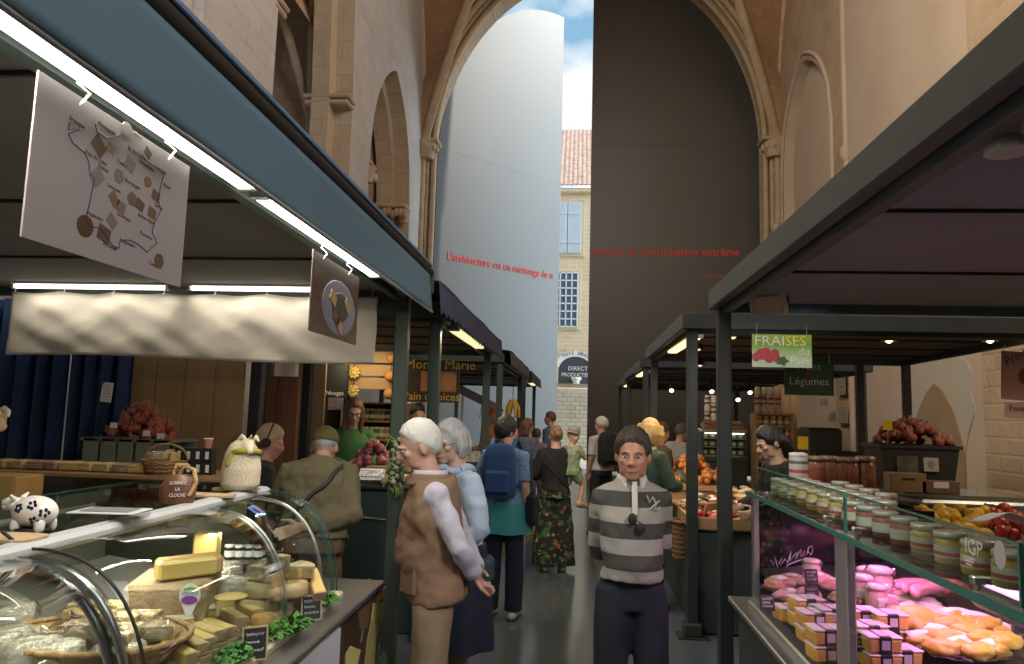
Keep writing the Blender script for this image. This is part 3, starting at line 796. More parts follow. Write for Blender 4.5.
# cast floodlights of the near canopy
def flood(name, label, loc, rz, s=1.):
    t = thing(name, label, 'lamp', loc, rz)
    mb = MB(); mb.box((0, 0, 0), (.22, .05, .16), rx=.6, bev=.012)
    for k in range(7): mb.box((-.09 + .03 * k, .03, .02), (.006, .05, .12), rx=.6)
    mb.build('body', mat('grey_cast', (.6, .6, .55), .5, .1), t)
    mb = MB(); mb.box((0, -.03, -.018), (.18, .006, .12), rx=.6); mb.build('lens', mat('flood_lens', (.5, .40, .26), .2, spec=.8), t)
    mb = MB(); mb.tube([(-.115, 0, 0), (-.115, 0, .09), (0, .02, .12), (.115, 0, .09), (.115, 0, 0)], .008, 8); mb.cyl((0, .02, .11), (0, .02, .16), .012, 8); mb.build('bracket', M_DKM, t)
    t.scale = (s,) * 3
flood('floodlight', 'grey square floodlight bolted under the near canopy beam, above the strawberry sign', P(768, 303, 4.45), -.5, 1.)
t = thing('dome_lamp', 'grey dome lamp under the near canopy edge at the picture corner', 'lamp', P(1010, 150, 1.76), 0)
mb = MB(); mb.lathe([(.0, .035), (.02, .035), (.035, .025), (.046, .004), (.052, 0), (.052, -.006), (.03, -.008), (0, -.008)], 22); 
for k in range(10):
    a = 2 * pi * k / 10; mb.box((.05 * cos(a), .05 * sin(a), -.001), (.008, .01, .008), rz=a)
mb.build('lamp_shade', mat('grey_cast', (.6, .6, .55), .5, .1), t)
mb = MB(); mb.cyl((0, 0, .03), (0, 0, .085), .017, 14); mb.cyl((.012, -.004, .035), (.012, -.004, .085), .012, 12); mb.build('stem', M_CHR, t)

# cream cloth banner behind the cheese stall, hooks
xa, xb = P(12, 290, 4.34).x, P(378, 295, 4.34).x; za, zb = P(12, 291, 4.34).z, P(200, 359, 4.34).z
t = thing('cloth_banner', 'wide cream cloth hung across the back of the cheese stall', 'cloth', ((xa + xb) / 2, 4.34, zb))
mb = MB(); W = xb - xa
def fn(u, v):
    x = -W / 2 + W * u; sag = .0
    d = .012 * noise.noise(V((u * 7 + v * 2.2, v * 1.4, 1))) + .016 * sin(u * 34 + v * 3.2) * (1 - v) ** 1.5 + .016 * noise.noise(V((u * 11 - v * 3, v * 2, 7))) + .0025 * noise.noise(V((u * 26 + v * 4, v * 5, 2)))
    return (x, d, (za - zb) * (1 - v) + .012 * sin(u * 6) * v - (.012 * abs(sin(u * 7 * pi)) * (1 - v) ** 3))
mb.sheet(fn, 150, 22, .004)
mb.build('cloth', mat('cream_cloth', (.62, .58, .50), .85, noise=(1.2, (.56, .52, .44), .1), bump=(120, .08)), t)
for k in range(8):
    mb = MB(); x = -W / 2 + W * (k + .08) / 7.2
    mb.tube([(x, 0, za - zb + .05), (x + .012, -.01, za - zb + .02), (x, -.012, za - zb - .015)], .004, 6); mb.build('hook', M_CHR, t)

# cheese map poster and platter picture hanging on wire clips
def clip(par, x, z, y=0):
    mb = MB(); mb.tube([(x - .008, y, z - .02), (x + .004, y - .012, z + .012), (x - .004, y + .01, z + .03), (x + .008, y, z + .055)], .0022, 6); mb.build('clip', M_CHR, par)
xp = -.985
q0, q1 = X(38, 70, xp), X(190, 156, xp); q2 = X(16, 235, xp)
pw, ph = q1.y - q0.y, q0.z - q2.z
pt = thing('cheese_map_poster', 'hanging white poster with a map outline and pictures of cheeses', 'poster', (xp, q0.y, q2.z), pi / 2)   # local x = depth along aisle, local -y = towards aisle
mb = MB(); mb.box((pw / 2, 0, ph / 2), (pw, .004, ph)); mb.build('sheet', mat('poster_paper', (.38, .345, .345), .6), pt)
def pm(px, py):
    q = X(px, py, xp); return V((q.y - q0.y, -.0024, q.z - q2.z))
out = [(118, 160), (112, 152), (104, 138), (98, 128), (96, 124), (101, 122), (84, 143), (76, 134), (67, 132), (69, 126), (80, 125), (92, 123), (95, 134), (108, 137), (118, 130), (123, 122)]
outl = [[(69, 122), (67, 130), (74, 128), (78, 130), (67, 134), (72, 143), (84, 153), (88, 163), (88, 170), (93, 180), (88, 205), (84, 221), (90, 227), (99, 228), (112, 246), (118, 248), (119, 240), (129, 240), (137, 244), (146, 252), (156, 243), (151, 232), (154, 222), (160, 210), (157, 200), (160, 185), (163, 175), (157, 168), (148, 163), (141, 155)],
        [(94, 124), (96, 132), (105, 138), (117, 136), (121, 130)]]
M_INK = mat('map_ink', (.03, .03, .06), .6)
mb = MB()
for line in outl:
    mb.tube([pm(*p) for p in line], [(.0012, .0012)] * len(line), 6)
mb.build('map_outline', M_INK, pt)
ch = [((.30, .16, .09), 98, 146, 8, .6), ((.62, .44, .2), 110, 148, 5, .3), ((.62, .6, .52), 126, 130, 7, 0), ((.2, .1, .06), 147, 153, 5, .5), ((.5, .48, .42), 129, 164, 7, .4), ((.6, .3, .1), 147, 182, 5, .1),
      ((.34, .2, .12), 155, 196, 6, .2), ((.55, .5, .45), 96, 177, 8, -.8), ((.5, .42, .36), 118, 176, 6, .2), ((.5, .3, .2), 113, 199, 6, .8), ((.55, .36, .28), 120, 207, 6, .2), ((.4, .25, .2), 131, 199, 6, .5), ((.3, .18, .12), 139, 205, 6, .3),
      ((.4, .26, .15), 151, 213, 6, .2), ((.24, .12, .07), 84, 226, 9, .1), ((.3, .18, .12), 103, 234, 8, .2), ((.5, .4, .34), 111, 221, 6, .6), ((.34, .22, .12), 158, 261, 7, .1), ((.7, .68, .6), 116, 150, 3, 0)]
for i, (c, px, py, r, a) in enumerate(ch):
    m = mat('printed_cheese_%d' % i, tuple(.4 * v for v in c), .6); mb = MB(); p = pm(px, py); k = r / 400
    if i % 3 == 2: mb.M = T(p) @ FRONT; mb.prism([(k * 1.1 * cos(2 * pi * j / 14), k * sin(2 * pi * j / 14)) for j in range(14)], .0005)
    else: mb.box((p.x, p.y, p.z), (2 * k, .0008, 1.6 * k), ry=a)
    mb.build('printed_cheese', m, pt)
M_INK2 = mat('brown_ink', (.14, .08, .07), .6)
def rot_txt(s, px, py, size, a=0):
    p = pm(px, py); text('lettering', s, size, M_INK2, pt, Mx.Translation(p) @ FRONT @ Mx.Rotation(a, 4, 'Z'), .0004)
for s, px, py in (('Bretagne', 68, 119), ('Normandie', 97, 124), ('Pays de Loire', 84, 153), ('Nord', 133, 134), ('Ile de France', 127, 149), ('Centre', 116, 162), ('Poitou', 97, 167), ('Champagne', 138, 162), ('Lorraine', 155, 168), ('Alsace', 162, 185), ('Limousin', 106, 186), ('Bourgogne', 124, 181), ('Savoie', 154, 206), ('Auvergne', 116, 215), ('Rhône Alpes', 137, 216), ('Aquitaine', 86, 214), ('Provence', 139, 234), ('Pyrénées', 102, 245), ('Languedoc', 119, 241), ('Corse', 148, 264)):
    rot_txt(s, px, py, .0125, -.06)
for f in (.23, .83): clip(pt, pw * f, ph)
q0, q1 = X(313, 249, xp), X(359, 276, xp); q2 = X(310, 331, xp)
pw2, ph2 = q1.y - q0.y, q0.z - q2.z
pp = thing('platter_picture', 'hanging brown picture of cheeses on an oval white plate', 'picture', (xp, q0.y, q2.z), pi / 2)
mb = MB(); mb.box((pw2 / 2, 0, ph2 / 2), (pw2, .004, ph2)); mb.build('sheet', mat('brown_print', (.05, .032, .022), .4, noise=(24, (.12, .08, .06), .4)), pp)
mb = MB(); mb.ell((pw2 * .56, -.003, ph2 * .42), (pw2 * .36, .003, ph2 * .37), nu=26, nv=12); mb.build('printed_plate', mat('printed_plate', (.20, .20, .26), .5), pp)
mb = MB(); mb.ell((pw2 * .57, -.006, ph2 * .44), (pw2 * .19, .003, ph2 * .2), nu=14); mb.build('printed_leaf', mat('printed_leaf', (.06, .07, .04), .5), pp)
for fx, fz, c in ((.4, .52, (.45, .33, .16)), (.56, .18, (.42, .26, .12)), (.72, .5, (.4, .3, .16)), (.48, .28, (.15, .07, .05))):
    mb = MB(); mb.box((pw2 * fx, -.008, ph2 * fz), (pw2 * .13, .003, ph2 * .14), ry=fx, bev=.001); mb.build('printed_cheese', mat('printed_cheese_p%d' % int(fx * 100), c, .5), pp)
for f in (.2, .75): clip(pp, pw2 * f, ph2)

# light of the dome lamp and the floodlight over the aisle
def spot(name, loc, aim, power, col, ang, size=.05):
    l = bpy.data.lights.new(name, 'SPOT'); l.energy = power; l.color = col; l.spot_size = ang; l.spot_blend = .8; l.shadow_soft_size = size
    o = bpy.data.objects.new(name, l); COL.objects.link(o); o.location = loc; o.rotation_euler = (V(aim) - V(loc)).to_track_quat('-Z', 'Y').to_euler(); return o
spot('dome_lamp_light', P(1010, 150, 1.76) + V((-.02, 0, -.05)), (-.3, 4.2, 1.0), 85, (1, .93, .84), radians(80), .06)
spot('floodlight_light', (1.4, 4.3, 2.28), (1.9, 7.5, .8), 30, (1, .92, .8), radians(75), .08)
# ------------------------------------------------------------------ the two refrigerated cases
M_GL = glass_mat('clear_glass', (.93, .97, .95))
M_GLE = mat('glass_green_edge', (.02, .065, .055), .25, spec=.4)
M_GLG = glass_mat('greenish_glass', (.90, .965, .94), .9, 0, 1.5)
M_WHT = mat('white_enamel', (.42, .44, .45), .35)
M_GLT = glass_mat('counter_glass', (.86, .92, .90), .40, .03, 1.4)
M_STL = mat('satin_steel', (.52, .51, .49), .33, .9, noise=(5, (.45, .44, .42), .2), stretch=(1, 12, 1))
M_BASE = mat('case_base_dark', (.05, .055, .055), .4)

def W(t): return Mx.Translation(-V(t.location))
# ---------- curved glass cheese case
CY0, CY1, SX, SZ, RX, RZ = .45, 3.25, -1.03, .86, -1.42, 1.31
cc = thing('cheese_case', 'curved glass cheese display case with a white top rail and chrome hoops', 'display case', (-1.5, 1.9, 0))
def gp(t, d=0.):     # glass profile, t 0 at sill .. 1 at rail
    a = t * pi / 2
    x = RX + (SX - .02 - RX) * cos(a) ** .72 + d * cos(a); z = SZ + (RZ - SZ) * sin(a) ** .92 + d * sin(a)
    return x, z
mb = MB(); mb.M = W(cc)
mb.box((-1.58, (CY0 + 3.58) / 2, .42), (1.26, 3.58 - CY0, .84), bev=.01); mb.build('base', M_BASE, cc)
mb = MB(); mb.M = W(cc); mb.box((-1.52, (CY0 + 3.6) / 2, .845), (1.2, 3.6 - CY0, .03), bev=.006); mb.build('ledge', M_STL, cc)
mb = MB(); mb.M = W(cc); mb.box((-.935, (CY0 + 2.95) / 2, .45), (.02, 2.95 - CY0, .74)); fp = mb.build('front_panel', mat('front_panel_print', (.62, .66, .66), .4, noise=(2.2, (.36, .52, .62), .55)), cc)
mb = MB(); mb.M = W(cc); mb.box((-.935, 3.26, .45), (.02, .62, .74)); vp = mb.build('picture_panel', mat('dark_picture', (.02, .018, .016), .35, noise=(9, (.10, .05, .03), .2)), cc)
def on_panel(pts, m, nm, th=.004, r=None):
    mb = MB(); mb.M = W(cc) @ Mx.Translation(V((-.925, 0, 0)))
    if r:
        mb.tube([(.0, y, z) for y, z in pts], r, 8)
    else:
        n = len(pts); a = [(0, y, z) for y, z in pts]; b = [(th, y, z) for y, z in pts]
        mb.add(a + b, [list(range(n))[::-1], list(range(n, 2 * n))] + [(i, (i + 1) % n, n + (i + 1) % n, n + i) for i in range(n)])
    mb.build(nm, m, vp)
def pp_(px, py): q = X(px, py, -.925); return q.y, q.z
on_panel([pp_(*p) for p in ((376, 598), (385, 588), (386, 590), (378, 602))] if 0 else [pp_(375, 600), pp_(385, 586), pp_(386, 592), pp_(377, 603)], mat('print_orange', (.75, .42, .05), .4), 'printed_label')
on_panel([pp_(373, 603), pp_(384, 602), pp_(381, 620), pp_(371, 621)], mat('print_yellow', (.60, .52, .18), .4), 'printed_label')
on_panel([pp_(371, 621), pp_(381, 620), pp_(376, 640), pp_(374, 664), pp_(364, 668), pp_(367, 640)], mat('print_straw', (.42, .36, .12), .4), 'printed_stalk')
on_panel([pp_(345, 655), pp_(350, 646), pp_(360, 650), pp_(356, 668), pp_(345, 668)], mat('print_lemon', (.62, .58, .2), .4), 'printed_cheese')
on_panel([pp_(358, 612), pp_(369, 604), pp_(368, 624), pp_(359, 630)], mat('print_brown', (.17, .10, .06), .4), 'printed_cheese')
on_panel([pp_(378, 662), pp_(383, 650), pp_(387, 658), pp_(385, 668)], mat('print_green', (.2, .4, .15), .4), 'printed_leaf')
on_panel([pp_(361, 642), pp_(363, 628), pp_(367, 626)], mat('print_leaf_dark', (.12, .2, .06), .4), 'printed_leaf', r=.004)
mb = MB(); mb.M = W(cc)
mb.box((SX - .01, (CY0 + CY1) / 2, SZ + .012), (.05, CY1 - CY0, .03), bev=.006); mb.build('sill', mat('cream_sill', (.60, .55, .38), .35), cc)
mb = MB(); mb.M = W(cc); mb.box((-1.62, (CY0 + CY1) / 2, .875), (1.02, CY1 - CY0 - .06, .03)); mb.box((-1.64, (CY0 + CY1) / 2, .93), (.96, CY1 - CY0 - .06, .02), ry=.125)
dk = mb.build('deck', mat('steel_deck', (.38, .36, .32), .4, .6), cc)
mb = MB(); mb.M = W(cc)
mb.box((-2.17, (CY0 + CY1) / 2, 1.08), (.03, CY1 - CY0, .46)); mb.build('back_panel', mat('back_glass', (.16, .15, .11), .12, spec=.8), cc)
mb = MB(); mb.M = W(cc)
mb.sheet(lambda u, v: (-1.98 - .16 * v + .0, CY0 + .1 + (CY1 - CY0 - .45) * u, 1.27 - .10 * v), 4, 6, .02); mb.build('inner_shelf', mat('cream_shelf', (.42, .38, .30), .4), cc)
# curved panes, hoops
for ya, yb in ((CY0, 1.76), (1.79, 2.72), (2.75, CY1)):
    mb = MB(); mb.M = W(cc)
    mb.sheet(lambda u, v: (gp(v)[0], ya + (yb - ya) * u, gp(v)[1]), 4, 22, .006); mb.build('glass_pane', M_GL, cc)
def hoop(y, r, d=-.012):
    mb = MB(); mb.M = W(cc); mb.tube([(gp(k / 16, d)[0], y, gp(k / 16, d)[1]) for k in range(17)], r, 8); mb.build('hoop', M_CHR, cc)
hoop(1.70, .011); hoop(1.75, .011); hoop(2.68, .008); hoop(2.71, .008); hoop(3.10, .008)
mb = MB(); mb.M = W(cc)
mb.tube([(gp(k / 16, .006)[0], 1.80, gp(k / 16, .006)[1]) for k in range(17)] + [(RX - .06, 1.80, RZ + .045)], .0045, 6); mb.build('cable', M_BLK, cc)
mb = MB(); mb.M = W(cc) @ Mx.Translation(V((0, CY1, 0))) @ FRONT
mb.prism([(gp(k / 18)[0], gp(k / 18)[1]) for k in range(19)] + [(-2.15, RZ), (-2.15, SZ)], .006); mb.build('end_pane', M_GLG, cc)
mb = MB(); mb.M = W(cc); mb.tube([(gp(k / 18, .002)[0], CY1 + .002, gp(k / 18, .002)[1]) for k in range(19)], .003, 6); mb.build('pane_edge', M_GLE, cc)
mb = MB(); mb.M = W(cc)      # white rounded rail
for_r = [(-.035, -.028), (.03, -.032), (.048, -.012), (.046, .012), (.02, .03), (-.035, .034)]
mb.loft([[(RX + a * .62, y, RZ + b * .62) for a, b in for_r] for y in (CY0, CY1 + .02)], True, False); mb.build('rail', M_WHT, cc)
mb = MB(); mb.M = W(cc); mb.box((-1.75, (CY0 + CY1) / 2, RZ + .012), (.60, CY1 - CY0 - .04, .012)); ts = mb.build('top_shelf', M_GLT, cc)
mb = MB(); mb.M = W(cc); mb.box((-2.055, (CY0 + CY1) / 2, RZ + .012), (.008, CY1 - CY0, .014)); mb.build('shelf_edge', M_GLE, ts)
TOPL = RZ + .018
# sticker and hand-rail
st = thing('window_sticker', 'small red and blue square sticker on the end of the curved glass', 'sticker', (0, 0, 0))
q = X(257, 511, -1.33); st.location = q
mb = MB(); mb.box((0, 0, 0), (.07, .07, .004), rx=0, ry=.55); mb.build('sheet', mat('sticker_blue', (.12, .25, .62), .4), st)
mb = MB(); mb.box((.002, .0, .003), (.045, .03, .003), ry=.55, rz=.6); mb.build('printed_mark', mat('sticker_red', (.62, .08, .1), .4), st)
area('case_strip_light', (-1.52, 1.9, RZ - .045), 2.5, 9, (1, .93, .78), (-.15, 0, -1), .04).rotation_euler = (0, .1, pi / 2)

# ---------- straight glass meat case
MY0, MY1, GX, LX, LZ, TZ = .5, 3.82, .90, .82, .77, 1.325
mc = thing('meat_case', 'straight glass meat case glowing pink, with a glass shelf of jars on top', 'display case', (1.4, 2.2, 0))
mb = MB(); mb.M = W(mc); mb.box((1.44, (MY0 + 4.0) / 2, .37), (1.14, 4.0 - MY0, .74), bev=.01); bs = mb.build('base', M_BASE, mc)
mb = MB(); mb.M = W(mc)
for k in range(7): mb.box((.866, 2.95 + .0, .18 + .035 * k), (.012, .9, .018), ry=.5)
mb.build('air_grille', mat('grille_cream', (.55, .48, .32), .5), bs)
mb = MB(); mb.M = W(mc); mb.box((1.0, (MY0 + 4.02) / 2, LZ - .015), (.36, 4.02 - MY0, .03), bev=.006); mb.build('ledge', M_STL, mc)
mb = MB(); mb.M = W(mc); mb.box((GX + .002, (MY0 + MY1) / 2, LZ + .01), (.05, MY1 - MY0, .05), bev=.008); mb.build('sill', M_STL, mc)
mb = MB(); mb.M = W(mc)
def zd(x, y): return .795 + .13 * (y - 2.3) + .10 * (x - 1.0)
mb.sheet(lambda u, v: (.93 + 1.05 * v, MY0 + (MY1 - .05 - MY0) * u, zd(.93 + 1.05 * v, MY0 + (MY1 - .05 - MY0) * u) - .022), 6, 6, .015); mb.build('deck', mat('dark_deck', (.10, .09, .09), .3, .5), mc)
mb = MB(); mb.M = W(mc); mb.box((2.0, (MY0 + MY1) / 2, .91), (.03, MY1 - MY0, .32)); mb.build('back_panel', M_BASE, mc)
mb = MB(); mb.M = W(mc); mb.box((1.35, MY1 - .01, 1.02), (.86, .006, .5)); ep = mb.build('end_pane', mat('smoky_end_pane', (.015, .012, .016), .12, spec=.8), mc)
M_CHALK = mat('chalk_pink', (.75, .6, .78), .7)
def chalk(pts, r=.0028):
    mb = MB(); mb.M = W(mc) @ Mx.Translation(V((0, MY1 - .018, 0))); mb.tube([(p.x, 0, p.z) for p in (P(a, b, MY1 - .02) for a, b in pts)], r, 5); mb.build('chalk_mark', M_CHALK, ep)
chalk([(779, 564), (782, 557), (781, 566), (785, 559), (788, 563), (786, 569), (790, 556), (791, 551), (790, 561), (794, 556), (797, 552), (796, 559), (799, 553), (801, 549), (801, 557), (805, 551), (803, 557), (807, 554), (809, 547), (812, 546), (813, 551), (811, 555), (808, 551)])
chalk([(779, 573), (790, 564), (806, 558)]); chalk([(782, 575), (793, 568), (803, 566)]); chalk([(771, 560), (774, 566), (775, 557), (778, 568)])
for ya, yb in ((MY0, 2.52), (2.64, MY1)):
    mb = MB(); mb.M = W(mc); mb.box((GX, (ya + yb) / 2, (LZ + TZ) / 2 + .01), (.006, yb - ya, TZ - LZ - .03)); mb.build('glass_pane', M_GL, mc)
for y, w in ((2.58, .11), (MY1 - .02, .05)):
    mb = MB(); mb.M = W(mc); mb.box((GX + .012, y, (LZ + TZ) / 2), (.03, w, TZ - LZ), bev=.005); mb.build('upright', mat('pinkish_steel', (.50, .44, .46), .3, .6), mc)
mb = MB(); mb.M = W(mc); mb.box((1.14, (MY0 + MY1) / 2, TZ), (.52, MY1 - MY0 + .06, .016)); ts = mb.build('glass_shelf', M_GLG, mc)
mb = MB(); mb.M = W(mc); mb.box((.88, (MY0 + MY1) / 2, TZ), (.008, MY1 - MY0 + .06, .018)); mb.build('shelf_edge', mat('glass_edge_pale', (.06, .20, .17), .2, spec=.6), ts)
for ya, yb in ((MY0, 1.58), (1.60, 2.55), (2.57, MY1)):
    mb = MB(); mb.M = W(mc); mb.box((.915, (ya + yb) / 2, TZ + .07), (.008, yb - ya, .125)); lp = mb.build('glass_lip', M_GLG, mc)
    mb = MB(); mb.M = W(mc); mb.box((.915, (ya + yb) / 2, TZ + .134), (.009, yb - ya, .004)); mb.box((.915, ya + .003, TZ + .07), (.01, .007, .125)); mb.build('lip_edge', mat('glass_edge_pale', (.06, .20, .17), .2, spec=.6), lp)
for y in (1.75, 2.45, 2.72, 3.5):
    mb = MB(); mb.M = W(mc); mb.cyl((.905, y, TZ + .008), (.905, y, TZ + .035), .008, 10); mb.box((.905, y, TZ + .03), (.03, .022, .02), bev=.004); mb.build('glass_clamp', M_CHR, mc)
# lamp housing inside at the top back
mb = MB(); mb.M = W(mc); mb.box((1.30, (MY0 + 2.3) / 2, 1.215), (.26, 2.3 - MY0, .025), ry=.10, bev=.008); mb.box((1.18, (MY0 + 2.3) / 2, 1.205), (.04, 2.3 - MY0, .06), bev=.015); mb.box((1.30, 2.29, 1.16), (.05, .03, .12), bev=.008)
hs = mb.build('lamp_housing', M_STL, mc)
mb = MB(); mb.M = W(mc); mb.tube([(1.33, MY0 + .1, 1.185), (1.33, 2.25, 1.185)], .008, 10); mb.build('pink_tube', mat('pink_tube_light', (1, .7, .85), .5, emit=((1, .45, .75), 5)), hs)
# sticker lettering on the glass lip
M_STK = mat('sticker_white', (.62, .63, .60), .6)
def lip_M(px, py): q = X(px, py, .908); return W(mc) @ Mx.Translation(q) @ Mx.Rotation(-pi / 2, 4, 'Z') @ FRONT
L0 = X(972, 548, .908)
text('lettering', 'IGP', .05, M_STK, lp, W(mc) @ Mx.Translation(V((.908, X(965, 552, .908).y, X(965, 552, .908).z))) @ Mx.Rotation(-pi / 2, 4, 'Z') @ FRONT, .0008)
mb = MB(); mb.M = W(mc); q = X(1001, 555, .908)
mb.tube([(.907, q.y, q.z), (.9055, q.y, q.z)], [(.030, .022), (.030, .022)], 18, ref=(0, 0, 1)); mb.build('round_sticker', mat('sticker_grey', (.45, .44, .44), .6), lp)
mb = MB(); mb.M = W(mc)
for k in range(3):
    q = X(969, 558 + 3.2 * k, .907); mb.box((.907, q.y, q.z), (.0015, .05 - .013 * k, .004))
mb.build('printed_wave', M_STK, lp)
l = area('meat_case_pink_light', (1.30, 2.75, 1.27), 1.7, 13, (1, .28, .74), (0, 0, -1), .1); l.rotation_euler = (0, 0, pi / 2)
l = area('meat_case_white_light', (1.55, 2.35, 1.16), .6, 2.0, (1, .96, .9), (0, .15, -1), .1); l.rotation_euler = (.15, 0, pi / 2)
# ------------------------------------------------------------------ goods
def zL(x, y): return .957 + .125 * (-1.64 - x)
def onto(px, py, zf, it=12, x_min=None, dz=0):
    z = .9
    for _ in range(it):
        q = G(px, py, z); z = zf(q.x, q.y) + dz
    return V((q.x, q.y, z))
M_PASTE = mat('cheese_paste', (.62, .46, .16), .5, noise=(6, (.55, .39, .12), .2))
M_PALE = mat('cheese_pale', (.56, .44, .22), .5, noise=(6, (.50, .37, .16), .2))
M_IVORY = mat('cheese_ivory', (.52, .43, .27), .6, noise=(9, (.44, .35, .20), .4), bump=(40, .3))
M_RIND = mat('cheese_rind', (.30, .20, .11), .85, noise=(24, (.40, .29, .17), .4), bump=(60, .5))
M_GRIND = mat('cheese_grey_rind', (.33, .29, .22), .9, noise=(18, (.47, .43, .34), .5), bump=(40, .6))
M_ORIND = mat('cheese_orange_rind', (.42, .22, .06), .7, noise=(14, (.5, .30, .10), .3), bump=(50, .3))
M_FILM = film_mat('cling_film')
M_PARS = mat('parsley_green', (.05, .17, .03), .7, noise=(30, (.10, .26, .05), .4))
M_SLATE = mat('slate_board', (.02, .022, .025), .6); M_SFR = mat('tag_frame_wood', (.45, .36, .22), .6)
M_WRIT = mat('chalk_white', (.7, .7, .68), .7)
M_WICK = mat('wicker', (.30, .17, .07), .8, noise=(40, (.40, .25, .11), .5), bump=(60, .6))

def film_on(par, d, c=(0, 0, 0), seed=0):
    mb = MB()
    mb.ell(c, (d[0] * .58, d[1] * .58, d[2] * .62), nu=18, nv=11, fn=lambda q: 1.12 + .10 * noise.noise(q * 3 + V((seed, 0, 0))))
    mb.build('film', M_FILM, par)
def wheel(r, h, rind, paste, cut=0.):
    mb = MB()
    if not cut:
        mb.lathe([(r * .8, 0), (r * .96, .006), (r, h * .25), (r * 1.01, h * .6), (r * .96, h - .006), (r * .85, h)], 28, mi=0)
        return mb
    n = 22; a0, a1 = 0, 2 * pi * cut
    arc = [(r * cos(a0 + (a1 - a0) * k / n), r * sin(a0 + (a1 - a0) * k / n)) for k in range(n + 1)]
    mb.prism([(0, 0)] + arc, h, mi=0, mi_side=0)
    e = .0012
    for a, sg in ((a0, -1), (a1, 1)):
        d = V((cos(a), sin(a), 0)); nn = V((-d.y, d.x, 0)) * sg * e
        q = [nn + d * .004 + V((0, 0, .005)), nn + d * (r - .006) + V((0, 0, .005)), nn + d * (r - .006) + V((0, 0, h - .005)), nn + d * .004 + V((0, 0, h - .005))]
        mb.add(q, [(0, 1, 2, 3), (3, 2, 1, 0)], False, 1)
    return mb
def slab(dx, dy, dz, rind_sides=True):
    """cut bar: paste body with a rind skin on the bottom and one end"""
    mb = MB(); mb.box((0, 0, dz / 2), (dx, dy, dz), bev=.004, mi=1)
    mb.box((0, 0, .003), (dx * 1.02, dy * 1.02, .008), bev=.002, mi=0); mb.box((dx / 2, 0, dz / 2), (.008, dy * 1.02, dz * 1.01), bev=.002, mi=0); mb.box((-dx / 2, 0, dz / 2), (.008, dy * 1.02, dz * 1.01), bev=.002, mi=0)
    return mb
def put_cheese(name, mb, mats, label, loc, rz=0, film=None, group=None, rx=0, ry=0):
    t = thing(name, label, 'cheese', loc, rz, group); t.rotation_euler = (rx, ry, rz)
    mb.build('body', mats, t) if film else None
    if film: film_on(t, *film)
    else:
        bpy.data.objects.remove(t); t = mb.build(name, mats); t.location = loc; t.rotation_euler = (rx, ry, rz); tag(t, label, 'cheese', group)
    return t
# big cut block with the golden log on it
b = onto(156, 627, zL); 
mb = MB(); mb.box((0, 0, .075), (.27, .30, .15), bev=.014); put_cheese('cheese_block', mb, M_RIND, 'very large brown rinded block of cheese carrying a golden log', b + V((0, .1, 0)), .28)
top = b + V((.02, .10, .152))
mb = MB(); mb.box((0, 0, .035), (.085, .22, .07), bev=.012, mi=0); mb.box((.03, -.02, .036), (.06, .20, .062), bev=.008, mi=1)
put_cheese('cheese_log', mb, [M_ORIND, M_PASTE], 'golden cut log of cheese lying on the large brown block', top + V((.03, 0, 0)), -.75)
q = onto(206, 562, zL, dz=.08); mb = MB(); mb.box((0, 0, .06), (.10, .09, .13), bev=.006); put_cheese('cheese_block', mb, M_PASTE, 'upright yellow square block standing behind the golden log', q, .3)
mb = MB(); mb.box((0, 0, -.05), (.16, .16, .1), bev=.01); put_cheese('cheese_block', mb, M_GRIND, 'grey rinded block under the upright yellow one', q, .3)
for i, (px, py, r) in enumerate(((211, 583, .085), (225, 572, .07))):
    q = onto(px, py, zL, dz=.05); mb = wheel(r, .075, M_GRIND, M_PALE); put_cheese('cheese_round', mb, M_GRIND, ('mottled grey wheel of cheese beside the large brown block', 'smaller grey wheel tucked behind the mottled one')[i], q - V((0, 0, .03)), 0)
# row of rind-topped upright slices in front of the block
for i, (px, py) in enumerate(((219, 616), (199, 627), (176, 638), (160, 648))):
    q = onto(px, py, zL); mb = MB(); mb.box((0, 0, .032), (.10, .05, .06), bev=.004, mi=1); mb.box((0, .0, .064), (.102, .054, .012), bev=.005, mi=0); mb.box((-.052, 0, .033), (.008, .052, .064), bev=.002, mi=0)
    put_cheese('cheese_slice', mb, [M_GRIND, M_PASTE], ('upright cheese slice with grey rind, last of its row toward the olive-jacketed customer', 'upright grey rinded slice just behind the white teardrop label', 'upright grey rinded slice in front of the large block corner', 'upright grey rinded slice beside the wicker tray')[i], q, .55, group='upright slices before the block')
# lying bars
B = ((248, 622, 'top'), (233, 630, 'second'), (217, 641, 'third'), (206, 645, 'fourth'), (197, 652, 'fifth'), (190, 658, 'sixth'), (178, 667, 'seventh'))
for i, (px, py, s) in enumerate(B):
    q = onto(px, py, zL); mb = slab(.15, .042, .036)
    put_cheese('cheese_bar', mb, [M_RIND, M_PASTE if i % 2 == 0 else M_PALE], 'lying yellow cheese bar with brown rind, %s down from the rounds' % s, q + V((0, 0, .025)), -.62 + rnd(-.12, .12), group='lying cheese bars', ry=rnd(-.05, .05))
    mb = slab(.15, .06, .03); put_cheese('cheese_bar', mb, [M_RIND, M_PALE], 'wrapped brown cheese bar lying under the %s yellow bar' % s, q + V((0, 0, -.008)), -.6, group='wrapped bars beneath')
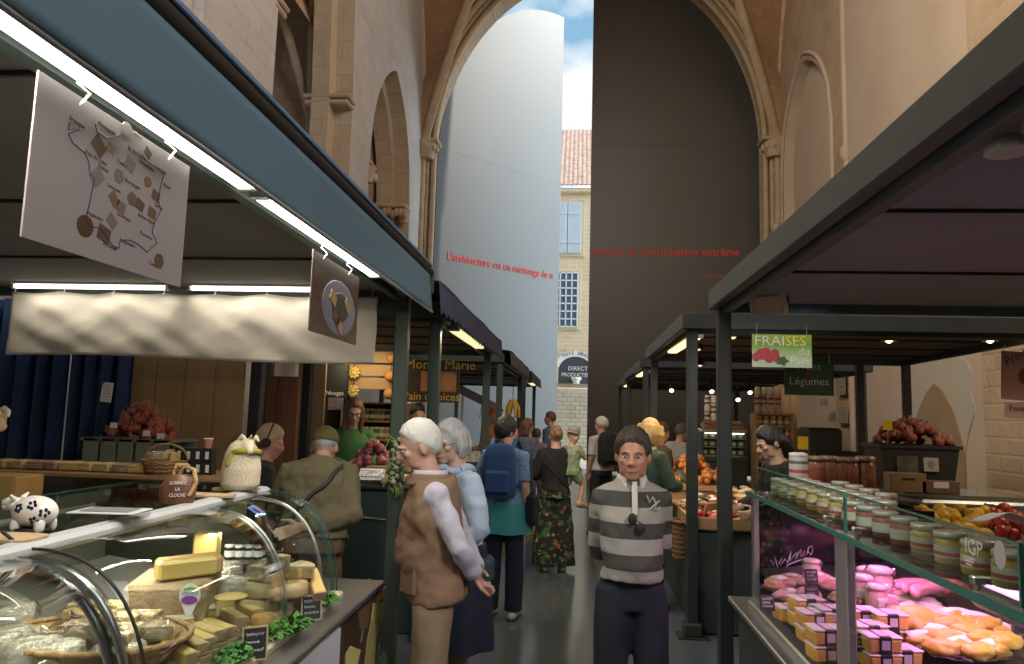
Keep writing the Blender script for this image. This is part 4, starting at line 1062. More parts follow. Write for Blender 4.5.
# half wheels, rounds
def rc(px, py, r, h, rind, paste, label, dz=0, cut=0, film=False, rz=0, rx=0):
    q = onto(px, py, zL, dz=dz)
    put_cheese('cheese_round' if not cut else 'cheese_wedge', wheel(r, h, rind, paste, cut), [rind, paste], label, q, rz, ((r * 2, r * 2, h), (0, 0, h / 2), px) if film else None, rx=rx)
rc(231, 597, .065, .07, M_GRIND, M_PALE, 'halved bowl shaped cheese with its yellow face up, wrapped in film', .06, 0, True)
q = onto(231, 597, zL, dz=.131); mb = MB(); mb.lathe([(.0, 0), (.055, 0), (.055, .004), (0, .004)], 24); put_cheese('cheese_slice', mb, M_PASTE, 'thin round yellow slice on the bowl shaped cheese', q)
rc(231, 612, .06, .06, M_IVORY, M_PALE, 'small ivory round below the bowl shaped cheese')
rc(254, 617, .06, .075, M_IVORY, M_PALE, 'ivory round in the front row, beside the lying bars', 0, 0, True)
rc(278, 616, .055, .085, M_IVORY, M_PALE, 'tall wrapped ivory round above the parsley', 0, 0, True)
rc(262, 596, .075, .06, M_IVORY, M_PALE, 'broad ivory round on the second tier of rounds', .075)
rc(288, 596, .075, .06, M_PALE, M_PALE, 'broad pale round near the end hoop', .075, 0, True)
rc(300, 603, .06, .08, M_IVORY, M_PALE, 'ivory round close to the end pane', 0)
rc(246, 579, .12, .05, M_PALE, M_IVORY, 'large pale wedge wrapped in film on top of the rounds', .135, .2, True, rz=-.3)
rc(280, 578, .13, .045, M_IVORY, M_PALE, 'ivory wedge leaning on the top tier by the middle hoop', .135, .18, False, rz=.2)
rc(300, 580, .14, .04, M_PALE, M_PASTE, 'thin pale wedge leaning toward the end pane', .14, .14, False, rz=2.4, rx=.25)
rc(266, 572, .10, .05, M_PALE, M_IVORY, 'pale wedge crowning the pile of rounds', .175, .17, False, rz=.9)
q = onto(314, 588, zL, dz=.10); put_cheese('cheese_bar', slab(.14, .05, .04), [M_RIND, M_PASTE], 'tilted cheese bar leaning at the end pane beside the parsley', q, -.9, ry=.5)
rc(264, 632, .05, .06, M_ORIND, M_PALE, 'yellowish round half hidden by the parsley')
# wicker tray with wrapped wedges
tq = onto(96, 655, zL)
t = thing('wicker_tray', 'shallow wicker tray heaped with wrapped cheese wedges', 'basket', tq)
mb = MB()
def oval(r1, r2, z, n=30): return [(r1 * cos(2 * pi * k / n), r2 * sin(2 * pi * k / n), z) for k in range(n)]
mb.loft([oval(.23, .15, 0), oval(.27, .19, .05), oval(.28, .2, .06), oval(.265, .185, .055), oval(.22, .14, .012)], True); mb.build('weave', M_WICK, t)
mb = MB(); pts = oval(.28, .2, .064); mb.tube(pts + [pts[0]], .009, 6); mb.build('rim', M_WICK, t)
wl_ = ['yellow wedge pointing at the chrome hoop', 'yellow wedge in the middle of the wicker tray', 'square slab at the corner of the large block', 'pale slab beside the large block', 'yellow slab at the back of the wicker tray', 'pale wrapped piece at the front of the wicker tray', 'pinkish wrapped piece by the large block', 'wrapped wedge at the back edge of the wicker tray', 'yellow wedge partly behind the black cable', 'wrapped wedge against the twin hoops', 'small slab between the two yellow wedges']
for i, (px, py, rz, big) in enumerate(((76, 633, .6, 1), (103, 634, -.5, 1), (124, 628, .3, 0), (143, 626, .2, 0), (109, 616, .5, 0), (93, 648, 0, 2), (138, 641, .3, 2), (86, 616, .1, 0), (62, 622, .8, 1), (56, 640, .3, 2), (90, 624, .9, 0))):
    q = onto(px, py, zL, dz=.05)
    if big == 1: mb = wheel(.12, .035, M_RIND, M_PASTE, .12); m = [M_PASTE, M_PASTE]; d = ((.12, .09, .04), (.06, .03, .015), i)
    elif big == 0: mb = slab(.09, .07, .045); m = [M_RIND, M_PALE if i % 2 else M_PASTE]; d = ((.1, .09, .05), (0, 0, .02), i)
    else: mb = wheel(.1, .04, M_RIND, M_PALE, .2); m = [M_RIND, M_IVORY]; d = ((.12, .11, .05), (.04, .04, .02), i)
    put_cheese('cheese_wedge', mb, m, wl_[i], q, rz, d, 'wedges in the wicker tray')
for i, (px, py, r, lab) in enumerate(((118, 668, .075, 'large wrapped wheel in front of the wicker tray'), (28, 662, .08, 'wrapped pale cheese just before the twin chrome hoops'), (8, 655, .075, 'wrapped pale cheese at the picture edge inside the case'), (60, 668, .06, 'wrapped pale round beside the small slate tag by the hoops'), (8, 625, .07, 'wrapped cheese behind, at the picture edge inside the case'))):
    rc(px, py, r, .07, M_GRIND, M_PALE, lab, 0, 0, True)
# parsley
for i, (px, py, lab) in enumerate(((276, 640, 'bunch of parsley in front of the ivory rounds'), (234, 664, 'bunch of parsley at the foot of the yellow bars'), (324, 606, 'bunch of parsley in the far end of the case'), (296, 632, 'sprig of parsley along the cream sill'))):
    q = onto(px, py, zL); mb = MB()
    for k in range(150):
        a, r = rnd(0, 2 * pi), .07 * sqrt(random.random()); h = .015 + .05 * (1 - r / .07) * random.random() + .01
        p = V((r * cos(a) * .8, r * sin(a), h)); d = rnd(.008, .016); e = Euler((rnd(-1, 1), rnd(-1, 1), rnd(0, 6))).to_matrix()
        vs = [p + e @ V(v) for v in ((-d, 0, 0), (-d * .3, d * .5, .003), (0, d * 1.2, 0), (d * .3, d * .5, .003), (d, 0, 0), (0, -d, .002))]
        mb.add(vs, [(0, 1, 5), (1, 2, 3), (1, 3, 5), (3, 4, 5)], False)
        if k % 5 == 0: mb.tube([(p.x * .3, p.y * .3, 0), tuple(p)], .0016, 4)
    tag(mb.build('parsley', M_PARS), lab, 'herbs', 'parsley in the cheese case').location = q
# slate price tags
def slate(px, py, zf, label, w=.062, h=.085, rz=0, lean=.15, grp='slate price tags', dz=0, frame=True, y=None):
    q = onto(px, py, zf, dz=dz) if y is None else P(px, py, y)
    t = thing('price_tag', label, 'price tag', q, rz, grp)
    mb = MB(); mb.M = T(rx=-lean); mb.box((0, 0, h / 2), (w, .005, h)); mb.build('slate', M_SLATE, t)
    if frame:
        mb = MB(); mb.M = T(rx=-lean)
        for sg in (-1, 1): mb.box((sg * w / 2, 0, h / 2), (.005, .009, h + .004)); mb.box((0, 0, h / 2 + sg * h / 2), (w, .009, .005))
        mb.build('frame', M_SFR, t)
    mb = MB(); mb.M = T(rx=-lean)
    for k in range(3):
        z = h * (.78 - .24 * k); pts = [(-w * .36 + w * .72 * j / 12, -.0035, z + .006 * ((-1) ** j) * (.4 + .6 * random.random())) for j in range(int(13 - 3 * (k == 1)))]
        mb.tube(pts, .0013, 4)
    mb.build('chalk_line', M_WRIT, t)
    return t
slate(254, 660, zL, 'slate price tag in a pale frame before the parsley and yellow bars', .075, .1, .55)
slate(311, 620, zL, 'slate price tag in a pale frame by the end hoop', .075, .09, .6)
slate(44, 662, zL, 'small dark price tag leaning near the twin chrome hoops', .06, .08, .4)
# white teardrop label
q = onto(188, 622, zL, dz=.055); t = thing('teardrop_label', 'white teardrop pick label with green and purple print stuck among the cheeses', 'label', q, .3)
mb = MB(); mb.M = FRONT; pts = [(0, 0)] + [(.034 * cos(a), .088 + .038 * sin(a)) for a in [-.75 + (pi + 1.5) * k / 20 for k in range(21)]]; mb.prism(pts, .003); mb.build('card', mat('white_card', (.74, .74, .74), .5), t)
mb = MB(); mb.M = T((0, -.005, .073)) @ FRONT; mb.prism([(.026 * cos(2 * pi * k / 20), .014 * sin(2 * pi * k / 20)) for k in range(20)], .001); mb.build('purple_print', mat('print_purple', (.22, .06, .32), .5), t)
text('lettering', 'LOCALE', .0145, mat('print_navy', (.04, .05, .2), .5), t, wall_M((0, -.0045, .090), 0), .0004, 'CENTER')
mb = MB(); mb.tube([(-.02, -.005, .108), (0, -.005, .114), (.018, -.005, .109)], .003, 6); mb.build('green_print', mat('print_leafgreen', (.12, .42, .12), .5), t)
# black lidded pots at the back of the case
for k in range(8):
    px, py = 229 + 9.5 * (k % 4) + 4 * (k // 4), 551 + 7 * (k // 4)
    q = onto(px, py + 8, zL, dz=.10 if k < 4 else .06)
    if k == 0:
        pot = thing('preserve_pot', 'small black pot with a white label at the back of the cheese case', 'jar', q, 0, 'black pots in the cheese case')
        mb = MB(); mb.lathe([(.019, 0), (.022, .004), (.022, .05)], 12); mb.build('body', M_BLK, pot)
        mb = MB(); mb.lathe([(.0225, .012), (.0225, .038)], 12, cap=False); mb.build('paper_label', mat('white_card', (.74, .74, .74), .5), pot)
        mb = MB(); mb.lathe([(.023, .05), (.023, .058), (.02, .06)], 12); mb.build('lid', mat('silver_lid', (.6, .6, .6), .3, .8), pot)
    else: dup(pot, q)
mb = MB(); q = onto(248, 567, zL); mb.box((0, 0, .03), (.26, .16, .075)); tag(mb.build('pot_riser', M_BASE), 'dark riser under the small black pots in the cheese case', 'riser').location = q

# ---------- on top of the cheese case
bank = thing('cow_money_box', 'white ceramic cow money box with black flower spots', 'ornament', G(33, 531, TOPL), 0)
mb = MB(); mb.ell((0, 0, .06), (.072, .05, .05), nu=26, nv=16)
mb.tube([(-.055, 0, .075), (-.085, 0, .085), (-.098, 0, .082)], [.026, .02, .017], 14, dome=True)
for sg in (-1, 1): mb.tube([(-.06, sg * .02, .1), (-.058, sg * .036, .112)], [.009, .004], 8, dome=True)
for x in (-.04, .04):
    for sg in (-1, 1): mb.tube([(x, sg * .025, .03), (x, sg * .028, .012)], [.016, .015], 10, dome=True)
mb.build('body', mat('glazed_white', (.72, .70, .66), .2, coat=.5), bank)
for x, z in ((.02, .085), (.055, .062), (.03, .038), (-.02, .075)):
    mb = MB()
    for k in range(5):
        a = 2 * pi * k / 5; xx = x + .009 * cos(a); zz = z + .009 * sin(a)
        yy = -.05 * sqrt(max(.05, 1 - (xx / .072) ** 2 - ((zz - .06) / .05) ** 2)); mb.ell((xx, yy, zz), (.0065, .003, .0065), nu=8, nv=6)
    mb.build('flower_spot', mat('dark_navy_glaze', (.015, .02, .05), .25), bank)
mb = MB(); mb.ell((-.095, -.006, .072), (.012, .014, .01), nu=10, nv=7); mb.build('muzzle', mat('pink_glaze', (.62, .42, .38), .3), bank)
mb = MB(); mb.lathe([(.05, 0), (.054, .006), (.05, .012)], 20); mb.build('foot', M_BLK, bank)
bank.scale = (.9,) * 3
t = thing('plastic_tray', 'clear plastic tray with a dark label on the glass top of the cheese case', 'tray', G(110, 519, TOPL), .1)
mb = MB(); mb.box((0, 0, .012), (.20, .13, .022), bev=.006); mb.build('tray', glass_mat('clear_plastic', (.85, .87, .88), .9, .08, 1.6), t)
mb = MB(); mb.box((0, 0, .0255), (.205, .135, .004), bev=.002); mb.build('rim', mat('milky_plastic', (.55, .57, .58), .3), t)
mb = MB(); mb.box((0, 0, .029), (.15, .085, .003)); mb.build('paper_label', mat('dim_label', (.18, .19, .20), .4), t)
bell = thing('cow_bell', 'brown cow bell lettered in white with a rope handle', 'bell', G(177, 503, TOPL), .2)
mb = MB(); prof = [(.058, .03, 0), (.066, .036, .02), (.066, .04, .06), (.05, .036, .09), (.03, .026, .105)]
mb.loft([[(a * cos(2 * pi * k / 20), b * sin(2 * pi * k / 20), z) for k in range(20)] for a, b, z in prof]); mb.build('body', mat('brown_leather_bell', (.14, .06, .04), .4, noise=(7, (.18, .08, .05), .2)), bell)
mb = MB(); mb.tube([(.0, 0, .10), (.02, 0, .135), (.055, -.01, .125), (.07, -.02, .08), (.05, -.03, .03)], .008, 8); mb.tube([(-.02, 0, .105), (-.01, 0, .14), (.03, 0, .14)], .008, 8); mb.build('rope', mat('jute_rope', (.42, .28, .13), .9, bump=(90, .6)), bell)
for z, s in ((.072, 'SONNEZ'), (.05, 'LA'), (.028, 'CLOCHE')):
    mb = MB(); text('lettering', s, .018, mat('bell_white', (.62, .6, .58), .6), bell, wall_M((.012, -.043, z), .15), .002, 'CENTER', .8)
def board(label, px, py, w, d, m, z=None, rz=.0):
    mb = MB(); pts = [(w / 2 * (1 + .06 * noise.noise(V((cos(a) * 2, sin(a) * 2, px)))) * (abs(cos(a)) ** .5) * (1 if cos(a) > 0 else -1), d / 2 * (abs(sin(a)) ** .5) * (1 if sin(a) > 0 else -1)) for a in [2 * pi * k / 36 + .01 for k in range(36)]]
    mb.prism(pts, .008); o = mb.build('cork_mat', m); o.location = G(px, py, z or TOPL); o.rotation_euler[2] = rz; tag(o, label, 'mat')
M_CORK = mat('cork', (.40, .28, .16), .9, noise=(50, (.5, .37, .23), .4), bump=(70, .4))
board('brown cork mat beside the cow money box, at the picture edge', 8, 539, .18, .12, M_CORK)
board('pale cork mat behind the cow bell, before the cream sheep', 208, 496, .22, .10, M_CORK)
board('pale cork mat under the cream sheep', 236, 490, .20, .09, M_CORK)
# cream cloth sheep doorstop
sh = thing('sheep_doorstop', 'cream cloth sheep doorstop with an olive scarf standing at the case end', 'soft toy', G(240, 489, TOPL + .008), .0)
mb = MB(); mb.loft([[(a * cos(2 * pi * k / 24), b * sin(2 * pi * k / 24), z) for k in range(24)] for a, b, z in ((.07, .06, 0), (.083, .075, .02), (.084, .075, .09), (.075, .066, .15), (.055, .05, .19), (.03, .03, .21))])
mb.ell((.032, -.02, .185), (.034, .034, .036), nu=14); mb.tube([(.045, -.04, .18), (.06, -.055, .165)], [.024, .017], 12, dome=True)
mb.remesh('body', mat('cream_felt', (.60, .54, .40), .95, noise=(8, (.54, .47, .34), .2), bump=(120, .3)), .006, sh, 5, .0012, 14)
for sg in (-1, 1):
    mb = MB(); mb.tube([(.03 + .02 * sg, -.01, .21), (.03 + .034 * sg, -.012, .225), (.03 + .045 * sg, -.016, .21)], [.009, .012, .006], 8, dome=True); mb.build('ear', mat('cream_felt', (.60, .54, .40), .95), sh)
    mb = MB(); mb.tube([(.03 + .012 * sg, -.025, .22), (.03 + .022 * sg, -.035, .235)], [.007, .003], 8, dome=True); mb.build('horn', mat('pale_horn', (.7, .66, .56), .6), sh)
mb = MB(); pts = [(.02 + .056 * cos(a), -.012 + .052 * sin(a), .155 + .014 * cos(a + 1)) for a in [2 * pi * k / 16 for k in range(17)]]; mb.tube(pts, .014, 8); mb.tube([(-.02, -.055, .15), (-.03, -.07, .11)], [.016, .012], 8, dome=True); mb.build('scarf', mat('olive_scarf', (.30, .27, .05), .9, bump=(60, .4)), sh)
# plush cow ear at the picture edge
pz = P(3, 424, 3.0); t = thing('plush_cow', 'tan plush cow with curled horns hanging at the picture edge by the blue drapes', 'soft toy', pz, 0)
mb = MB(); mb.ell((-.05, 0, .02), (.055, .05, .06)); mb.ell((-.005, -.02, -.01), (.036, .03, .028)); mb.remesh('body', mat('tan_plush', (.55, .42, .24), .95, bump=(80, .4)), .006, t, 3)
mb = MB(); mb.tube([(-.03, 0, .05), (.0, 0, .07), (.02, 0, .055), (.03, -.01, .035)], [.012, .012, .01, .006], 8, dome=True); mb.build('horn', mat('pale_horn', (.7, .66, .56), .6), t)
mb = MB(); mb.tube([(-.05, 0, .07), (-.05, 0, .3)], .003, 6); mb.build('hanging_string', M_BLK, t)

# ---------- counter behind, drapes and boards
bc = thing('back_counter', 'glass fronted counter closing the back of the cheese stall', 'counter', (-2.75, 4.0, 0))
mb = MB(); mb.M = W(bc); mb.box((-2.72, 4.02, .5), (1.64, .4, 1.0), bev=.01); mb.build('base', mat('counter_olive', (.12, .11, .07), .5), bc)
zt = P(100, 472, 3.9).z
mb = MB(); mb.M = W(bc); mb.box((-2.72, 4.02, zt - .012), (1.7, .46, .025), bev=.005); mb.build('top', mat('counter_wood', (.34, .20, .09), .45, noise=(3, (.26, .15, .07), .2), stretch=(1, 8, 1)), bc)
mb = MB(); mb.M = W(bc); mb.box((-2.72, 3.83, (1.0 + zt) / 2 - .01), (1.6, .008, zt - 1.03)); mb.build('glass_front', M_GLG, bc)
mb = MB(); mb.M = W(bc); mb.box((-2.72, 4.18, (1.0 + zt) / 2 - .01), (1.6, .02, zt - 1.03)); mb.build('back_panel', mat('counter_back', (.22, .19, .08), .5), bc)
for k in range(6):      # cheeses inside the glass front
    mb = MB(); mb.box((0, 0, .07), (.17, .14, .14), bev=.02); o = mb.build('cheese_block', mat('olive_cheese', (.30, .27, .12), .6, noise=(8, (.36, .33, .17), .3))); o.location = (-3.3 + .22 * k, 4.02, 1.0); tag(o, 'greenish yellow cheese block in a row behind the back counter glass', 'cheese', 'blocks behind the counter glass')
pk = ['yellow', 'brown', 'pale', 'brown', 'pale', 'yellow', 'yellow', 'brown']
for k in range(9):
    px = 8 + 17 * k; q = P(px, 470, 3.95); q.z = zt + .001
    t = thing('cheese_packet', ('flat film wrapped packet of sliced cheese lying on the back counter'), 'cheese packet', q, rnd(-.2, .2), 'packets on the back counter')
    c = [M_PASTE, M_RIND, M_PALE][(k * 2 + k // 3) % 3]
    mb = MB(); mb.box((0, 0, .018), (.10, .16, .03), bev=.006); mb.box((0, -.02, .04), (.09, .12, .018), bev=.005); mb.build('slice_stack', c, t); film_on(t, (.1, .15, .045), (0, 0, .025), k)
mb = MB(); mb.M = W(bc); mb.box((-2.95, 3.45, .565), (.7, .4, 1.13), bev=.01); mb.build('side_counter', mat('counter_olive', (.12, .11, .07), .5), bc)
mb = MB(); mb.box((0, 0, .095), (.24, .2, .19), bev=.008, mi=0); mb.box((.0, -.003, .095), (.222, .2, .172), mi=1)
o = mb.build('cheese_block', [M_ORIND, M_PASTE]); o.location = (P(22, 500, 3.4).x - .125, 3.45, 1.13); tag(o, 'big golden yellow cheese block standing behind the cow money box', 'cheese')
bk = thing('wicker_basket', 'round wicker basket with a hooped handle holding wrapped cheeses', 'basket', (P(162, 476, 3.92).x, 3.95, zt), 0)
mb = MB(); mb.lathe([(.09, 0), (.11, .03), (.125, .07), (.13, .08), (.12, .078), (.1, .02), (0, .015)], 26, cap=False)
for z in (.02, .04, .06): 
    r = .1 + z * .38; pts = [(r * cos(2 * pi * k / 30), r * sin(2 * pi * k / 30), z + .004 * (-1) ** k) for k in range(31)]; mb.tube(pts, .006, 5)
mb.build('weave', M_WICK, bk)
mb = MB(); pts = [(.128 * cos(a), 0, .075 + .09 * sin(a)) for a in [pi * k / 14 for k in range(15)]]; mb.tube(pts, .007, 6); mb.build('handle', M_WICK, bk)
for k, (x, y, z, m, s) in enumerate(((-.05, -.02, .07, M_IVORY, 'ivory piece'), (.05, 0, .075, M_PASTE, 'yellow piece'), (0, .04, .085, M_PALE, 'pale piece'), (-.01, -.05, .08, M_IVORY, 'small ivory piece'))):
    put_cheese('cheese_wedge', slab(.07, .05, .045), [m, m], 'wrapped %s heaped in the hooped wicker basket' % s, bk.location + V((x, y, z)), k, ((.08, .06, .05), (0, 0, .02), k))
# red garlic pile
M_RGAR = mat('red_garlic', (.26, .05, .035), .55, noise=(12, (.40, .12, .08), .4))
def pile(name, label, cat, loc, n, rx, ry, h, r, m, grp, part_fn=None, sq=1.):
    first = None
    for k in range(n):
        a = rnd(0, 2 * pi); f = (k + .5) / n
        zz = h * f; rad = (1 - f) ** .6 * rnd(.75, 1)
        p = V(loc) + V((rx * rad * cos(a), ry * rad * sin(a), zz))
        if first is None:
            first = thing(name, label, cat, p, 0, grp)
            mb = MB(); mb.ell((0, 0, r * .8), (r, r, r * .82 * sq), nu=12, nv=8, fn=lambda q: 1 + .04 * cos(6 * math.atan2(q.y, q.x))); mb.build('bulb', m, first)
            mb = MB(); mb.tube([(0, 0, r * 1.5), (r * .1, 0, r * 1.9), (r * .3, 0, r * 2.1)], [r * .22, r * .12, r * .1], 7); mb.build('stalk', mat('dry_stalk', (.45, .30, .17), .9), first)
        else: dup(first, p, rot=(rnd(-.6, .6), rnd(-.6, .6), rnd(0, 6)), scale=rnd(.85, 1.15))
gq = P(137, 445, 4.62); 
cr = thing('wooden_crate', 'grey slatted crate under the heap of red garlic behind the counter', 'crate', (gq.x, 4.66, P(137, 470, 4.62).z))
mb = MB()
for k in range(5): mb.box((-.24 + .12 * k, -.16, .1), (.10, .02, .22), bev=.004)
mb.box((0, .0, .2), (.62, .34, .02)); mb.box((0, .16, .1), (.6, .02, .2)); mb.build('slats', mat('grey_green_wood', (.16, .17, .13), .8), cr)
mb = MB(); mb.box((0, 0, -.45), (.6, .3, .88)); mb.build('stand', M_BLK, cr)
pile('garlic_bulb', 'dark red garlic bulb in the heap with little white flags behind the cheese counter', 'garlic', (gq.x, 4.66, P(137, 446, 4.62).z), 130, .27, .14, .25, .028, M_RGAR, 'red garlic heap behind the cheese counter')
for px, py in ((113, 425), (146, 433), (160, 436)):
    t = thing('price_flag', 'small white paper flag stuck in the red garlic heap', 'price tag', P(px, py + 8, 4.52), 0, 'flags in the red garlic')
    mb = MB(); mb.box((0, 0, .05), (.05, .002, .035)); mb.build('flag', mat('white_card', (.74, .74, .74), .5), t); mb = MB(); mb.cyl((0, 0, -.02), (0, 0, .05), .0025, 6); mb.build('stick', M_WOOD, t)
# black jam boxes
jb = None
for r in range(2):
    for k in range(4):
        q = P(196 + 9 * k, 481 - 14 * r, 4.15); q.z = zt + .076 * r
        if jb is None:
            jb = thing('jam_box', 'small black box with a white label in a stack beside the cream sheep', 'box', (q.x, 3.98, zt), 0, 'black boxes beside the sheep')
            mb = MB(); mb.box((0, 0, .037), (.055, .055, .073), bev=.003); mb.build('carton', M_BLK, jb); mb = MB(); mb.box((0, -.028, .034), (.02, .003, .042)); mb.build('paper_label', mat('white_card', (.74, .74, .74), .5), jb)
        else: dup(jb, (q.x, 3.98, zt + .0735 * r))
t = thing('paper_cup', 'paper cup standing on the stack of small black boxes', 'cup', (P(222, 452, 4.15).x, 3.98, zt + .148)); mb = MB(); mb.lathe([(.018, 0), (.026, .05), (.028, .052), (.024, .05), (.016, .004)], 16); mb.build('cup', mat('salmon_paper', (.55, .30, .20), .7), t); mb = MB(); mb.lathe([(.0275, .052), (.0275, .056), (0, .056)], 16); mb.build('lid', mat('white_card', (.74, .74, .74), .5), t)
# blue drapes, plywood, dark posts
dz0 = .02
t = thing('blue_drapes', 'deep blue drapes hanging in folds at the back of the cheese stall', 'drapes', (P(62, 400, 5.0).x, 5.0, 0))
xa, xb = P(-12, 400, 5.0).x - t.location.x, P(128, 400, 5.0).x - t.location.x
for i, (a, b) in enumerate(((xa, xa + (xb - xa) * .55), (xa + (xb - xa) * .55, xb))):
    mb = MB(); mb.sheet(lambda u, v: (a + (b - a) * u, .05 * sin(u * 26 + i) + .02 * sin(u * 61 + v), P(60, 300, 5.0).z * (1 - v) + .03 * v), 90, 12, .004); mb.build('drape', mat('blue_cloth', (.02, .045, .11), .85, bump=(60, .2)), t)
mb = MB(); mb.tube([(xa - .1, 0, 2.53), (xb + .1, 0, 2.53)], .02, 8); mb.build('pole', M_DKM, t)
t = thing('paper_notice', 'small white paper notice pinned on the blue drapes', 'notice', P(106, 402, 4.92)); mb = MB(); mb.box((0, 0, .07), (.085, .003, .14), ry=.08); mb.build('sheet', mat('white_card', (.74, .74, .74), .5), t)
mb = MB()
for k in range(5): mb.box((0, -.004 - .0, .12 - .02 * k), (.06, .002, .004), ry=.08)
mb.build('printed_line', mat('grey_print', (.3, .3, .3), .6), t)
mb = MB(); mb.ell((-.03, -.003, .135), (.008, .008, .008)); mb.build('red_pin', mat('red_pin', (.5, .06, .05), .4), t)
def boards(name, label, px0, px1, py0, y, n, m, zb=.02, cat='partition', tilt=0):
    a, b = P(px0, py0, y), P(px1, py0, y); mb = MB(); w = (b.x - a.x) / n; t = (a.z - zb)
    for k in range(n): mb.box((-(b.x - a.x) / 2 + w * (k + .5), rnd(-.005, .005), t / 2), (w - .006, .025, t), bev=.004)
    o = mb.build(name, m); o.location = ((a.x + b.x) / 2, y, zb); tag(o, label, cat)
M_PLY = mat('plywood', (.34, .21, .09), .7, noise=(2.5, (.25, .15, .06), .2), stretch=(6, 1, .7))
M_REDW = mat('red_stained_boards', (.28, .12, .06), .6, noise=(3, (.22, .09, .045), .2), stretch=(8, 1, .7))
boards('plywood_partition', 'brown plywood partition behind the heap of red garlic', 129, 247, 355, 5.12, 4, M_PLY)
boards('board_partition', 'reddish brown board partition behind the person with the headset', 268, 300, 376, 7.6, 3, M_REDW)
boards('pale_partition', 'narrow pale wooden partition beside the reddish boards', 300, 328, 352, 7.9, 2, mat('pale_boards', (.36, .27, .17), .7, noise=(3, (.3, .22, .14), .2), stretch=(8, 1, .7)))
mb = MB(); 
for px in (258, 307):
    pass
def lone_post(px, pyt, y, label, lean=0):
    q = P(px, pyt, y); mb = MB(); mb.box((0, 0, q.z / 2), (.085, .085, q.z), bev=.008); mb.box((0, 0, .01), (.16, .16, .02)); o = mb.build('steel_post', M_BLK); o.location = (q.x, y, 0); tag(o, label, 'post')
lone_post(259, 362, 5.15, 'dark steel post at the edge of the brown plywood'); lone_post(309, 362, 6.6, 'thin dark steel post beside the pale partition')
# ------------------------------------------------------------------ contents of the meat case
def onM(px, py, dz=0): return onto(px, py, zd, 14, dz=dz)
M_ORG = mat('foie_orange', (.62, .33, .07), .45, noise=(10, (.66, .42, .14), .3)); M_LID = mat('pale_film_lid', (.62, .58, .60), .3)
M_MEAT = mat('duck_meat', (.36, .12, .11), .4, noise=(14, (.58, .40, .34), .5)); M_SAUS = mat('sausage_pink', (.45, .20, .24), .4, noise=(12, (.55, .30, .32), .3))
M_POUL = mat('yellow_poultry', (.62, .36, .02), .4, noise=(18, (.60, .44, .18), .4), bump=(40, .25)); M_CARD = mat('white_card', (.74, .74, .74), .5)
M_REDC = mat('red_mince', (.50, .07, .07), .5, noise=(30, (.62, .2, .18), .4), bump=(50, .5)); M_CLIP = mat('steel_clip', (.6, .6, .6), .25, 1.)
M_JGL = glass_mat('jar_glass', (.96, .97, .96), .9, .02, 1.4)
tray = None
def foie(q, rz, label, group='orange terrine trays with black bands'):
    global tray
    if tray is None:
        tray = thing('pate_tray', label, 'food tray', q, rz, group)
        mb = MB(); mb.box((0, 0, .026), (.115, .085, .05), bev=.008, taper=1.04); mb.build('tray', M_ORG, tray)
        mb = MB(); mb.box((0, 0, .054), (.122, .092, .007), bev=.003); mb.build('film_lid', M_LID, tray)
        mb = MB(); mb.box((0, 0, .029), (.042, .0935, .059), bev=.002); bd = mb.build('paper_band', mat('band_black', (.02, .018, .02), .5), tray)
        mb = MB(); mb.box((0, 0, .059), (.03, .07, .001)); mb.box((0, -.047, .03), (.028, .001, .03)); mb.build('band_print', mat('band_lilac', (.55, .48, .58), .5), bd)
    else: dup(tray, q, rz, label, group)
FT = [(806, 627, 2), (815, 642, 2), (826, 660, 2), (832, 638, 2), (861, 640, 2), (868, 656, 2), (880, 668, 2), (888, 644, 2), (900, 664, 1), (790, 620, 1), (846, 654, 1)]
FTL = ['by the glass upright', 'nearest the glass sill', 'at the foot of the pink upright', 'just behind the pink upright', 'under the slate tags', 'in the middle of the case', 'low in the middle of the case', 'beside the big yellow chicken', 'before the yellow chicken', 'at the far end near the sill', 'half hidden by the upright']
for i, (px, py, n) in enumerate(FT):
    q = onM(px, py)
    for k in range(n): foie(q + V((0, 0, .0585 * k)), .15 + rnd(-.08, .08), 'banded orange terrine tray, %s of the stack %s' % (('bottom', 'top', 'third')[k] if n > 1 else 'single', FTL[i]) if n > 1 else 'single orange terrine tray with a black band, ' + FTL[i])
def pack(px, py, d, m, label, rz=0, lab=True, dz=0, tilt=0):
    q = onM(px, py, dz); t = thing('meat_pack', label, 'meat pack', q, rz, 'vacuum packed meat'); t.rotation_euler = (tilt, 0, rz)
    mb = MB(); sd = px * .1
    mb.ell((0, 0, d[2] * .5), (d[0] / 2, d[1] / 2, d[2] / 2), nu=26, nv=16, fn=lambda v: 1 + .22 * noise.noise(v * 1.7 + V((sd, 0, 0))) + .10 * noise.noise(v * 4 + V((sd, 0, 3)))); mb.build('meat', m, t)
    mb = MB(); mb.sheet(lambda u, v: (d[0] * .66 * (2 * u - 1), d[1] * .66 * (2 * v - 1), d[2] * .3 + .008 * noise.noise(V((u * 6, v * 6, sd)))), 12, 10, .0015); mb.build('bag_rim', M_FILM, t)
    if lab: mb = MB(); mb.sheet(lambda u, v: (d[0] * .2 * (2 * u - 1), d[1] * .26 * (2 * v - 1), d[2] * (1.04 - .12 * ((2 * u - 1) ** 2 + (2 * v - 1) ** 2))), 4, 4, .002); mb.build('paper_label', M_LID, t)
    return t
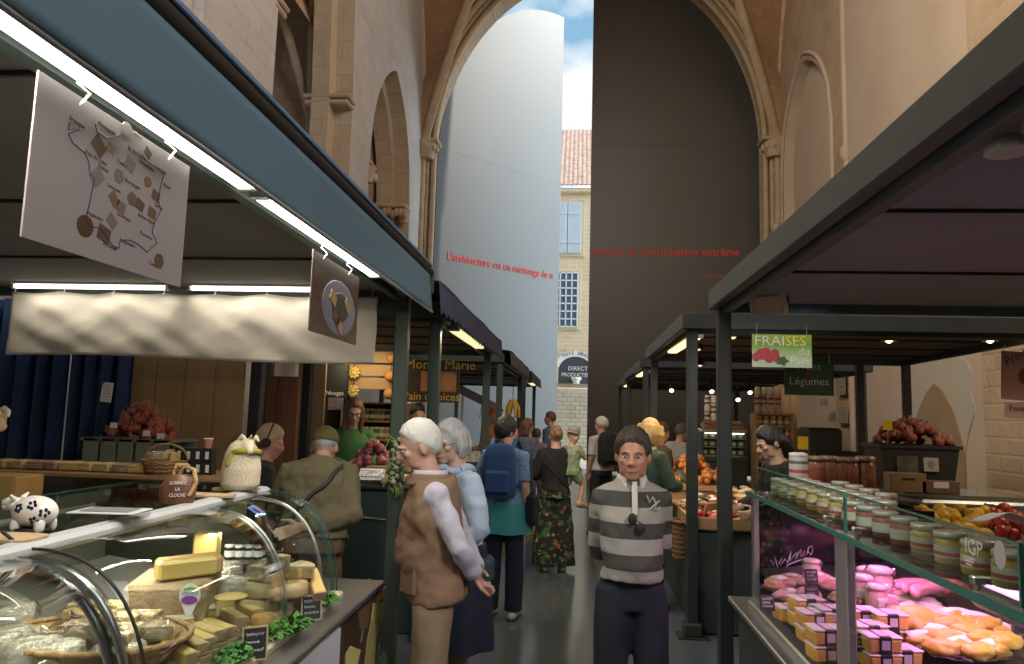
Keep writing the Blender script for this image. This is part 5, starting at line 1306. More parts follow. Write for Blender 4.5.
for px, py, d, m, l in ((780, 592, (.16, .11, .07), M_MEAT, 'at the far end by the glass post'), (793, 587, (.15, .11, .06), M_MEAT, 'under the chalk writing'), (790, 603, (.15, .1, .06), M_SAUS, 'just above the far terrine tray'), (806, 602, (.14, .1, .06), M_MEAT, 'below the small slate tag'), (818, 588, (.15, .11, .07), M_SAUS, 'close behind the pink upright'), (834, 592, (.15, .1, .06), M_MEAT, 'right behind the pink upright'), (846, 606, (.14, .1, .06), M_MEAT, 'on the far side of the tall clip jar'), (890, 610, (.17, .12, .06), M_MEAT, 'before the clip jars'), (905, 602, (.15, .11, .06), M_MEAT, 'beside the green and white bags'), (902, 620, (.15, .1, .05), M_MEAT, 'above the big yellow chicken'), (926, 618, (.16, .11, .05), M_MEAT, 'under the green and white bags')):
    pack(px, py, d, m, 'pink vacuum packed duck meat ' + l, rnd(-.6, .6))
for px, py, l in ((916, 604, 'uppermost of the pile'), (922, 611, 'in the middle of the pile'), (930, 617, 'lowest of the pile')):
    pack(px, py, (.17, .09, .035), mat('pale_green_bag', (.45, .48, .36), .4, noise=(9, (.62, .62, .56), .4)), 'flat green and white packet in the meat case, ' + l, rnd(-.5, .2), False, .03, .25)
# clip jars
cj = None
for px, py, s, l in ((880, 600, 1.25, 'tall clip jar of duck fat between the pink meat packs'), (877, 612, 1.0, 'lower clip jar standing before the tall one'), (862, 604, 1.1, 'clip jar nearest the pink upright'), (868, 594, 1.05, 'clip jar behind, half hidden by the tall one'), (812, 580, .9, 'small clip jar beneath the chalk writing')):
    q = onM(px, py)
    if cj is None:
        cj = thing('clip_jar', l, 'jar', q, 0, 'clip jars in the meat case')
        mb = MB(); mb.lathe([(.036, 0), (.042, .006), (.042, .078), (.034, .09)], 18); mb.build('contents', mat('duck_fat', (.58, .34, .33), .3, noise=(8, (.66, .48, .42), .4)), cj)
        mb = MB(); mb.lathe([(.038, .091), (.044, .094), (.044, .104), (.03, .112), (0, .113)], 18); mb.build('lid', mat('jar_lid_pink', (.55, .40, .42), .2), cj)
        mb = MB(); mb.tube([(.046, 0, .08), (.05, -.004, .096), (.044, -.01, .108)], .003, 6); mb.tube([(-.046, 0, .08), (-.05, 0, .1), (-.03, 0, .112)], .003, 6); mb.build('clip', M_CLIP, cj)
        mb = MB(); mb.sheet(lambda u, v: (.0435 * sin(-.7 + 1.4 * u), -.0435 * cos(-.7 + 1.4 * u), .02 + .045 * v), 8, 3, .001); mb.build('paper_label', M_LID, cj)
        cj.scale = (s,) * 3
    else: dup(cj, q, rnd(-.4, .4), l, scale=s)
sg_ = None
for k in range(9):
    q = onM(906 + 3.2 * k + rnd(-2, 2), 590 - 1.4 * (k % 4) * 2 + rnd(-2, 2), .05 * (k % 3 > 0) + .02)
    if sg_ is None:
        sg_ = thing('sausage', 'pink sausage in the pile behind the green and white packets', 'sausage', q, .6, 'pile of pink sausages')
        mb = MB(); pts = [(-.09 + .18 * j / 8, .012 * sin(j * .5), .02) for j in range(9)]; mb.tube(pts, [.013, .018, .02, .02, .02, .02, .02, .018, .013], 10, dome=True); mb.build('casing', M_SAUS, sg_)
        mb = MB(); mb.tube([(.09, .0, .02), (.115, .004, .024)], [.006, .003], 6); mb.build('knot', mat('knot_white', (.62, .56, .5), .7), sg_)
    else: dup(sg_, q, .6 + rnd(-.5, .5))
for px, py, l in ((938, 590, 'next to the pink sausages'), (950, 586, 'under the edge of the glass shelf')):
    pack(px, py, (.15, .11, .06), M_REDC, 'bright red minced meat pack ' + l, rnd(0, 1), False, .04)
ck = thing('yellow_chicken', 'big yellow skinned chicken lying among the terrine trays', 'poultry', onM(914, 634), .3)
mb = MB(); mb.ell((0, 0, .05), (.105, .065, .055), nu=22); mb.ell((-.06, -.0, .06), (.06, .05, .045)); mb.tube([(.06, -.04, .055), (.11, -.03, .05), (.15, -.015, .035)], [.034, .028, .014], 10, dome=True); mb.tube([(.06, .04, .055), (.11, .03, .05), (.15, .015, .035)], [.034, .028, .014], 10, dome=True); mb.tube([(-.04, -.06, .05), (.02, -.075, .04)], [.022, .014], 8, dome=True)
mb.remesh('body', M_POUL, .006, ck, 4, .002, 20)
mb = MB(); mb.tube([(.148, -.014, .035), (.175, -.006, .03)], .01, 8, dome=True); mb.tube([(.148, .014, .035), (.175, .008, .03)], .01, 8, dome=True); mb.build('leg_end', mat('shank_pale', (.62, .52, .3), .6), ck)
PB = ((935, 643, 'beside the chicken legs'), (950, 633, 'in the middle of the heap'), (958, 626, 'at the top of the white light'), (970, 640, 'with the long white label'), (976, 630, 'behind the long white labelled one'), (942, 656, 'low in front'), (960, 655, 'lowest in front, by the sill'), (985, 648, 'toward the picture edge'), (997, 658, 'at the picture edge corner'), (946, 646, 'squeezed between its neighbours'), (996, 640, 'at the dark end'), (978, 660, 'bottom row, beside the corner one'), (924, 650, 'next to the chicken'), (964, 633, 'second from the top'), (932, 634, 'just above the chicken legs'), (988, 633, 'above the corner ones'), (954, 650, 'in the lower middle'), (1006, 650, 'cut off by the picture edge'))
for i, (px, py, l) in enumerate(PB):
    t = pack(px, py, (.125, .075, .06), M_POUL, 'wrapped yellow duck leg ' + l, rnd(-.9, .5), False, .02 * (i % 2), rnd(-.1, .3)); t['group'] = 'wrapped yellow duck legs'
    if i % 2 == 0: mb = MB(); mb.sheet(lambda u, v: (.058 * (2 * u - 1), .026 * (2 * v - 1) + .012, .066 - .012 * ((2 * u - 1) ** 2 + (2 * v - 1) ** 2)), 5, 5, .002); mb.build('paper_label', M_CARD, t)
for px, py, l in ((812, 581, 'small slate tag on the far pink packs'), (813, 601, 'slate tag leaning on the pink pack by the upright'), (853, 613, 'slate tag before the clip jars'), (858, 652, 'slate tag standing between the orange terrine trays'), (768, 611, 'dim slate tag at the far end by the sill'), (792, 530, 'little slate tag high on the dark end pane')):
    slate(px, py, zd, l, .06, .06, .25, .2, 'slate tags in the meat case', .06 if py > 540 else .36, False)

# ---------- jars on the glass shelf
ZT = TZ + .009
pj = {}
def pate_jar(kind, q, label, group, rz=0, s=1.):
    if kind not in pj:
        c, lid, band = {'yellow': ((.55, .38, .10), (.55, .50, .40), (.5, .09, .07)), 'red': ((.36, .10, .06), (.5, .48, .44), (.62, .60, .54)), 'green': ((.30, .26, .12), (.50, .50, .46), (.14, .26, .16))}[kind]
        t = thing('pate_jar', label, 'jar', q, rz, group)
        mb = MB(); mb.lathe([(.034, 0), (.039, .005), (.039, .058), (.034, .066)], 16); mb.build('contents', mat('jar_fill_' + kind, c, .25, noise=(8, tuple(.8 * v for v in c), .3)), t)
        mb = MB(); mb.lathe([(.037, .0665), (.039, .068), (.039, .08), (.036, .083), (0, .083)], 16); mb.build('lid', mat('jar_lid_' + kind, lid, .35, .3), t)
        mb = MB(); mb.lathe([(.0395, .018), (.0395, .048)], 16, cap=False); lb = mb.build('paper_label', mat('jar_label_cream', (.58, .55, .48), .5), t)
        mb = MB(); mb.lathe([(.04, .022), (.04, .032)], 16, cap=False); mb.build('label_band', mat('jar_band_' + kind, band, .5), lb)
        t.scale = (s,) * 3; pj[kind] = t
    else: dup(pj[kind], q, rz, label, group, scale=s)
for i in range(15):
    y = 3.68 - .135 * i
    kind = 'red' if i in (7, 8, 9, 10) else 'green' if i < 3 else 'yellow'
    pate_jar(kind, V((1.0, y, ZT)), {'red': 'dark red terrine jar with a plain cream label, behind the glass lip', 'green': 'greenish terrine jar with a green banded label, at the far end of the glass shelf', 'yellow': 'yellow terrine jar with a red banded label, behind the glass lip'}[kind], kind + ' terrine jars, outer row', rnd(0, 6))
    if i < 8: pate_jar('yellow' if i > 8 else 'red' if i > 4 else 'green', V((1.13, y + .05, ZT)), {True: 'terrine jar in the inner row of the glass shelf'}[True], 'inner row of jars on the glass shelf', rnd(0, 6))
for i in range(4): pate_jar('green', V((1.26, 3.6 - .17 * i, ZT)), 'terrine jar at the back of the glass shelf, below the big preserve jars', 'back row of jars on the glass shelf')
t = thing('striped_tin', 'tall tin with white, red and green stripes at the end of the glass shelf', 'tin', G(799, 490, ZT))
mb = MB(); mb.lathe([(.046, 0), (.048, .004), (.048, .17), (.046, .175), (.04, .178), (0, .178)], 22)
def zfac(N, L):
    tc = N.new('ShaderNodeTexCoord'); s = N.new('ShaderNodeSeparateXYZ'); L.new(tc.outputs['Object'], s.inputs[0]); m = N.new('ShaderNodeMath'); m.operation = 'MULTIPLY'; m.inputs[1].default_value = 1 / .18; L.new(s.outputs[2], m.inputs[0]); return m.outputs[0]
mb.build('body', ramp_mat('tin_stripes', zfac, [(0, (.10, .16, .13)), (.1, (.55, .56, .54)), (.28, (.10, .16, .13)), (.36, (.55, .56, .54)), (.5, (.5, .1, .09)), (.6, (.55, .56, .54)), (.76, (.10, .16, .13)), (.85, (.55, .56, .54))], .35), t)
mb = MB(); mb.lathe([(.047, .178), (.048, .19), (.03, .196), (0, .197)], 20); mb.build('lid', M_CARD, t)
# service counter with five big preserve jars
svc = thing('service_counter', 'dark service counter behind the end of the meat case, carrying the big jars', 'counter', (1.57, 4.22, 0))
mb = MB(); mb.box((0, 0, .635), (.44, .38, 1.27), bev=.01); mb.build('body', M_BASE, svc); mb = MB(); mb.box((0, 0, 1.285), (.47, .42, .03), bev=.006); mb.build('top', mat('counter_dark_top', (.08, .075, .07), .35), svc)
bj = None
for px, s, l in ((818, 1.12, 'first big jar of red preserves, next to the striped tin'), (829, 1.14, 'second big jar of red preserves from the striped tin'), (840, 1.12, 'third big jar of red preserves from the striped tin'), (851, 1.12, 'fourth big jar of red preserves from the striped tin'), (866, 1.16, 'last big jar of red preserves, standing slightly apart')):
    q = P(px, 487, 4.25 if px > 812 else 4.1); q.z = 1.302
    if bj is None:
        bj = thing('preserve_jar', l, 'jar', q, 0, 'big jars of red preserves')
        mb = MB(); mb.lathe([(.038, 0), (.044, .006), (.044, .13), (.038, .148), (.036, .15)], 18); mb.build('contents', mat('red_preserve', (.20, .055, .03), .3, noise=(22, (.36, .13, .07), .4)), bj)
        mb = MB(); mb.lathe([(.041, 0), (.047, .005), (.047, .135), (.041, .155), (.041, .16)], 18, cap=False); mb.build('jar_glass', M_JGL, bj)
        mb = MB(); mb.lathe([(.043, .158), (.046, .161), (.046, .174), (.04, .178), (0, .178)], 18); mb.build('lid', mat('lid_dull_gold', (.34, .27, .18), .35, .5), bj)
    else: dup(bj, q, rnd(0, 6), l, scale=s)
bj.scale = (1.12,) * 3

# ---------- produce counter behind the meat case
pc = thing('produce_counter', 'chilled produce counter with a steel top rail behind the meat case', 'counter', (2.75, 4.2, 0))
mb = MB(); mb.M = W(pc); mb.box((2.78, 4.02, .56), (1.66, .6, 1.12), bev=.01); mb.build('body', mat('counter_cream', (.36, .35, .28), .5), pc)
zr = P(960, 500, 4.36).z
mb = MB(); mb.M = W(pc); mb.box((2.82, 4.62, .55), (1.86, .56, 1.1), bev=.01); mb.box((2.82, 4.62, zr - .07), (1.86, .5, .1), bev=.01); mb.build('back_shelf', M_BASE, pc)
mb = MB(); mb.M = W(pc); mb.box((2.84, 4.34, zr - .02), (1.8, .08, .04), bev=.015); mb.box((2.84, 4.36, zr - .055), (1.8, .05, .05), bev=.01); mb.build('top_rail', M_STL, pc)
mb = MB(); mb.M = W(pc); mb.box((2.84, 4.60, zr + .02), (1.84, .48, .008)); mb.build('glass_top', M_GLG, pc)
mb = MB(); mb.M = W(pc); mb.box((P(989, 503, 4.3).x, 4.30, zr - .035), (.05, .02, .06), bev=.004); mb.build('bracket', M_CHR, pc)
def fruit(name, label, cat, grp, px0, px1, y0, y1, n, r, m, zz, stalk=None, sq=1.):
    first = None
    for k in range(n):
        y = rnd(y0, y1); px = rnd(px0, px1); q = P(px, 514, y); q.z = zz + (y - y0) * .16 + rnd(0, r * .9)
        if first is None:
            first = thing(name, label, cat, q, 0, grp)
            mb = MB(); mb.ell((0, 0, r), (r * sq, r, r), nu=12, nv=8, fn=lambda v: 1 + .12 * max(0, abs(v.x) - .8) * (sq > 1.05) * 5); mb.build('skin', m, first)
            mb = MB(); mb.cyl((r * sq * .96, 0, r), (r * sq * 1.1, 0, r), r * .16, 7); mb.build('stalk', stalk or M_PARS, first)
        else: dup(first, q, rot=(rnd(0, 1), rnd(-.5, .5), rnd(0, 6)), scale=rnd(.88, 1.1))
M_LEM = mat('lemon_yellow', (.62, .36, .03), .4, bump=(60, .15)); M_RON = mat('red_onion', (.24, .05, .07), .4, noise=(5, (.36, .12, .12), .3)); M_TOM = mat('tomato_red', (.42, .05, .03), .3)
fruit('lemon', 'yellow lemon in the heap on the produce counter', 'lemon', 'lemons on the produce counter', 920, 988, 3.84, 4.25, 62, .032, M_LEM, 1.125, None, 1.2)
fruit('red_onion', 'red onion in the heap beside the lemons', 'onion', 'red onions beside the lemons', 890, 919, 3.84, 4.25, 40, .028, M_RON, 1.125, mat('dry_stalk', (.45, .30, .17), .9))
fruit('tomato', 'red tomato in the heap at the picture edge of the produce counter', 'tomato', 'tomatoes on the produce counter', 990, 1040, 3.78, 4.25, 36, .032, M_TOM, 1.125)
area('lamp_and_fill_glow', (2.75, 3.9, 2.34), .5, 9, (1, .84, .6), (0, 0, -1), .3)  # added light over the produce, with no fitting above it
t = thing('paper_bag', 'folded white paper bag lying on the tomatoes', 'paper bag', P(1000, 527, 3.72), .2)
mb = MB(); mb.sheet(lambda u, v: (.28 * (u - .42), .12 * (v - .5), .03 + .05 * (1 - abs(2 * u - .9)) - .02 * v), 10, 6, .004); mb.build('bag', mat('white_paper', (.78, .78, .80), .7), t)
mb = MB(); mb.sheet(lambda u, v: (.10 + .12 * u, -.05 + .05 * v - .03 * u, .035 + .02 * v), 4, 4, .003); mb.build('red_print', mat('bag_red', (.55, .12, .12), .7), t)
# dark plastic bin of garlic, boxes
bx = P(912, 487, 4.65); bx.z = zr + .026
bn = thing('plastic_bin', 'big dark plastic bin with a paper notice on its side, filled with red garlic', 'bin', (bx.x, 4.66, bx.z))
mb = MB(); w0, w1, h = .19, .225, .27
mb.loft([[(sx * w, sy * w * .6, z) for sx, sy in ((-1, -1), (1, -1), (1, 1), (-1, 1))] for w, z in ((w0, 0), (w1, h), (w1 + .012, h), (w1 + .012, h - .02), (w1 + .004, h - .02))], True, False); mb.build('body', mat('bin_black_plastic', (.035, .038, .036), .4), bn)
mb = MB(); mb.box((-.075, -.131, .15), (.12, .004, .14), rx=-.06); mb.build('window', mat('bin_clear_window', (.16, .17, .155), .15, noise=(14, (.10, .07, .05), .3), spec=.8), bn)
mb = MB(); mb.box((.06, -.131, .16), (.085, .003, .085), rx=-.08); nt_ = mb.build('paper_notice', mat('notice_cream', (.45, .42, .34), .7), bn)
mb = MB(); mb.ell((.06, -.134, .16), (.018, .002, .026), nu=10); mb.tube([(.04, -.134, .165), (.06, -.134, .175), (.082, -.134, .16)], .003, 5); mb.build('printed_mark', mat('grey_print', (.3, .3, .3), .6), nt_)
pile('garlic_bulb', 'dark red garlic bulb in the heap on the dark plastic bin', 'garlic', (bn.location.x, 4.66, bx.z + .26), 60, .24, .15, .12, .033, mat('red_garlic_bin', (.24, .045, .03), .55, noise=(10, (.38, .14, .09), .4)), 'garlic on the dark bin')
t = thing('price_flag', 'bright yellow price flag stuck in the garlic on the dark bin', 'price tag', P(888, 440, 4.55)); mb = MB(); mb.box((0, 0, .09), (.055, .003, .06)); mb.build('flag', mat('bright_yellow', (.75, .52, .02), .5), t); mb = MB(); mb.cyl((0, .003, -.03), (0, .003, .1), .003, 6); mb.build('stick', M_WOOD, t)
for px, w, d, h, m, l in ((905, .20, .1, .11, mat('cardboard', (.30, .19, .09), .8, noise=(5, (.26, .16, .08), .2)), 'plain cardboard box standing before the dark bin'), (937, .21, .1, .07, mat('cardboard_dark', (.20, .10, .06), .8), 'low red and white card box beside the plain cardboard one')):
    t = thing('cardboard_box', l, 'box', (P(px, 490, 4.46).x, 4.46, zr + .026)); mb = MB(); mb.box((0, 0, h / 2), (w, d, h), bev=.004); mb.build('carton', m, t)
    mb = MB(); mb.box((0, -d / 2 - .001, h * .7), (w * .35, .003, h * .09) if h > .1 else (w * .4, .003, h * .5)); mb.build('slot' if h > .1 else 'paper_label', M_BLK if h > .1 else M_CARD, t)

# ---------- signs
def sign(name, label, x0, y0, x1, y1, dep, m):
    a, b = P(x0, y0, dep), P(x1, y1, dep); t = thing(name, label, 'sign', ((a.x + b.x) / 2, dep, b.z)); w, h = b.x - a.x, a.z - b.z
    mb = MB(); mb.box((0, 0, h / 2), (w, .008, h)); mb.build('board', m, t)
    for sg in (-1, 1): mb = MB(); mb.tube([(sg * w * .42, 0, h - .01), (sg * w * .42, 0, h + .09)], .003, 6); mb.build('hanging_wire', M_CHR, t)
    return t, w, h
def vfac(h):
    def f(N, L):
        tc = N.new('ShaderNodeTexCoord'); s = N.new('ShaderNodeSeparateXYZ'); L.new(tc.outputs['Object'], s.inputs[0]); m = N.new('ShaderNodeMath'); m.operation = 'MULTIPLY'; m.inputs[1].default_value = 1 / h; L.new(s.outputs[2], m.inputs[0]); return m.outputs[0]
    return f
M_SGR = ramp_mat('sign_green_fade', vfac(.30), [(0, (.42, .52, .40)), (.25, (.36, .50, .28)), (.6, (.16, .34, .05)), (1, (.30, .45, .06))], .5, False)
M_SLT = mat('sign_silver_letters', (.62, .60, .55), .5); M_SLY = mat('sign_yellow_letters', (.70, .56, .14), .5)
t, w, h = sign('hanging_sign', 'green hanging sign reading fraises du pays with strawberries', 752, 334, 812, 368, 5.84, M_SGR)
text('lettering', 'FRAI', .112, M_SLT, t, wall_M((-w * .47, -.005, h * .66), 0), .003, sx=1.08); text('lettering', 'SES', .112, M_SLY, t, wall_M((w * .055, -.005, h * .66), 0), .003, sx=1.02)
text('lettering', 'du', .085, M_SLT, t, wall_M((w * .46, -.005, h * .38), 0), .003, 'RIGHT'); text('lettering', 'Pays', .085, M_SLT, t, wall_M((w * .46, -.005, h * .10), 0), .003, 'RIGHT')
for x, z, r in ((-.16, .105, .042), (-.10, .075, .038), (-.055, .11, .034), (-.20, .08, .032), (-.12, .125, .03), (-.04, .07, .03)):
    mb = MB(); mb.M = T((x, -.0055, z)) @ FRONT; mb.prism([(r * cos(a), r * (sin(a) if sin(a) > 0 else sin(a) * 1.15)) for a in [2 * pi * k / 16 for k in range(16)]], .002, z0=rnd(0, .002)); mb.build('printed_strawberry', mat('print_strawberry', (.40, .03, .05), .5, noise=(60, (.28, .02, .03), .5)), t)
mb = MB(); mb.M = T((.0, -.0075, .05)) @ FRONT; mb.prism([(.042 * (1 + .2 * cos(5 * a)) * cos(a), .034 * (1 + .2 * cos(5 * a)) * sin(a)) for a in [2 * pi * k / 30 for k in range(30)]], .002); mb.build('printed_leaf', mat('print_strawberry_leaf', (.03, .09, .03), .6), t)
t, w, h = sign('hanging_sign', 'dark green hanging sign reading fruits and legumes behind the strawberry one', 784, 362, 834, 396, 7.3, mat('sign_dark_green', (.018, .055, .028), .5, noise=(3, (.03, .075, .03), .2)))
text('lettering', 'Fruits', .10, mat('sign_dim_letters', (.22, .28, .22), .5), t, wall_M((0, -.005, h * .78), 0), .003, 'CENTER'); text('lettering', 'Légumes', .108, mat('sign_grey_letters', (.42, .45, .42), .5), t, wall_M((0, -.005, h * .32), 0), .003, 'CENTER')
mb = MB(); mb.M = T((0, -.006, h * .66)) @ FRONT; mb.prism([(.03 * cos(a), .035 * sin(a)) for a in [2 * pi * k / 14 for k in range(14)]], .002); mb.build('printed_fruit', mat('print_plum', (.16, .03, .03), .5), t)
# reddish produce posters at the picture edge
def poster(label, x0, y0, x1, y1, dep, m, lines, size):
    a, b = P(x0, y0, dep), P(x1, y1, dep); t = thing('produce_poster', label, 'poster', ((a.x + b.x) / 2, dep, b.z)); w, h = b.x - a.x, a.z - b.z
    mb = MB(); mb.box((0, 0, h / 2), (w, .004, h), ry=.05); mb.build('sheet', m, t)
    for s, fx, fz, r in lines: text('lettering', s, size, mat('poster_dark_red', (.12, .02, .02), .6), t, wall_M((-w * .5 + w * fx, -.004, h * fz), 0) @ Mx.Rotation(r, 4, 'Z'), .001)
    return t, w, h
t, w, h = poster('dim reddish hanging poster with a dark fruit print at the picture edge', 1000, 352, 1062, 402, 6.2, mat('poster_rose', (.40, .22, .19), .6), (('Produit', .10, .72, .5), ('de', .46, .08, .05), ('notre', .62, .08, .0)), .095)
mb = MB(); mb.M = T((.0, -.004, h * .5)) @ FRONT; mb.prism([(.10 * cos(a), .085 * sin(a)) for a in [2 * pi * k / 20 for k in range(20)]], .002); mb.build('printed_fruit', mat('print_dark_plum', (.16, .03, .03), .5), t)
mb = MB(); mb.tube([(-.2, 0, h), (-.19, 0, h + .06)], .003, 6); mb.build('clip', M_CHR, t)
t, w, h = poster('small pink paper under the reddish poster at the picture edge', 1004, 403, 1058, 420, 6.15, mat('paper_pink', (.45, .32, .27), .7), (('Foie d', .08, .5, 0), ('oie', .5, .1, 0)), .07)
for px, py, w, h, m, l in ((836, 383, .3, .5, mat('notice_grey', (.22, .19, .14), .8, noise=(7, (.3, .27, .2), .4)), 'tall grey printed panel on the church wall behind the legumes sign'), (820, 402, .36, .16, mat('notice_pale', (.36, .31, .24), .8), 'small pale notice on the wall beside the tall grey panel'), (838, 415, .34, .34, mat('notice_grey', (.22, .19, .14), .8), 'lower grey printed notice on the church wall')):
    q = X(px, py, XR - .2); t = thing('wall_notice', l, 'notice', (XR - .1, q.y, q.z - h / 2)); mb = MB(); mb.box((0, 0, h / 2), (.02, w * 1.6, h)); mb.build('panel', m, t)
    mb = MB()
    for k in range(4): mb.box((-.013, 0, h * (.25 + .17 * k)), (.006, w * 1.1, h * .05))
    mb.build('printed_line', mat('grey_print', (.3, .3, .3), .6), t)

# ---------- strawberry stall goods
tb = thing('stall_table', 'long dark sided table of the strawberry stall with a wooden lip', 'table', (1.8, 7.4, 0))
zt2 = P(720, 526, 6.0).z
mb = MB(); mb.M = W(tb); mb.box((1.78, 7.45, zt2 / 2 - .02), (1.62, 2.9, zt2 - .06), bev=.01); mb.build('side_panel', mat('panel_slate_green', (.035, .05, .05), .5), tb)
mb = MB(); mb.M = W(tb); mb.box((1.78, 7.45, zt2 - .02), (1.7, 2.96, .03)); mb.build('top', M_WOOD, tb)
mb = MB(); mb.M = W(tb); mb.box((1.78, 5.97, zt2 + .02), (1.7, .03, .09), bev=.004); mb.box((.935, 7.45, zt2 + .02), (.03, 2.9, .09), bev=.004); mb.build('lip', mat('crate_wood', (.36, .23, .12), .75, noise=(4, (.28, .17, .08), .2), stretch=(1, 9, 9)), tb)
M_CRW = MATS['crate_wood']
pkt = {}
def packet(q, kind, label, grp, rz):
    c = {'red': (.42, .04, .035), 'straw': (.55, .42, .26), 'dark': (.09, .06, .055), 'white': (.55, .52, .48), 'brown': (.28, .14, .08)}[kind]
    if kind not in pkt:
        t = thing('food_packet', label, 'packet', q, rz, grp); mb = MB(); mb.ell((0, 0, .022), (.075, .05, .022), nu=14, nv=8, fn=lambda v: 1 + .1 * noise.noise(v * 3)); mb.build('bag', mat('packet_' + kind, c, .45, noise=(9, tuple(min(1, v * 1.4 + .03) for v in c), .4)), t)
        mb = MB(); mb.box((0, -.01, .042), (.05, .045, .004), rx=.1); mb.build('paper_label', M_CARD if kind != 'white' else mat('label_red', (.5, .1, .08), .5), t); pkt[kind] = t
    else: dup(pkt[kind], q, rot=(rnd(-.3, .3), rnd(-.3, .3), rz), label=label, group=grp)
for k in range(46):
    packet(V((rnd(1.0, 2.5), rnd(6.03, 6.5), zt2 + rnd(.0, .05))), 'red', 'red packet in the front tray of the strawberry stall table', 'red packets', rnd(0, 6))
for k in range(40):
    packet(V((rnd(1.0, 1.9), rnd(6.55, 7.2), zt2 + .02 + rnd(.0, .09))), ('dark', 'white', 'brown')[k % 3], '%s packet heaped behind the red packets' % ('dark', 'white', 'brown')[k % 3], '%s packets behind the red ones' % ('dark', 'white', 'brown')[k % 3], rnd(0, 6))
for k in range(26):
    packet(V((rnd(1.5, 2.5), rnd(7.2, 7.9), zt2 + .03 + rnd(.0, .1))), 'straw', 'straw coloured packet on the strawberry stall table behind the striped ones', 'straw coloured packets', rnd(0, 6))
for (x, y, l, rz) in ((1.25, 6.5, 'wooden divider board standing between the red packets and the dark heap', .9), (1.9, 6.42, 'wooden divider board beside the glass end of the meat case', .5)):
    mb = MB(); mb.box((0, 0, .07), (.5, .02, .14), bev=.004, rx=.3); o = mb.build('divider_board', M_CRW); o.location = (x, y, zt2); o.rotation_euler[2] = rz; tag(o, l, 'board')
wb = thing('wicker_pannier', 'tall wicker pannier hanging at the aisle corner of the strawberry stall table', 'basket', (.915, 6.35, zt2 - .33))
mb = MB(); mb.loft([[(a * cos(2 * pi * k / 24) * .8, a * sin(2 * pi * k / 24), z) for k in range(24)] for a, z in ((.09, 0), (.10, .1), (.115, .3), (.12, .31), (.105, .3))])
for k in range(8): 
    z = .02 + .04 * k; r = .094 + .02 * z / .3; mb.tube([(r * .8 * cos(2 * pi * j / 24), r * sin(2 * pi * j / 24), z + .005 * (-1) ** j) for j in range(25)], .006, 5)
M_WKD = mat('dark_wicker', (.15, .08, .04), .85, noise=(40, (.22, .13, .06), .5), bump=(60, .6)); mb.build('weave', M_WKD, wb); mb = MB(); mb.tube([(.1 * cos(a), .12 * sin(a), .31) for a in [2 * pi * k / 20 for k in range(21)]], .01, 6); mb.build('rim', M_WKD, wb)
# onions on a raised board
ob = thing('display_board', 'raised wooden board carrying the heap of amber onions', 'board', (1.3, 8.3, P(676, 485, 7.8).z - .02)); mb = MB(); mb.box((0, 0, -.01), (.8, .95, .05), bev=.005); mb.box((0, 0, -.14), (.7, .9, .22)); mb.build('board', M_CRW, ob)
M_ONI = mat('amber_onion', (.40, .13, .03), .35, noise=(5, (.52, .22, .06), .3))
pile('onion', 'amber onion in the heap on the raised board by the aisle posts', 'onion', (1.28, 8.2, ob.location.z + .02), 70, .34, .36, .26, .045, M_ONI, 'amber onions on the raised board')
# shelf of jars, chilled cabinet, stacked crates at the back
def rack(name, label, px0, px1, pyt, pyb, y, shelves, m, d=.3):
    a, b = P(px0, pyt, y), P(px1, pyb, y); w = b.x - a.x; t = thing(name, label, 'shelf unit', ((a.x + b.x) / 2, y + d / 2, 0))
    for sg in (-1, 1): mb = MB(); mb.box((sg * w / 2, 0, a.z / 2), (.03, d, a.z), bev=.003); mb.build('side_panel', m, t)
    zs = [b.z + (a.z - b.z) * k / shelves for k in range(shelves + 1)]
    for z in zs: mb = MB(); mb.box((0, 0, z - .012), (w, d, .024), bev=.003); mb.build('shelf', m, t)
    mb = MB(); mb.box((0, d / 2, a.z / 2), (w, .01, a.z)); mb.build('back_panel', mat('rack_back', (.06, .045, .03), .8), t)
    return t, w, zs
M_PINE = mat('pine', (.45, .30, .15), .6, noise=(4, (.38, .24, .11), .2), stretch=(8, 8, 1))
t, w, zs = rack('shelf_unit', 'pine shelf unit full of jars at the back of the strawberry stall', 757, 793, 413, 462, 9.35, 4, M_PINE)
sj = {}
def sjar(kind, q, label, grp, s=1.):
    c = {'amber': (.42, .20, .05), 'dark': (.14, .07, .05), 'red': (.40, .07, .05), 'pale': (.55, .48, .36), 'green': (.22, .30, .08)}[kind]
    if kind not in sj:
        k = thing('shelf_jar', label, 'jar', q, 0, grp); mb = MB(); mb.lathe([(.036, 0), (.042, .006), (.042, .085), (.034, .1)], 12); mb.build('contents', mat('shelf_jar_' + kind, c, .3), k)
        mb = MB(); mb.lathe([(.036, .1), (.038, .118), (0, .12)], 12); mb.build('lid', mat('shelf_jar_lid', (.55, .5, .42), .4, .3), k); mb = MB(); mb.lathe([(.0425, .025), (.0425, .06)], 12, cap=False); mb.build('paper_label', mat('jar_label_cream', (.58, .55, .48), .5), k); k.scale = (s,) * 3; sj[kind] = k
    else: dup(sj[kind], q, 0, label, grp, s)
for r, z in enumerate(zs[:-1]):
    for k in range(5): sjar(('amber', 'dark', 'red', 'amber')[r], V((t.location.x - w * .4 + w * .2 * k, 9.42, z + .001)), '%s jar on the pine shelf unit, %s shelf' % (('amber', 'dark', 'red', 'amber')[r], ('lowest', 'second', 'third', 'top inner')[r]), 'jars on the %s pine shelf' % ('lowest', 'second', 'third', 'top inner')[r], .95)
for r in range(3):
    for k in range(4): sjar('red' if r % 2 else 'pale', V((t.location.x - w * .42 + .085 * k, 9.45, zs[-1] + .001 + .115 * r * .95)), '%s jar stacked on top of the pine shelf unit' % ('red' if r % 2 else 'pale'), 'stack on the pine shelf unit, %s' % ('red' if r % 2 else 'pale'), .95)
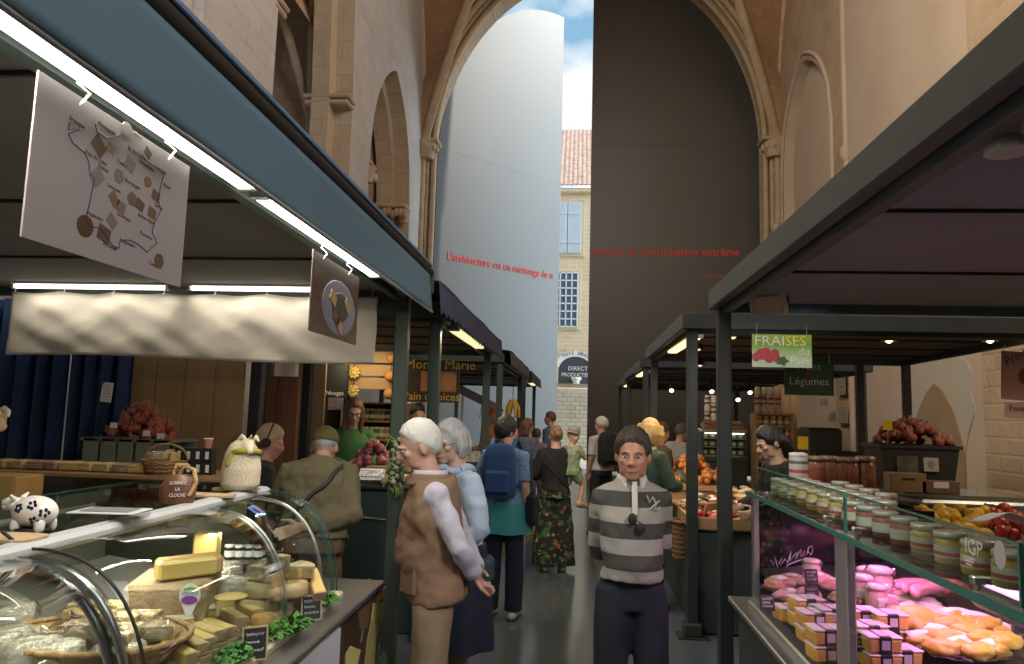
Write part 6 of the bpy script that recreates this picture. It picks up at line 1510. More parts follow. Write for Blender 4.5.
boards('board_partition', 'light pine boards standing behind the pine shelf unit', 768, 797, 388, 9.75, 4, M_PINE)
cab = thing('chilled_cabinet', 'small lit chilled cabinet full of green packets behind the onion heap', 'fridge', (P(725, 455, 9.6).x, 9.8, P(725, 457, 9.6).z)); cw = P(747, 440, 9.6).x - P(703, 440, 9.6).x
mb = MB(); mb.box((0, .18, .16), (cw, .04, .36)); mb.box((0, 0, -.03), (cw + .04, .42, .07), bev=.01); mb.box((0, 0, -.35), (cw, .38, .58)); mb.build('body', M_BASE, cab)
for z in (.01, .12, .23): mb = MB(); mb.box((0, .02, z), (cw, .32, .012)); mb.build('shelf', M_CHR, cab)
mb = MB(); mb.box((0, 0, .33), (cw + .03, .40, .035), bev=.008); mb.build('hood', M_STL, cab)
for sg in (-1, 1): mb = MB(); mb.box((sg * cw / 2, 0, .15), (.02, .38, .36)); mb.build('side_panel', M_BASE, cab)
mb = MB(); mb.box((0, -.17, .30), (cw - .06, .02, .014)); mb.build('light_strip', mat('cabinet_strip', (1, 1, 1), .5, emit=((.95, 1, .85), 4)), cab)
gpk = None
for r in range(3):
    for k in range(6):
        q = V((cab.location.x - cw * .41 + cw * .165 * k, 9.78, cab.location.z + .017 + .11 * r))
        if gpk is None:
            gpk = thing('green_packet', 'green packet in the small chilled cabinet', 'packet', q, 0, 'green packets in the chilled cabinet'); mb = MB(); mb.box((0, 0, .035), (.075, .1, .07), bev=.012); mb.build('bag', mat('packet_leaf_green', (.20, .32, .06), .5, noise=(20, (.45, .52, .2), .4)), gpk); mb = MB(); mb.box((0, -.051, .035), (.04, .003, .03)); mb.build('paper_label', M_CARD, gpk)
        else: dup(gpk, q)
for k, (dx, l) in enumerate(((-.13, 'straw tray of biscuits on the chilled cabinet, nearer the aisle posts'), (.14, 'straw tray of biscuits on the chilled cabinet, farther from the aisle posts'))):
    t = thing('biscuit_tray', l, 'tray', (cab.location.x + dx, 9.76, cab.location.z + .35)); mb = MB(); mb.box((0, 0, .03), (.25, .3, .06), bev=.006, rx=.15); mb.build('tray', M_CRW, t); mb = MB()
    for i in range(10): mb.ell((-.09 + .045 * (i % 5), -.06 + .12 * (i // 5), .075 + .02 * (i // 5)), (.02, .04, .02), nu=8, nv=6)
    tag(mb.build('biscuits', mat('biscuit_brown', (.34, .17, .08), .7), t), kind='stuff')
for r in range(3):
    for k in range(3): sjar('pale' if (r + k) % 2 else 'dark', V((cab.location.x - .17 + .085 * k, 9.88, cab.location.z + .45 + .115 * r)), '%s jar stacked behind the biscuit trays' % ('pale' if (r + k) % 2 else 'dark'), 'stack behind the biscuit trays, %s' % ('pale' if (r + k) % 2 else 'dark'), .95)
mb = MB(); mb.box((0, 0, .2), (.28, .14, .44), bev=.005); o = mb.build('jar_riser', M_BASE); o.location = (cab.location.x - .085, 9.93, cab.location.z); tag(o, 'dark riser behind the chilled cabinet holding the stacked jars', 'riser')
# dark equipment and yellow sign behind the seller
q = P(826, 470, 8.0); t = thing('coffee_machine', 'black machine on the counter behind the dark-haired seller', 'machine', (q.x, 8.0, 0)); mb = MB(); mb.box((0, 0, P(826, 462, 8.0).z / 2), (.62, .5, P(826, 462, 8.0).z), bev=.02); mb.build('stand', M_BASE, t); zz = P(826, 462, 8.0).z; mb = MB(); mb.box((-.06, 0, zz + .18), (.36, .36, .36), bev=.03); mb.box((.06, -.02, zz + .06), (.5, .4, .12), bev=.02); mb.build('body', M_BLK, t)
t = thing('yellow_sign', 'small yellow card on a stick behind the dark-haired seller', 'sign', P(803, 446, 7.6)); mb = MB(); mb.box((0, 0, .03), (.10, .004, .13)); mb.build('card', mat('bright_yellow', (.75, .52, .02), .5), t); mb = MB(); mb.cyl((0, .004, -.6), (0, .004, 0), .005, 6); mb.build('stick', M_BLK, t)
# counters of the stalls farther along the dark side
for y0, y1, l in ((10.9, 14.3, 'dark counter of the third canopy on the dark door side'), (15.7, 18.8, 'dark counter of the last canopy on the dark door side')):
    t = thing('stall_counter', l, 'counter', (1.75, (y0 + y1) / 2, 0)); mb = MB(); mb.box((0, 0, .43), (1.2, y1 - y0, .86), bev=.01); mb.build('body', MATS['panel_slate_green'], t); mb = MB(); mb.box((0, 0, .875), (1.26, y1 - y0 + .04, .03), bev=.005); mb.build('top', M_WOOD, t)

# ---------- left side: bread stall
lc = thing('stall_counter', 'dark green counter of the bread stall under the navy awning', 'counter', (-1.9, 6.2, 0)); zc = P(370, 487, 5.5).z
mb = MB(); mb.M = W(lc); mb.box((-1.95, 5.85, zc / 2 - .02), (1.72, .5, zc - .04), bev=.01); mb.box((-1.33, 7.3, zc / 2 - .02), (.42, 2.6, zc - .04), bev=.01); mb.build('body', mat('counter_bottle_green', (.028, .045, .038), .45), lc)
mb = MB(); mb.M = W(lc); mb.box((-1.95, 5.85, zc - .012), (1.78, .56, .025), bev=.004); mb.box((-1.33, 7.3, zc - .012), (.48, 2.6, .025), bev=.004); mb.build('top', M_BLK, lc)
mb = MB(); mb.M = W(lc); mb.tube([(-2.6, 5.585, zc - .18), (-1.2, 5.585, zc - .27)], .008, 6); mb.ell((-1.55, 5.59, zc - .72), (.02, .012, .02)); mb.build('rail', M_CHR, lc)
zs_ = zc + .002
bag = None
M_BRD = mat('bread_crust', (.40, .22, .09), .8, noise=(8, (.5, .33, .16), .4), bump=(30, .4))
for i, (px, y) in enumerate(((366, 5.72), (379, 5.75), (392, 5.7), (372, 5.95), (388, 5.98), (402, 5.8), (356, 5.85), (347, 5.75))):
    q = P(px, 480, y); q.z = zs_
    if bag is None:
        bag = thing('wrapped_loaf', 'crusty loaf in clear wrapping on the bread stall counter', 'bread', q, .3, 'wrapped loaves on the bread counter'); mb = MB(); mb.tube([(-.08, 0, .03), (-.03, 0, .04), (.04, 0, .04), (.09, 0, .03)], [.025, .038, .036, .022], 12, dome=True); mb.build('crust', M_BRD, bag); film_on(bag, (.22, .1, .09), (0, 0, .045), 3)
    else: dup(bag, q, rnd(-.8, .8))
t = thing('paper_sheet', 'white printed paper sheet propped on the bread stall counter', 'paper', P(371, 478, 5.68), .1); t.location.z = zs_ + .03; mb = MB(); mb.box((0, .03, .045), (.2, .004, .13), rx=-.9); mb.build('sheet', M_CARD, t); mb = MB(); mb.box((0, .05, .0), (.18, .1, .06)); mb.build('stand', M_BASE, t)
pile('red_onion', 'red onion in the heap beside the green-cardiganed seller', 'onion', (P(380, 462, 6.3).x, 6.15, zs_ + .03), 44, .2, .12, .24, .04, M_RON, 'red onions beside the green-cardiganed seller')
t = thing('wooden_crate', 'wooden crate on the bread stall counter before the red onions', 'crate', P(381, 472, 6.0)); t.location.z = zs_; mb = MB(); mb.box((0, 0, .06), (.22, .16, .12), bev=.004); mb.build('slats', M_CRW, t)
# garlic braid tied to the post
t = thing('garlic_braid', 'green and white garlic braid hanging on the awning post', 'garlic', P(398, 436, 4.42)); t.location.y = 4.40
mb = MB()
for k in range(16): a = k * 2.4; mb.ell((.018 * cos(a), -.02 + .014 * sin(a), -.02 - .017 * k), (.016, .015, .016), nu=9, nv=7)
mb.build('bulbs', mat('garlic_white', (.34, .31, .20), .8), t)
mb = MB()
for k in range(26):
    a = rnd(0, 6.28); z = -.02 - .36 * random.random(); mb.tube([(.01 * cos(a), -.02, z), (.05 * cos(a), -.03 + .03 * sin(a), z + .03), (.07 * cos(a), -.03 + .04 * sin(a), z - .02)], [.006, .006, .002], 5)
mb.build('green_stalks', mat('stalk_green', (.14, .24, .05), .7), t)
# plank display with dried ornaments
M_LPL = mat('lit_planks', (.42, .29, .15), .7, noise=(3, (.34, .22, .10), .2), stretch=(1, 1, 9))
a, b = P(345, 350, 8.5), P(402, 391, 8.5); pw_ = b.x - a.x
t = thing('plank_panel', 'wall panel of horizontal wooden planks hung with dried ornaments', 'panel', ((a.x + b.x) / 2, 8.5, b.z)); 
for k in range(3): 
    h = (a.z - b.z) / 3; mb = MB(); mb.box((0, 0, h * (k + .5)), (pw_, .03, h - .02), bev=.004); mb.build('board', M_LPL, t)
for sg in (-1, 1): mb = MB(); mb.box((sg * pw_ * .42, .03, (a.z - b.z) / 2 - b.z / 2), (.05, .03, a.z)); mb.build('batten', M_BLK, t)
orn = None
for px, py, c in ((393, 358, 'o'), (391, 376, 'o'), (390, 394, 'o'), (354, 373, 'y'), (353, 391, 'y')):
    q = P(px, py, 8.44)
    m = mat('dried_orange', (.50, .18, .05), .7, noise=(14, (.6, .32, .1), .4)) if c == 'o' else mat('dried_yellow', (.55, .38, .06), .7, noise=(14, (.62, .5, .2), .4))
    if c == 'o': l, g_ = 'dried orange gourd ornament hanging on the plank panel', 'orange ornaments'
    else: l, g_ = 'yellow straw flower ornament hanging on the plank panel', 'yellow ornaments'
    k = thing('dried_ornament', l, 'ornament', q, 0, g_); mb = MB()
    if c == 'o': mb.ell((0, 0, 0), (.075, .05, .062), nu=16, nv=9, fn=lambda v: 1 + .08 * cos(8 * math.atan2(v.y, v.x)))
    else:
        for j in range(9): a_ = 2 * pi * j / 9; mb.ell((.05 * cos(a_), 0, .05 * sin(a_)), (.03, .02, .02), ry=-a_, nu=8, nv=6)
        mb.ell((0, -.01, 0), (.03, .02, .03))
    mb.build('head', m, k); mb = MB(); mb.tube([(0, 0, .05), (0, .01, .16)], .004, 5); mb.build('hanging_string', M_BLK, k)
area('lamp_and_fill_glow', (-2.5, 8.0, 2.3), .5, 6, (1, .78, .45), (-.1, .6, -1), .3)
def panel_sign(label, x0, y0, x1, y1, dep, m, lines):
    a, b = P(x0, y0, dep), P(x1, y1, dep); t = thing('shop_panel', label, 'sign', ((a.x + b.x) / 2, dep, b.z)); w, h = b.x - a.x, a.z - b.z; mb = MB(); mb.box((0, 0, h / 2), (w, .02, h)); mb.build('board', m, t)
    for s, fx, fz, sz, mm in lines: text('lettering', s, sz, mm, t, wall_M((-w / 2 + w * fx, -.012, h * fz), 0), .003)
    for sg in (-1, 1): mb = MB(); mb.box((sg * w * .45, .03, h / 2 - b.z / 2), (.04, .03, a.z)); mb.build('support_batten', M_BLK, t)
    return t, w, h
M_GOLD = mat('gold_letters', (.62, .38, .08), .5)
t, w, h = panel_sign('dark brown panel lettered in gold above a picture of spice loaf', 402, 360, 459, 403, 8.3, mat('panel_brown', (.045, .025, .02), .5), (('Monte Marie', .06, .80, .16, M_GOLD), ("Pain d'épices", .05, .05, .13, M_GOLD)))
mb = MB(); mb.box((.1, -.014, h * .5), (w * .6, .01, h * .48)); mb.build('printed_loaf', mat('print_loaf', (.30, .12, .05), .5, noise=(5, (.42, .20, .08), .4)), t); mb = MB(); mb.ell((w * .32, -.02, h * .5), (w * .13, .006, h * .22)); mb.build('printed_slice', mat('print_slice', (.45, .22, .09), .5), t)
t, w, h = panel_sign('black board with faint white lettering beside the plank panel', 326, 364, 346, 398, 8.2, M_SLATE, (('Nougat', .08, .08, .07, M_WRIT),))
# shelves with bottles under the plank panel, white shelf with magazines
t, w, zs = rack('bottle_rack', 'lit rack of bottles below the plank panel', 358, 404, 402, 440, 9.0, 2, M_PINE, .25)
for r, z in enumerate(zs[:-1]):
    for k in range(9): sjar(('dark', 'green', 'amber')[(k + r) % 3], V((t.location.x - w * .44 + w * .11 * k, 9.06, z + .002)), '%s bottle jar on the lit rack below the plank panel' % ('dark', 'green', 'amber')[(k + r) % 3], '%s jars on the lit rack' % ('dark', 'green', 'amber')[(k + r) % 3], 1.25)
t, w, zs = rack('white_shelf', 'white and red shelf behind the seller in green, holding picture cards', 306, 340, 407, 452, 8.3, 2, mat('shelf_white', (.55, .50, .44), .5), .25)
for k in range(6): sjar('red', V((t.location.x - w * .4 + w * .16 * k, 8.36, zs[0] + .002)), 'red jar on the white shelf behind the green-cardiganed seller', 'red jars on the white shelf', 1.1)
for k, (px, c) in enumerate(((303, (.18, .30, .5)), (317, (.45, .24, .2)))):
    q = P(px, 407, 8.32); q.z = zs[-1] + .002; o = thing('picture_card', ('bluish picture card standing on the white shelf', 'reddish picture card standing on the white shelf')[k], 'card', q, 0); mb = MB(); mb.box((0, .03, .12), (.15, .012, .24), rx=-.15); mb.build('card', M_CARD, o); mb = MB(); mb.box((0, .02, .13), (.12, .012, .18), rx=-.15); mb.build('printed_picture', mat('card_pic%d' % k, c, .5, noise=(8, (.6, .55, .5), .4)), o)
# pale parasol and hanging corn farther along
t = thing('pale_parasol', 'pale slanted awning sheet seen far under the awning row', 'awning', (P(455, 395, 13.0).x, 13.0, P(455, 412, 13).z)); mb = MB(); mb.sheet(lambda u, v: (-.45 + 1.3 * u, .5 * v, .75 - .62 * u - .1 * v), 6, 6, .01); mb.sheet(lambda u, v: (-.45 + 1.3 * u, -.01, (.75 - .62 * u) - .16 * v), 6, 3, .008); mb.build('cloth', mat('parasol_mauve', (.34, .29, .32), .8), t); mb = MB(); mb.tube([(-.3, .1, .66), (.5, .1, .2), (.45, .1, -.1)], .012, 6); mb.build('arm', mat('white_paint', (.8, .82, .82), .5), t)
mb = MB(); mb.cyl((.1, .25, -P(455, 412, 13).z), (.1, .25, .5), .02, 8); mb.build('pole', M_CHR, t)
cb = thing('corn_bunch', 'bunch of yellow corn hanging under the grey awning', 'corn', P(513, 398, 10.8))
for k in range(6):
    mb = MB(); a = 2 * pi * k / 6; mb.tube([(.03 * cos(a), .03 * sin(a), -.04), (.08 * cos(a), .08 * sin(a), -.14), (.10 * cos(a), .10 * sin(a), -.28)], [.022, .032, .018], 9, dome=True); mb.build('cob', mat('corn_yellow', (.60, .36, .05), .5, bump=(60, .5)), cb)
mb = MB(); mb.cyl((0, 0, -.05), (0, 0, .35), .006, 6); mb.build('hanging_string', M_BLK, cb)
for y0, y1, l in ((10.5, 14.0, 'dark counter under the grey awning beyond the bread stall'), (15.4, 19.0, 'dark counter of the last stall of the awning row')):
    t = thing('stall_counter', l, 'counter', (-1.75, (y0 + y1) / 2, 0)); mb = MB(); mb.box((0, 0, .43), (1.1, y1 - y0, .86), bev=.01); mb.build('body', M_BASE, t); mb = MB(); mb.box((0, 0, .875), (1.16, y1 - y0 + .04, .03), bev=.005); mb.build('top', M_WOOD, t)
for i, (y, kind) in enumerate(((10.8, 'pale'), (11.2, 'red'), (11.6, 'amber'), (12.2, 'pale'))):
    for k in range(5): sjar(kind, V((-1.3 - .1 * k, y, .892)), '%s jar in a row on the counter under the grey awning' % kind, '%s jars under the grey awning, row %s' % (kind, 'abcd'[i]) if 0 else '%s jars under the grey awning' % kind, 1.5)
# ------------------------------------------------------------------ people
def skin_mat(name, c): return mat(name, c, .5, noise=(30, tuple(v * .86 for v in c), .2), sss=.12)
SK_TAN = skin_mat('skin_tan', (.46, .24, .16)); SK_PINK = skin_mat('skin_pink', (.52, .30, .22)); SK_FAIR = skin_mat('skin_fair', (.56, .35, .26))
M_EYEW = mat('eye_white', (.62, .60, .57), .3); M_IRIS = mat('eye_dark', (.03, .02, .015), .2); M_LIP = mat('lip_tone', (.36, .14, .11), .5)
class Person:
    def __init__(s, label, loc, rz, H, J=None, sk=SK_TAN, near=False, head=(0, 0, 0), jaw=1., fat=1., name='person'):
        s.t = thing(name, label, 'person', loc, rz); s.k = H / 1.72; s.near = near; s.sk = sk; s.hd = head; s.jaw = jaw; s.fat = fat; s.seed = int(abs(loc[0] * 100 + loc[1] * 10)) % 97
        D = dict(pelvis=(0, 0, .95), waist=(0, 0, 1.08), chest=(0, 0, 1.27), neck=(0, .01, 1.455), head=(0, -.02, 1.585),
                 shL=(.150, .015, 1.365), elL=(.188, .03, 1.11), wrL=(.19, -.05, .88), shR=(-.150, .015, 1.365), elR=(-.188, .03, 1.11), wrR=(-.19, -.05, .88),
                 hiL=(.078, 0, .92), knL=(.10, -.015, .49), anL=(.105, .02, .085), hiR=(-.078, 0, .92), knR=(-.10, -.015, .49), anR=(-.105, .02, .085))
        D.update(J or {}); s.J = {k: V(v) * s.k for k, v in D.items()}
    def spine(s, f):
        J = s.J; pts = [J['pelvis'], J['waist'], J['chest'], J['neck']]
        if f <= 0: return pts[0] + (pts[1] - pts[0]) * f
        if f >= 3: return pts[3] + (pts[3] - pts[2]) * (f - 3)
        i = int(f); return pts[i].lerp(pts[i + 1], f - i)
    def ring(s, f, rx, ry, dy=0, n=26):
        J = s.J; c = s.spine(f); t = (s.spine(f + .15) - s.spine(f - .15)).normalized()
        lat = (J['hiL'] - J['hiR']).normalized().lerp((J['shL'] - J['shR']).normalized(), max(0, min(1, f / 2.5)))
        fw = lat.cross(t).normalized() * -1     # backwards (+y)
        lat = t.cross(fw).normalized() * -1
        if lat.dot(J['shL'] - J['shR']) < 0: lat = -lat
        k = s.k; c = c + fw * (-1 if fw.y < 0 else 1) * dy * k * 0 + V((0, dy * k, 0))
        return [c + lat * rx * k * cos(2 * pi * j / n) + fw * ry * k * abs(sin(2 * pi * j / n)) * (1 if sin(2 * pi * j / n) > 0 else -1) for j in range(n)]
    def torso(s, mb, inf=0., f0=-.9, f1=3., rows=None, belly=0.):
        R = rows or [(-.9, .150, .112, .012), (0, .152, .112, .012), (.5, .142, .105, 0), (1, .136, .100, 0), (1.5, .146, .106, 0), (2, .156, .112, 0), (2.25, .148, .106, 0), (2.48, .122, .092, .004), (2.7, .090, .076, .008), (2.88, .066, .064, .008), (3, .060, .056, .008)]
        s.rows = R; out = []
        def at(f):
            for a, b in zip(R, R[1:]):
                if f <= b[0] or b is R[-1]:
                    u = max(0 if a is not R[0] else -9, min(1, (f - a[0]) / (b[0] - a[0]))); u = max(0, u)
                    return [a[i] + (b[i] - a[i]) * u for i in (1, 2, 3)]
        n = 14
        for k in range(n + 1):
            f = f0 + (f1 - f0) * k / n; rx, ry, dy = at(f)
            bl = belly * max(0, 1 - abs(f - .9) / 1.3)
            out.append(s.ring(f, rx * s.fat + inf, ry * s.fat + inf + bl, dy - bl * .8))
        mb.loft(out)
    def arm(s, mb, side, inf=0., f1=1., r=(.052, .046, .040, .036, .028)):
        J = s.J; a, b, c = J['sh' + side], J['el' + side], J['wr' + side]; k = s.k
        root = J['chest'].lerp(J['neck'], .58).lerp(a, .45)
        pts = [root, a, a.lerp(b, .5), b, b.lerp(c, .35), b.lerp(c, .7), c]; R = [r[0] * 1.05, r[0] * 1.06, r[1], r[2], r[2], r[3], r[4]]
        L = 3 + (f1 > 0) * 1
        if f1 < 1:     # sleeve stops: f1 in 0..1 along the whole limb after the shoulder
            d = [0] 
            for p, q in zip(pts[1:], pts[2:]): d.append(d[-1] + (q - p).length)
            lim = d[-1] * f1; np_ = [pts[0], pts[1]]; nr = [R[0], R[1]]
            for i in range(1, len(d)):
                if d[i] < lim: np_.append(pts[i + 1]); nr.append(R[i + 1])
                else:
                    u = (lim - d[i - 1]) / (d[i] - d[i - 1]); np_.append(pts[i].lerp(pts[i + 1], u)); nr.append(R[i] + (R[i + 1] - R[i]) * u); break
            pts, R = np_, nr
        mb.tube(pts, [(x * k * (.5 + .5 * s.fat) + inf) for x in R], 14)
    def leg(s, mb, side, inf=0., f1=1., r=(.080, .074, .058, .050, .053, .038)):
        J = s.J; a, b, c = J['hi' + side], J['kn' + side], J['an' + side]; k = s.k
        pts = [a + V((0, 0, .03)), a.lerp(b, .25), a.lerp(b, .7), b, b.lerp(c, .35), c]; R = [r[0] * .95, r[0], r[1] * .86, r[2], r[4], r[5]]
        if f1 < 1:
            n = 2 + int(f1 * 4); pts, R = pts[:n], R[:n]
        mb.tube(pts, [x * k + inf for x in R], 16)
    def hand(s, mb, side, palm=None, curl=.5, tip=None):
        """palm: direction the palm faces"""
        J = s.J; w = J['wr' + side]; d = ((tip and V(tip)) or (w - J['el' + side])).normalized(); k = s.k
        pl = V(palm) if palm else V((-1 if side == 'L' else 1, -.3, 0)); pl = (pl - d * pl.dot(d)).normalized(); sd = d.cross(pl).normalized()
        if (sd.dot(V((0, -1, 0))) < 0) and not palm: sd = -sd
        mb.tube([w - d * .01, w + d * .03 * k, w + d * .085 * k], [(.026 * k, .02 * k), (.038 * k, .017 * k), (.040 * k, .014 * k)], 12, ref=tuple(sd))
        for i, (o, L) in enumerate(((.030, .068), (.011, .077), (-.009, .072), (-.028, .056))):
            p = w + d * .082 * k + sd * o * k; pts = [p]; ang = 0
            for j in range(3):
                ang += curl * (.5 if j == 0 else .75); pts.append(pts[-1] + (d * cos(ang) + pl * sin(ang) + sd * o * 1.2) * L * k * (.42, .33, .27)[j])
            mb.tube(pts, [.0092 * k, .0088 * k, .008 * k, .0065 * k], 8, dome=True)
        p = w + d * .025 * k + sd * .028 * k
        mb.tube([p, p + (sd * .7 + d * .5 + pl * .3) * .04 * k, p + (sd * .75 + d * 1.15 + pl * .5) * .06 * k], [.014 * k, .0115 * k, .008 * k], 8, dome=True)
    def HM(s):
        yaw, pitch, roll = s.hd; return Mx.Translation(s.J['head']) @ Euler((pitch, roll, yaw), 'XYZ').to_matrix().to_4x4() @ Mx.Scale(s.k, 4)
    def head(s, mb):
        j = s.jaw; M0 = mb.M
        mb.tube([s.J['neck'] - V((0, 0, .05)), s.J['neck'].lerp(s.J['head'], .35), s.HM() @ V((0, .02, -.05))], [.066 * s.k, .054 * s.k, .052 * s.k], 16)
        mb.M = M0 @ s.HM()
        mb.ell((0, .012, .022), (.076, .097, .103), nu=22, nv=14); mb.ell((0, -.022, -.035), (.064 * j, .070, .078), nu=20, nv=12)
        mb.ell((0, -.062, -.094), (.030 * j, .026, .022)); mb.ell((0, -.078, .012), (.052, .018, .014))            # chin, brow
        mb.tube([(0, -.084, .010), (0, -.098, -.012), (0, -.110, -.034), (0, -.092, -.045)], [.009, .0105, .0135, .009], 10, dome=True); 
        for sg in (-1, 1):
            mb.ell((sg * .014, -.094, -.038), (.009, .010, .008)); mb.ell((sg * .040, -.066, -.022), (.022, .020, .018))
            mb.ell((sg * .076, .014, -.010), (.010, .022, .034), rz=sg * .35); mb.ell((sg * .042 * j, -.024, -.076), (.018, .034, .022))
        mb.ell((0, -.085, -.064), (.024, .012, .007)); mb.ell((0, -.082, -.075), (.021, .012, .007))
        mb.M = M0
    def body(s, hands=None, legs=True, arms=True):
        mb = MB(); s.torso(mb, 0, -.6, 3.)
        for sd in 'LR':
            if arms: s.arm(mb, sd, 0)
            if arms: s.hand(mb, sd, *((hands or {}).get(sd, ())))
            s.leg(mb, sd, 0)
            J = s.J; mb.tube([J['an' + sd] + V((0, .03, -.02)), J['an' + sd] + V((0, -.05, -.04)), J['an' + sd] + V((0, -.13, -.055))], [.04, .036, .028], 10, dome=True)
        s.head(mb)
        s.b = mb.remesh('body', s.sk, .0072 if s.near else .011, s.t, 3)
        return s
    def face(s, brow=(.08, .06, .05), smile=0.):
        for sg in (-1, 1):
            mb = MB(); mb.M = s.HM(); mb.ell((sg * .031, -.0825, -.003), (.0125, .0075, .0046)); e = mb.build('eye', M_EYEW, s.t)
            mb = MB(); mb.M = s.HM(); mb.ell((sg * .031, -.0885, -.003), (.0052, .003, .0044)); mb.build('iris', M_IRIS, e)
            mb = MB(); mb.M = s.HM(); mb.tube([(sg * .014, -.095, .013), (sg * .032, -.094, .019), (sg * .050, -.083, .012)], [.003, .004, .002], 6); mb.build('eyebrow', mat('brow_%d' % int(brow[0] * 1000), brow, .8), s.t)
        mb = MB(); mb.M = s.HM(); mb.tube([(-.026, -.088, -.068 + .007 * smile), (-.01, -.0965, -.069), (.01, -.0965, -.069), (.026, -.088, -.068 + .007 * smile)], [.002, .0042, .0042, .002], 8); mb.build('mouth', M_LIP, s.t)
    def hair(s, m, front=.5, side=-.05, back=-.55, thick=1.09, vol=(1, 1, 1), extra=None, seed=1, wav=.03, name='hair'):
        mb = MB(); mb.M = s.HM(); short = name == 'hair'; thick = min(thick, 1.085) if short else thick
        def fn(d):
            if d.y < 0: th = side + (front - side) * min(1, (-d.y / .85)) ** 1.3
            else: th = side + (back - side) * min(1, d.y / .85) ** .8
            th += .10 * noise.noise(V((d.x * 7, d.y * 7, seed + 3.3))) if short else 0
            u = smoothstep(th - .22, th + .16, d.z) if short else smoothstep(th - .10, th + .06, d.z)
            r = thick + wav * noise.noise(V((d.x * 5, d.y * 5, d.z * 2.2)) * 2 + V((seed, 0, 0))) + .012 * noise.noise(V((d.x * 26, d.y * 26, d.z * 4 + seed)))
            return (.925 if short else .86) * (1 - u) + r * u
        mb.ell((0, .012, .022), (.077 * vol[0], .098 * vol[1], .104 * vol[2]), nu=56, nv=36, fn=fn)
        if extra: extra(mb)
        if extra and name == 'hair': return mb.remesh(name, m, .0065, s.t, 3, .004, 22, s.seed, (1, 1, .2))
        return mb.build(name, m, s.t)
    def trousers(s, m, inf=.014, flare=0., f0=-.75, f1=.35, fold=.008, waist=True):
        mb = MB(); s.torso(mb, inf, f0, f1)
        for sd in 'LR':
            J = s.J; k = s.k; a, b, c = J['hi' + sd], J['kn' + sd], J['an' + sd]
            mb.tube([a + V((0, 0, .03)), a.lerp(b, .25), a.lerp(b, .7), b, b.lerp(c, .45), c + V((0, 0, -.02))], [x * k + inf for x in (.074, .078, .066 + flare * .3, .058 + flare * .6, .057 + flare * .8, .050 + flare)], 18)
        return mb.remesh('trousers', m, .010 if s.near else .013, s.t, 3, fold, 8, s.seed, (1, 1, .6))
    def shirt(s, m, inf=.018, f0=-.35, f1=2.97, sleeve=1., sinf=.014, name='shirt', fold=.007, belly=0., rows=None, hi=None):
        mb = MB(); s.torso(mb, inf, f0, f1, rows, belly)
        if sleeve:
            for sd in 'LR': s.arm(mb, sd, sinf, sleeve)
        return mb.remesh(name, m, .009 if s.near else .012, s.t, 3, fold, 9, s.seed + 3)
    def skirt(s, m, z1, r0=.18, r1=.26, f0=.6, waves=7, name='skirt', ry=.8):
        mb = MB(); rings = []; k = s.k; a = s.spine(f0); n = 60
        for i in range(13):
            t = i / 12; z = a.z + (z1 * k - a.z) * t; r = (r0 + (r1 - r0) * t ** .8) * k; c = V((a.x * (1 - t) + s.J['hiL'].lerp(s.J['hiR'], .5).x * t, a.y * (1 - t) + s.J['hiL'].y * t, z))
            rings.append([c + V((r * cos(2 * pi * j / n) * (1 + .07 * t * sin(waves * 2 * pi * j / n + i * .2)), r * ry * sin(2 * pi * j / n) * (1 + .07 * t * sin(waves * 2 * pi * j / n + i * .2)), 0)) for j in range(n)])
        mb.loft(rings); return mb.build(name, m, s.t)
    def shoes(s, m, sole=None):
        for sd in 'LR':
            J = s.J; a = J['an' + sd]; mb = MB(); gz = -a.z
            mb.tube([a + V((0, .055, gz + .035)), a + V((0, .01, gz + .045)), a + V((0, -.06, gz + .04)), a + V((0, -.12, gz + .032)), a + V((0, -.165, gz + .024))], [(.036, .034), (.042, .046), (.044, .04), (.046, .03), (.034, .022)], 14, dome=True, ref=(1, 0, 0)); mb.tube([a + V((0, .02, .02)), a + V((0, .01, gz + .05))], [.048, .05], 12)
            sh = mb.build('shoe', m, s.t); mb = MB(); mb.tube([a + V((0, .07, gz + .01)), a + V((0, -.05, gz + .01)), a + V((0, -.18, gz + .01))], [(.036, .01), (.045, .01), (.036, .01)], 14, ref=(1, 0, 0)); mb.build('sole', sole or M_BLK, sh)
    def collar(s, m, f=2.93, rx=.075, ry=.072, h=.05, open_=.5):
        mb = MB(); c = s.spine(f); k = s.k; t = (s.spine(3) - s.spine(2.6)).normalized()
        for sg in (-1, 1):
            mb.sheet(lambda u, v: c + V((sg * (rx + .018 * v) * k * sin(open_ + (pi - open_) * u), -(ry + .03 * v * (1 - u)) * k * cos(open_ + (pi - open_) * u), (.022 - h * v * (1.15 - .5 * u)) * k)), 12, 5, .005)
        return mb.build('collar', m, s.t)
    def strap2(s, m, f0, f1, j0, j1, inf, w=.012, name='strap'):
        pts = []; R = s.rows
        for i in range(15):
            u = i / 14; f = f0 + (f1 - f0) * u
            for a, b in zip(R, R[1:]):
                if f <= b[0]: break
            q = max(0, min(1, (f - a[0]) / (b[0] - a[0]))); rx, ry, dy = [a[k] + (b[k] - a[k]) * q for k in (1, 2, 3)]
            g = s.ring(f, rx * s.fat + inf, ry * s.fat + inf, dy, 104); pts.append(g[int(round(j0 + (j1 - j0) * u)) % 104])
        mb = MB(); mb.tube(pts, [(w, .005)] * 15, 8, ref=(1, 0, .5)); return mb.build(name, m, s.t)
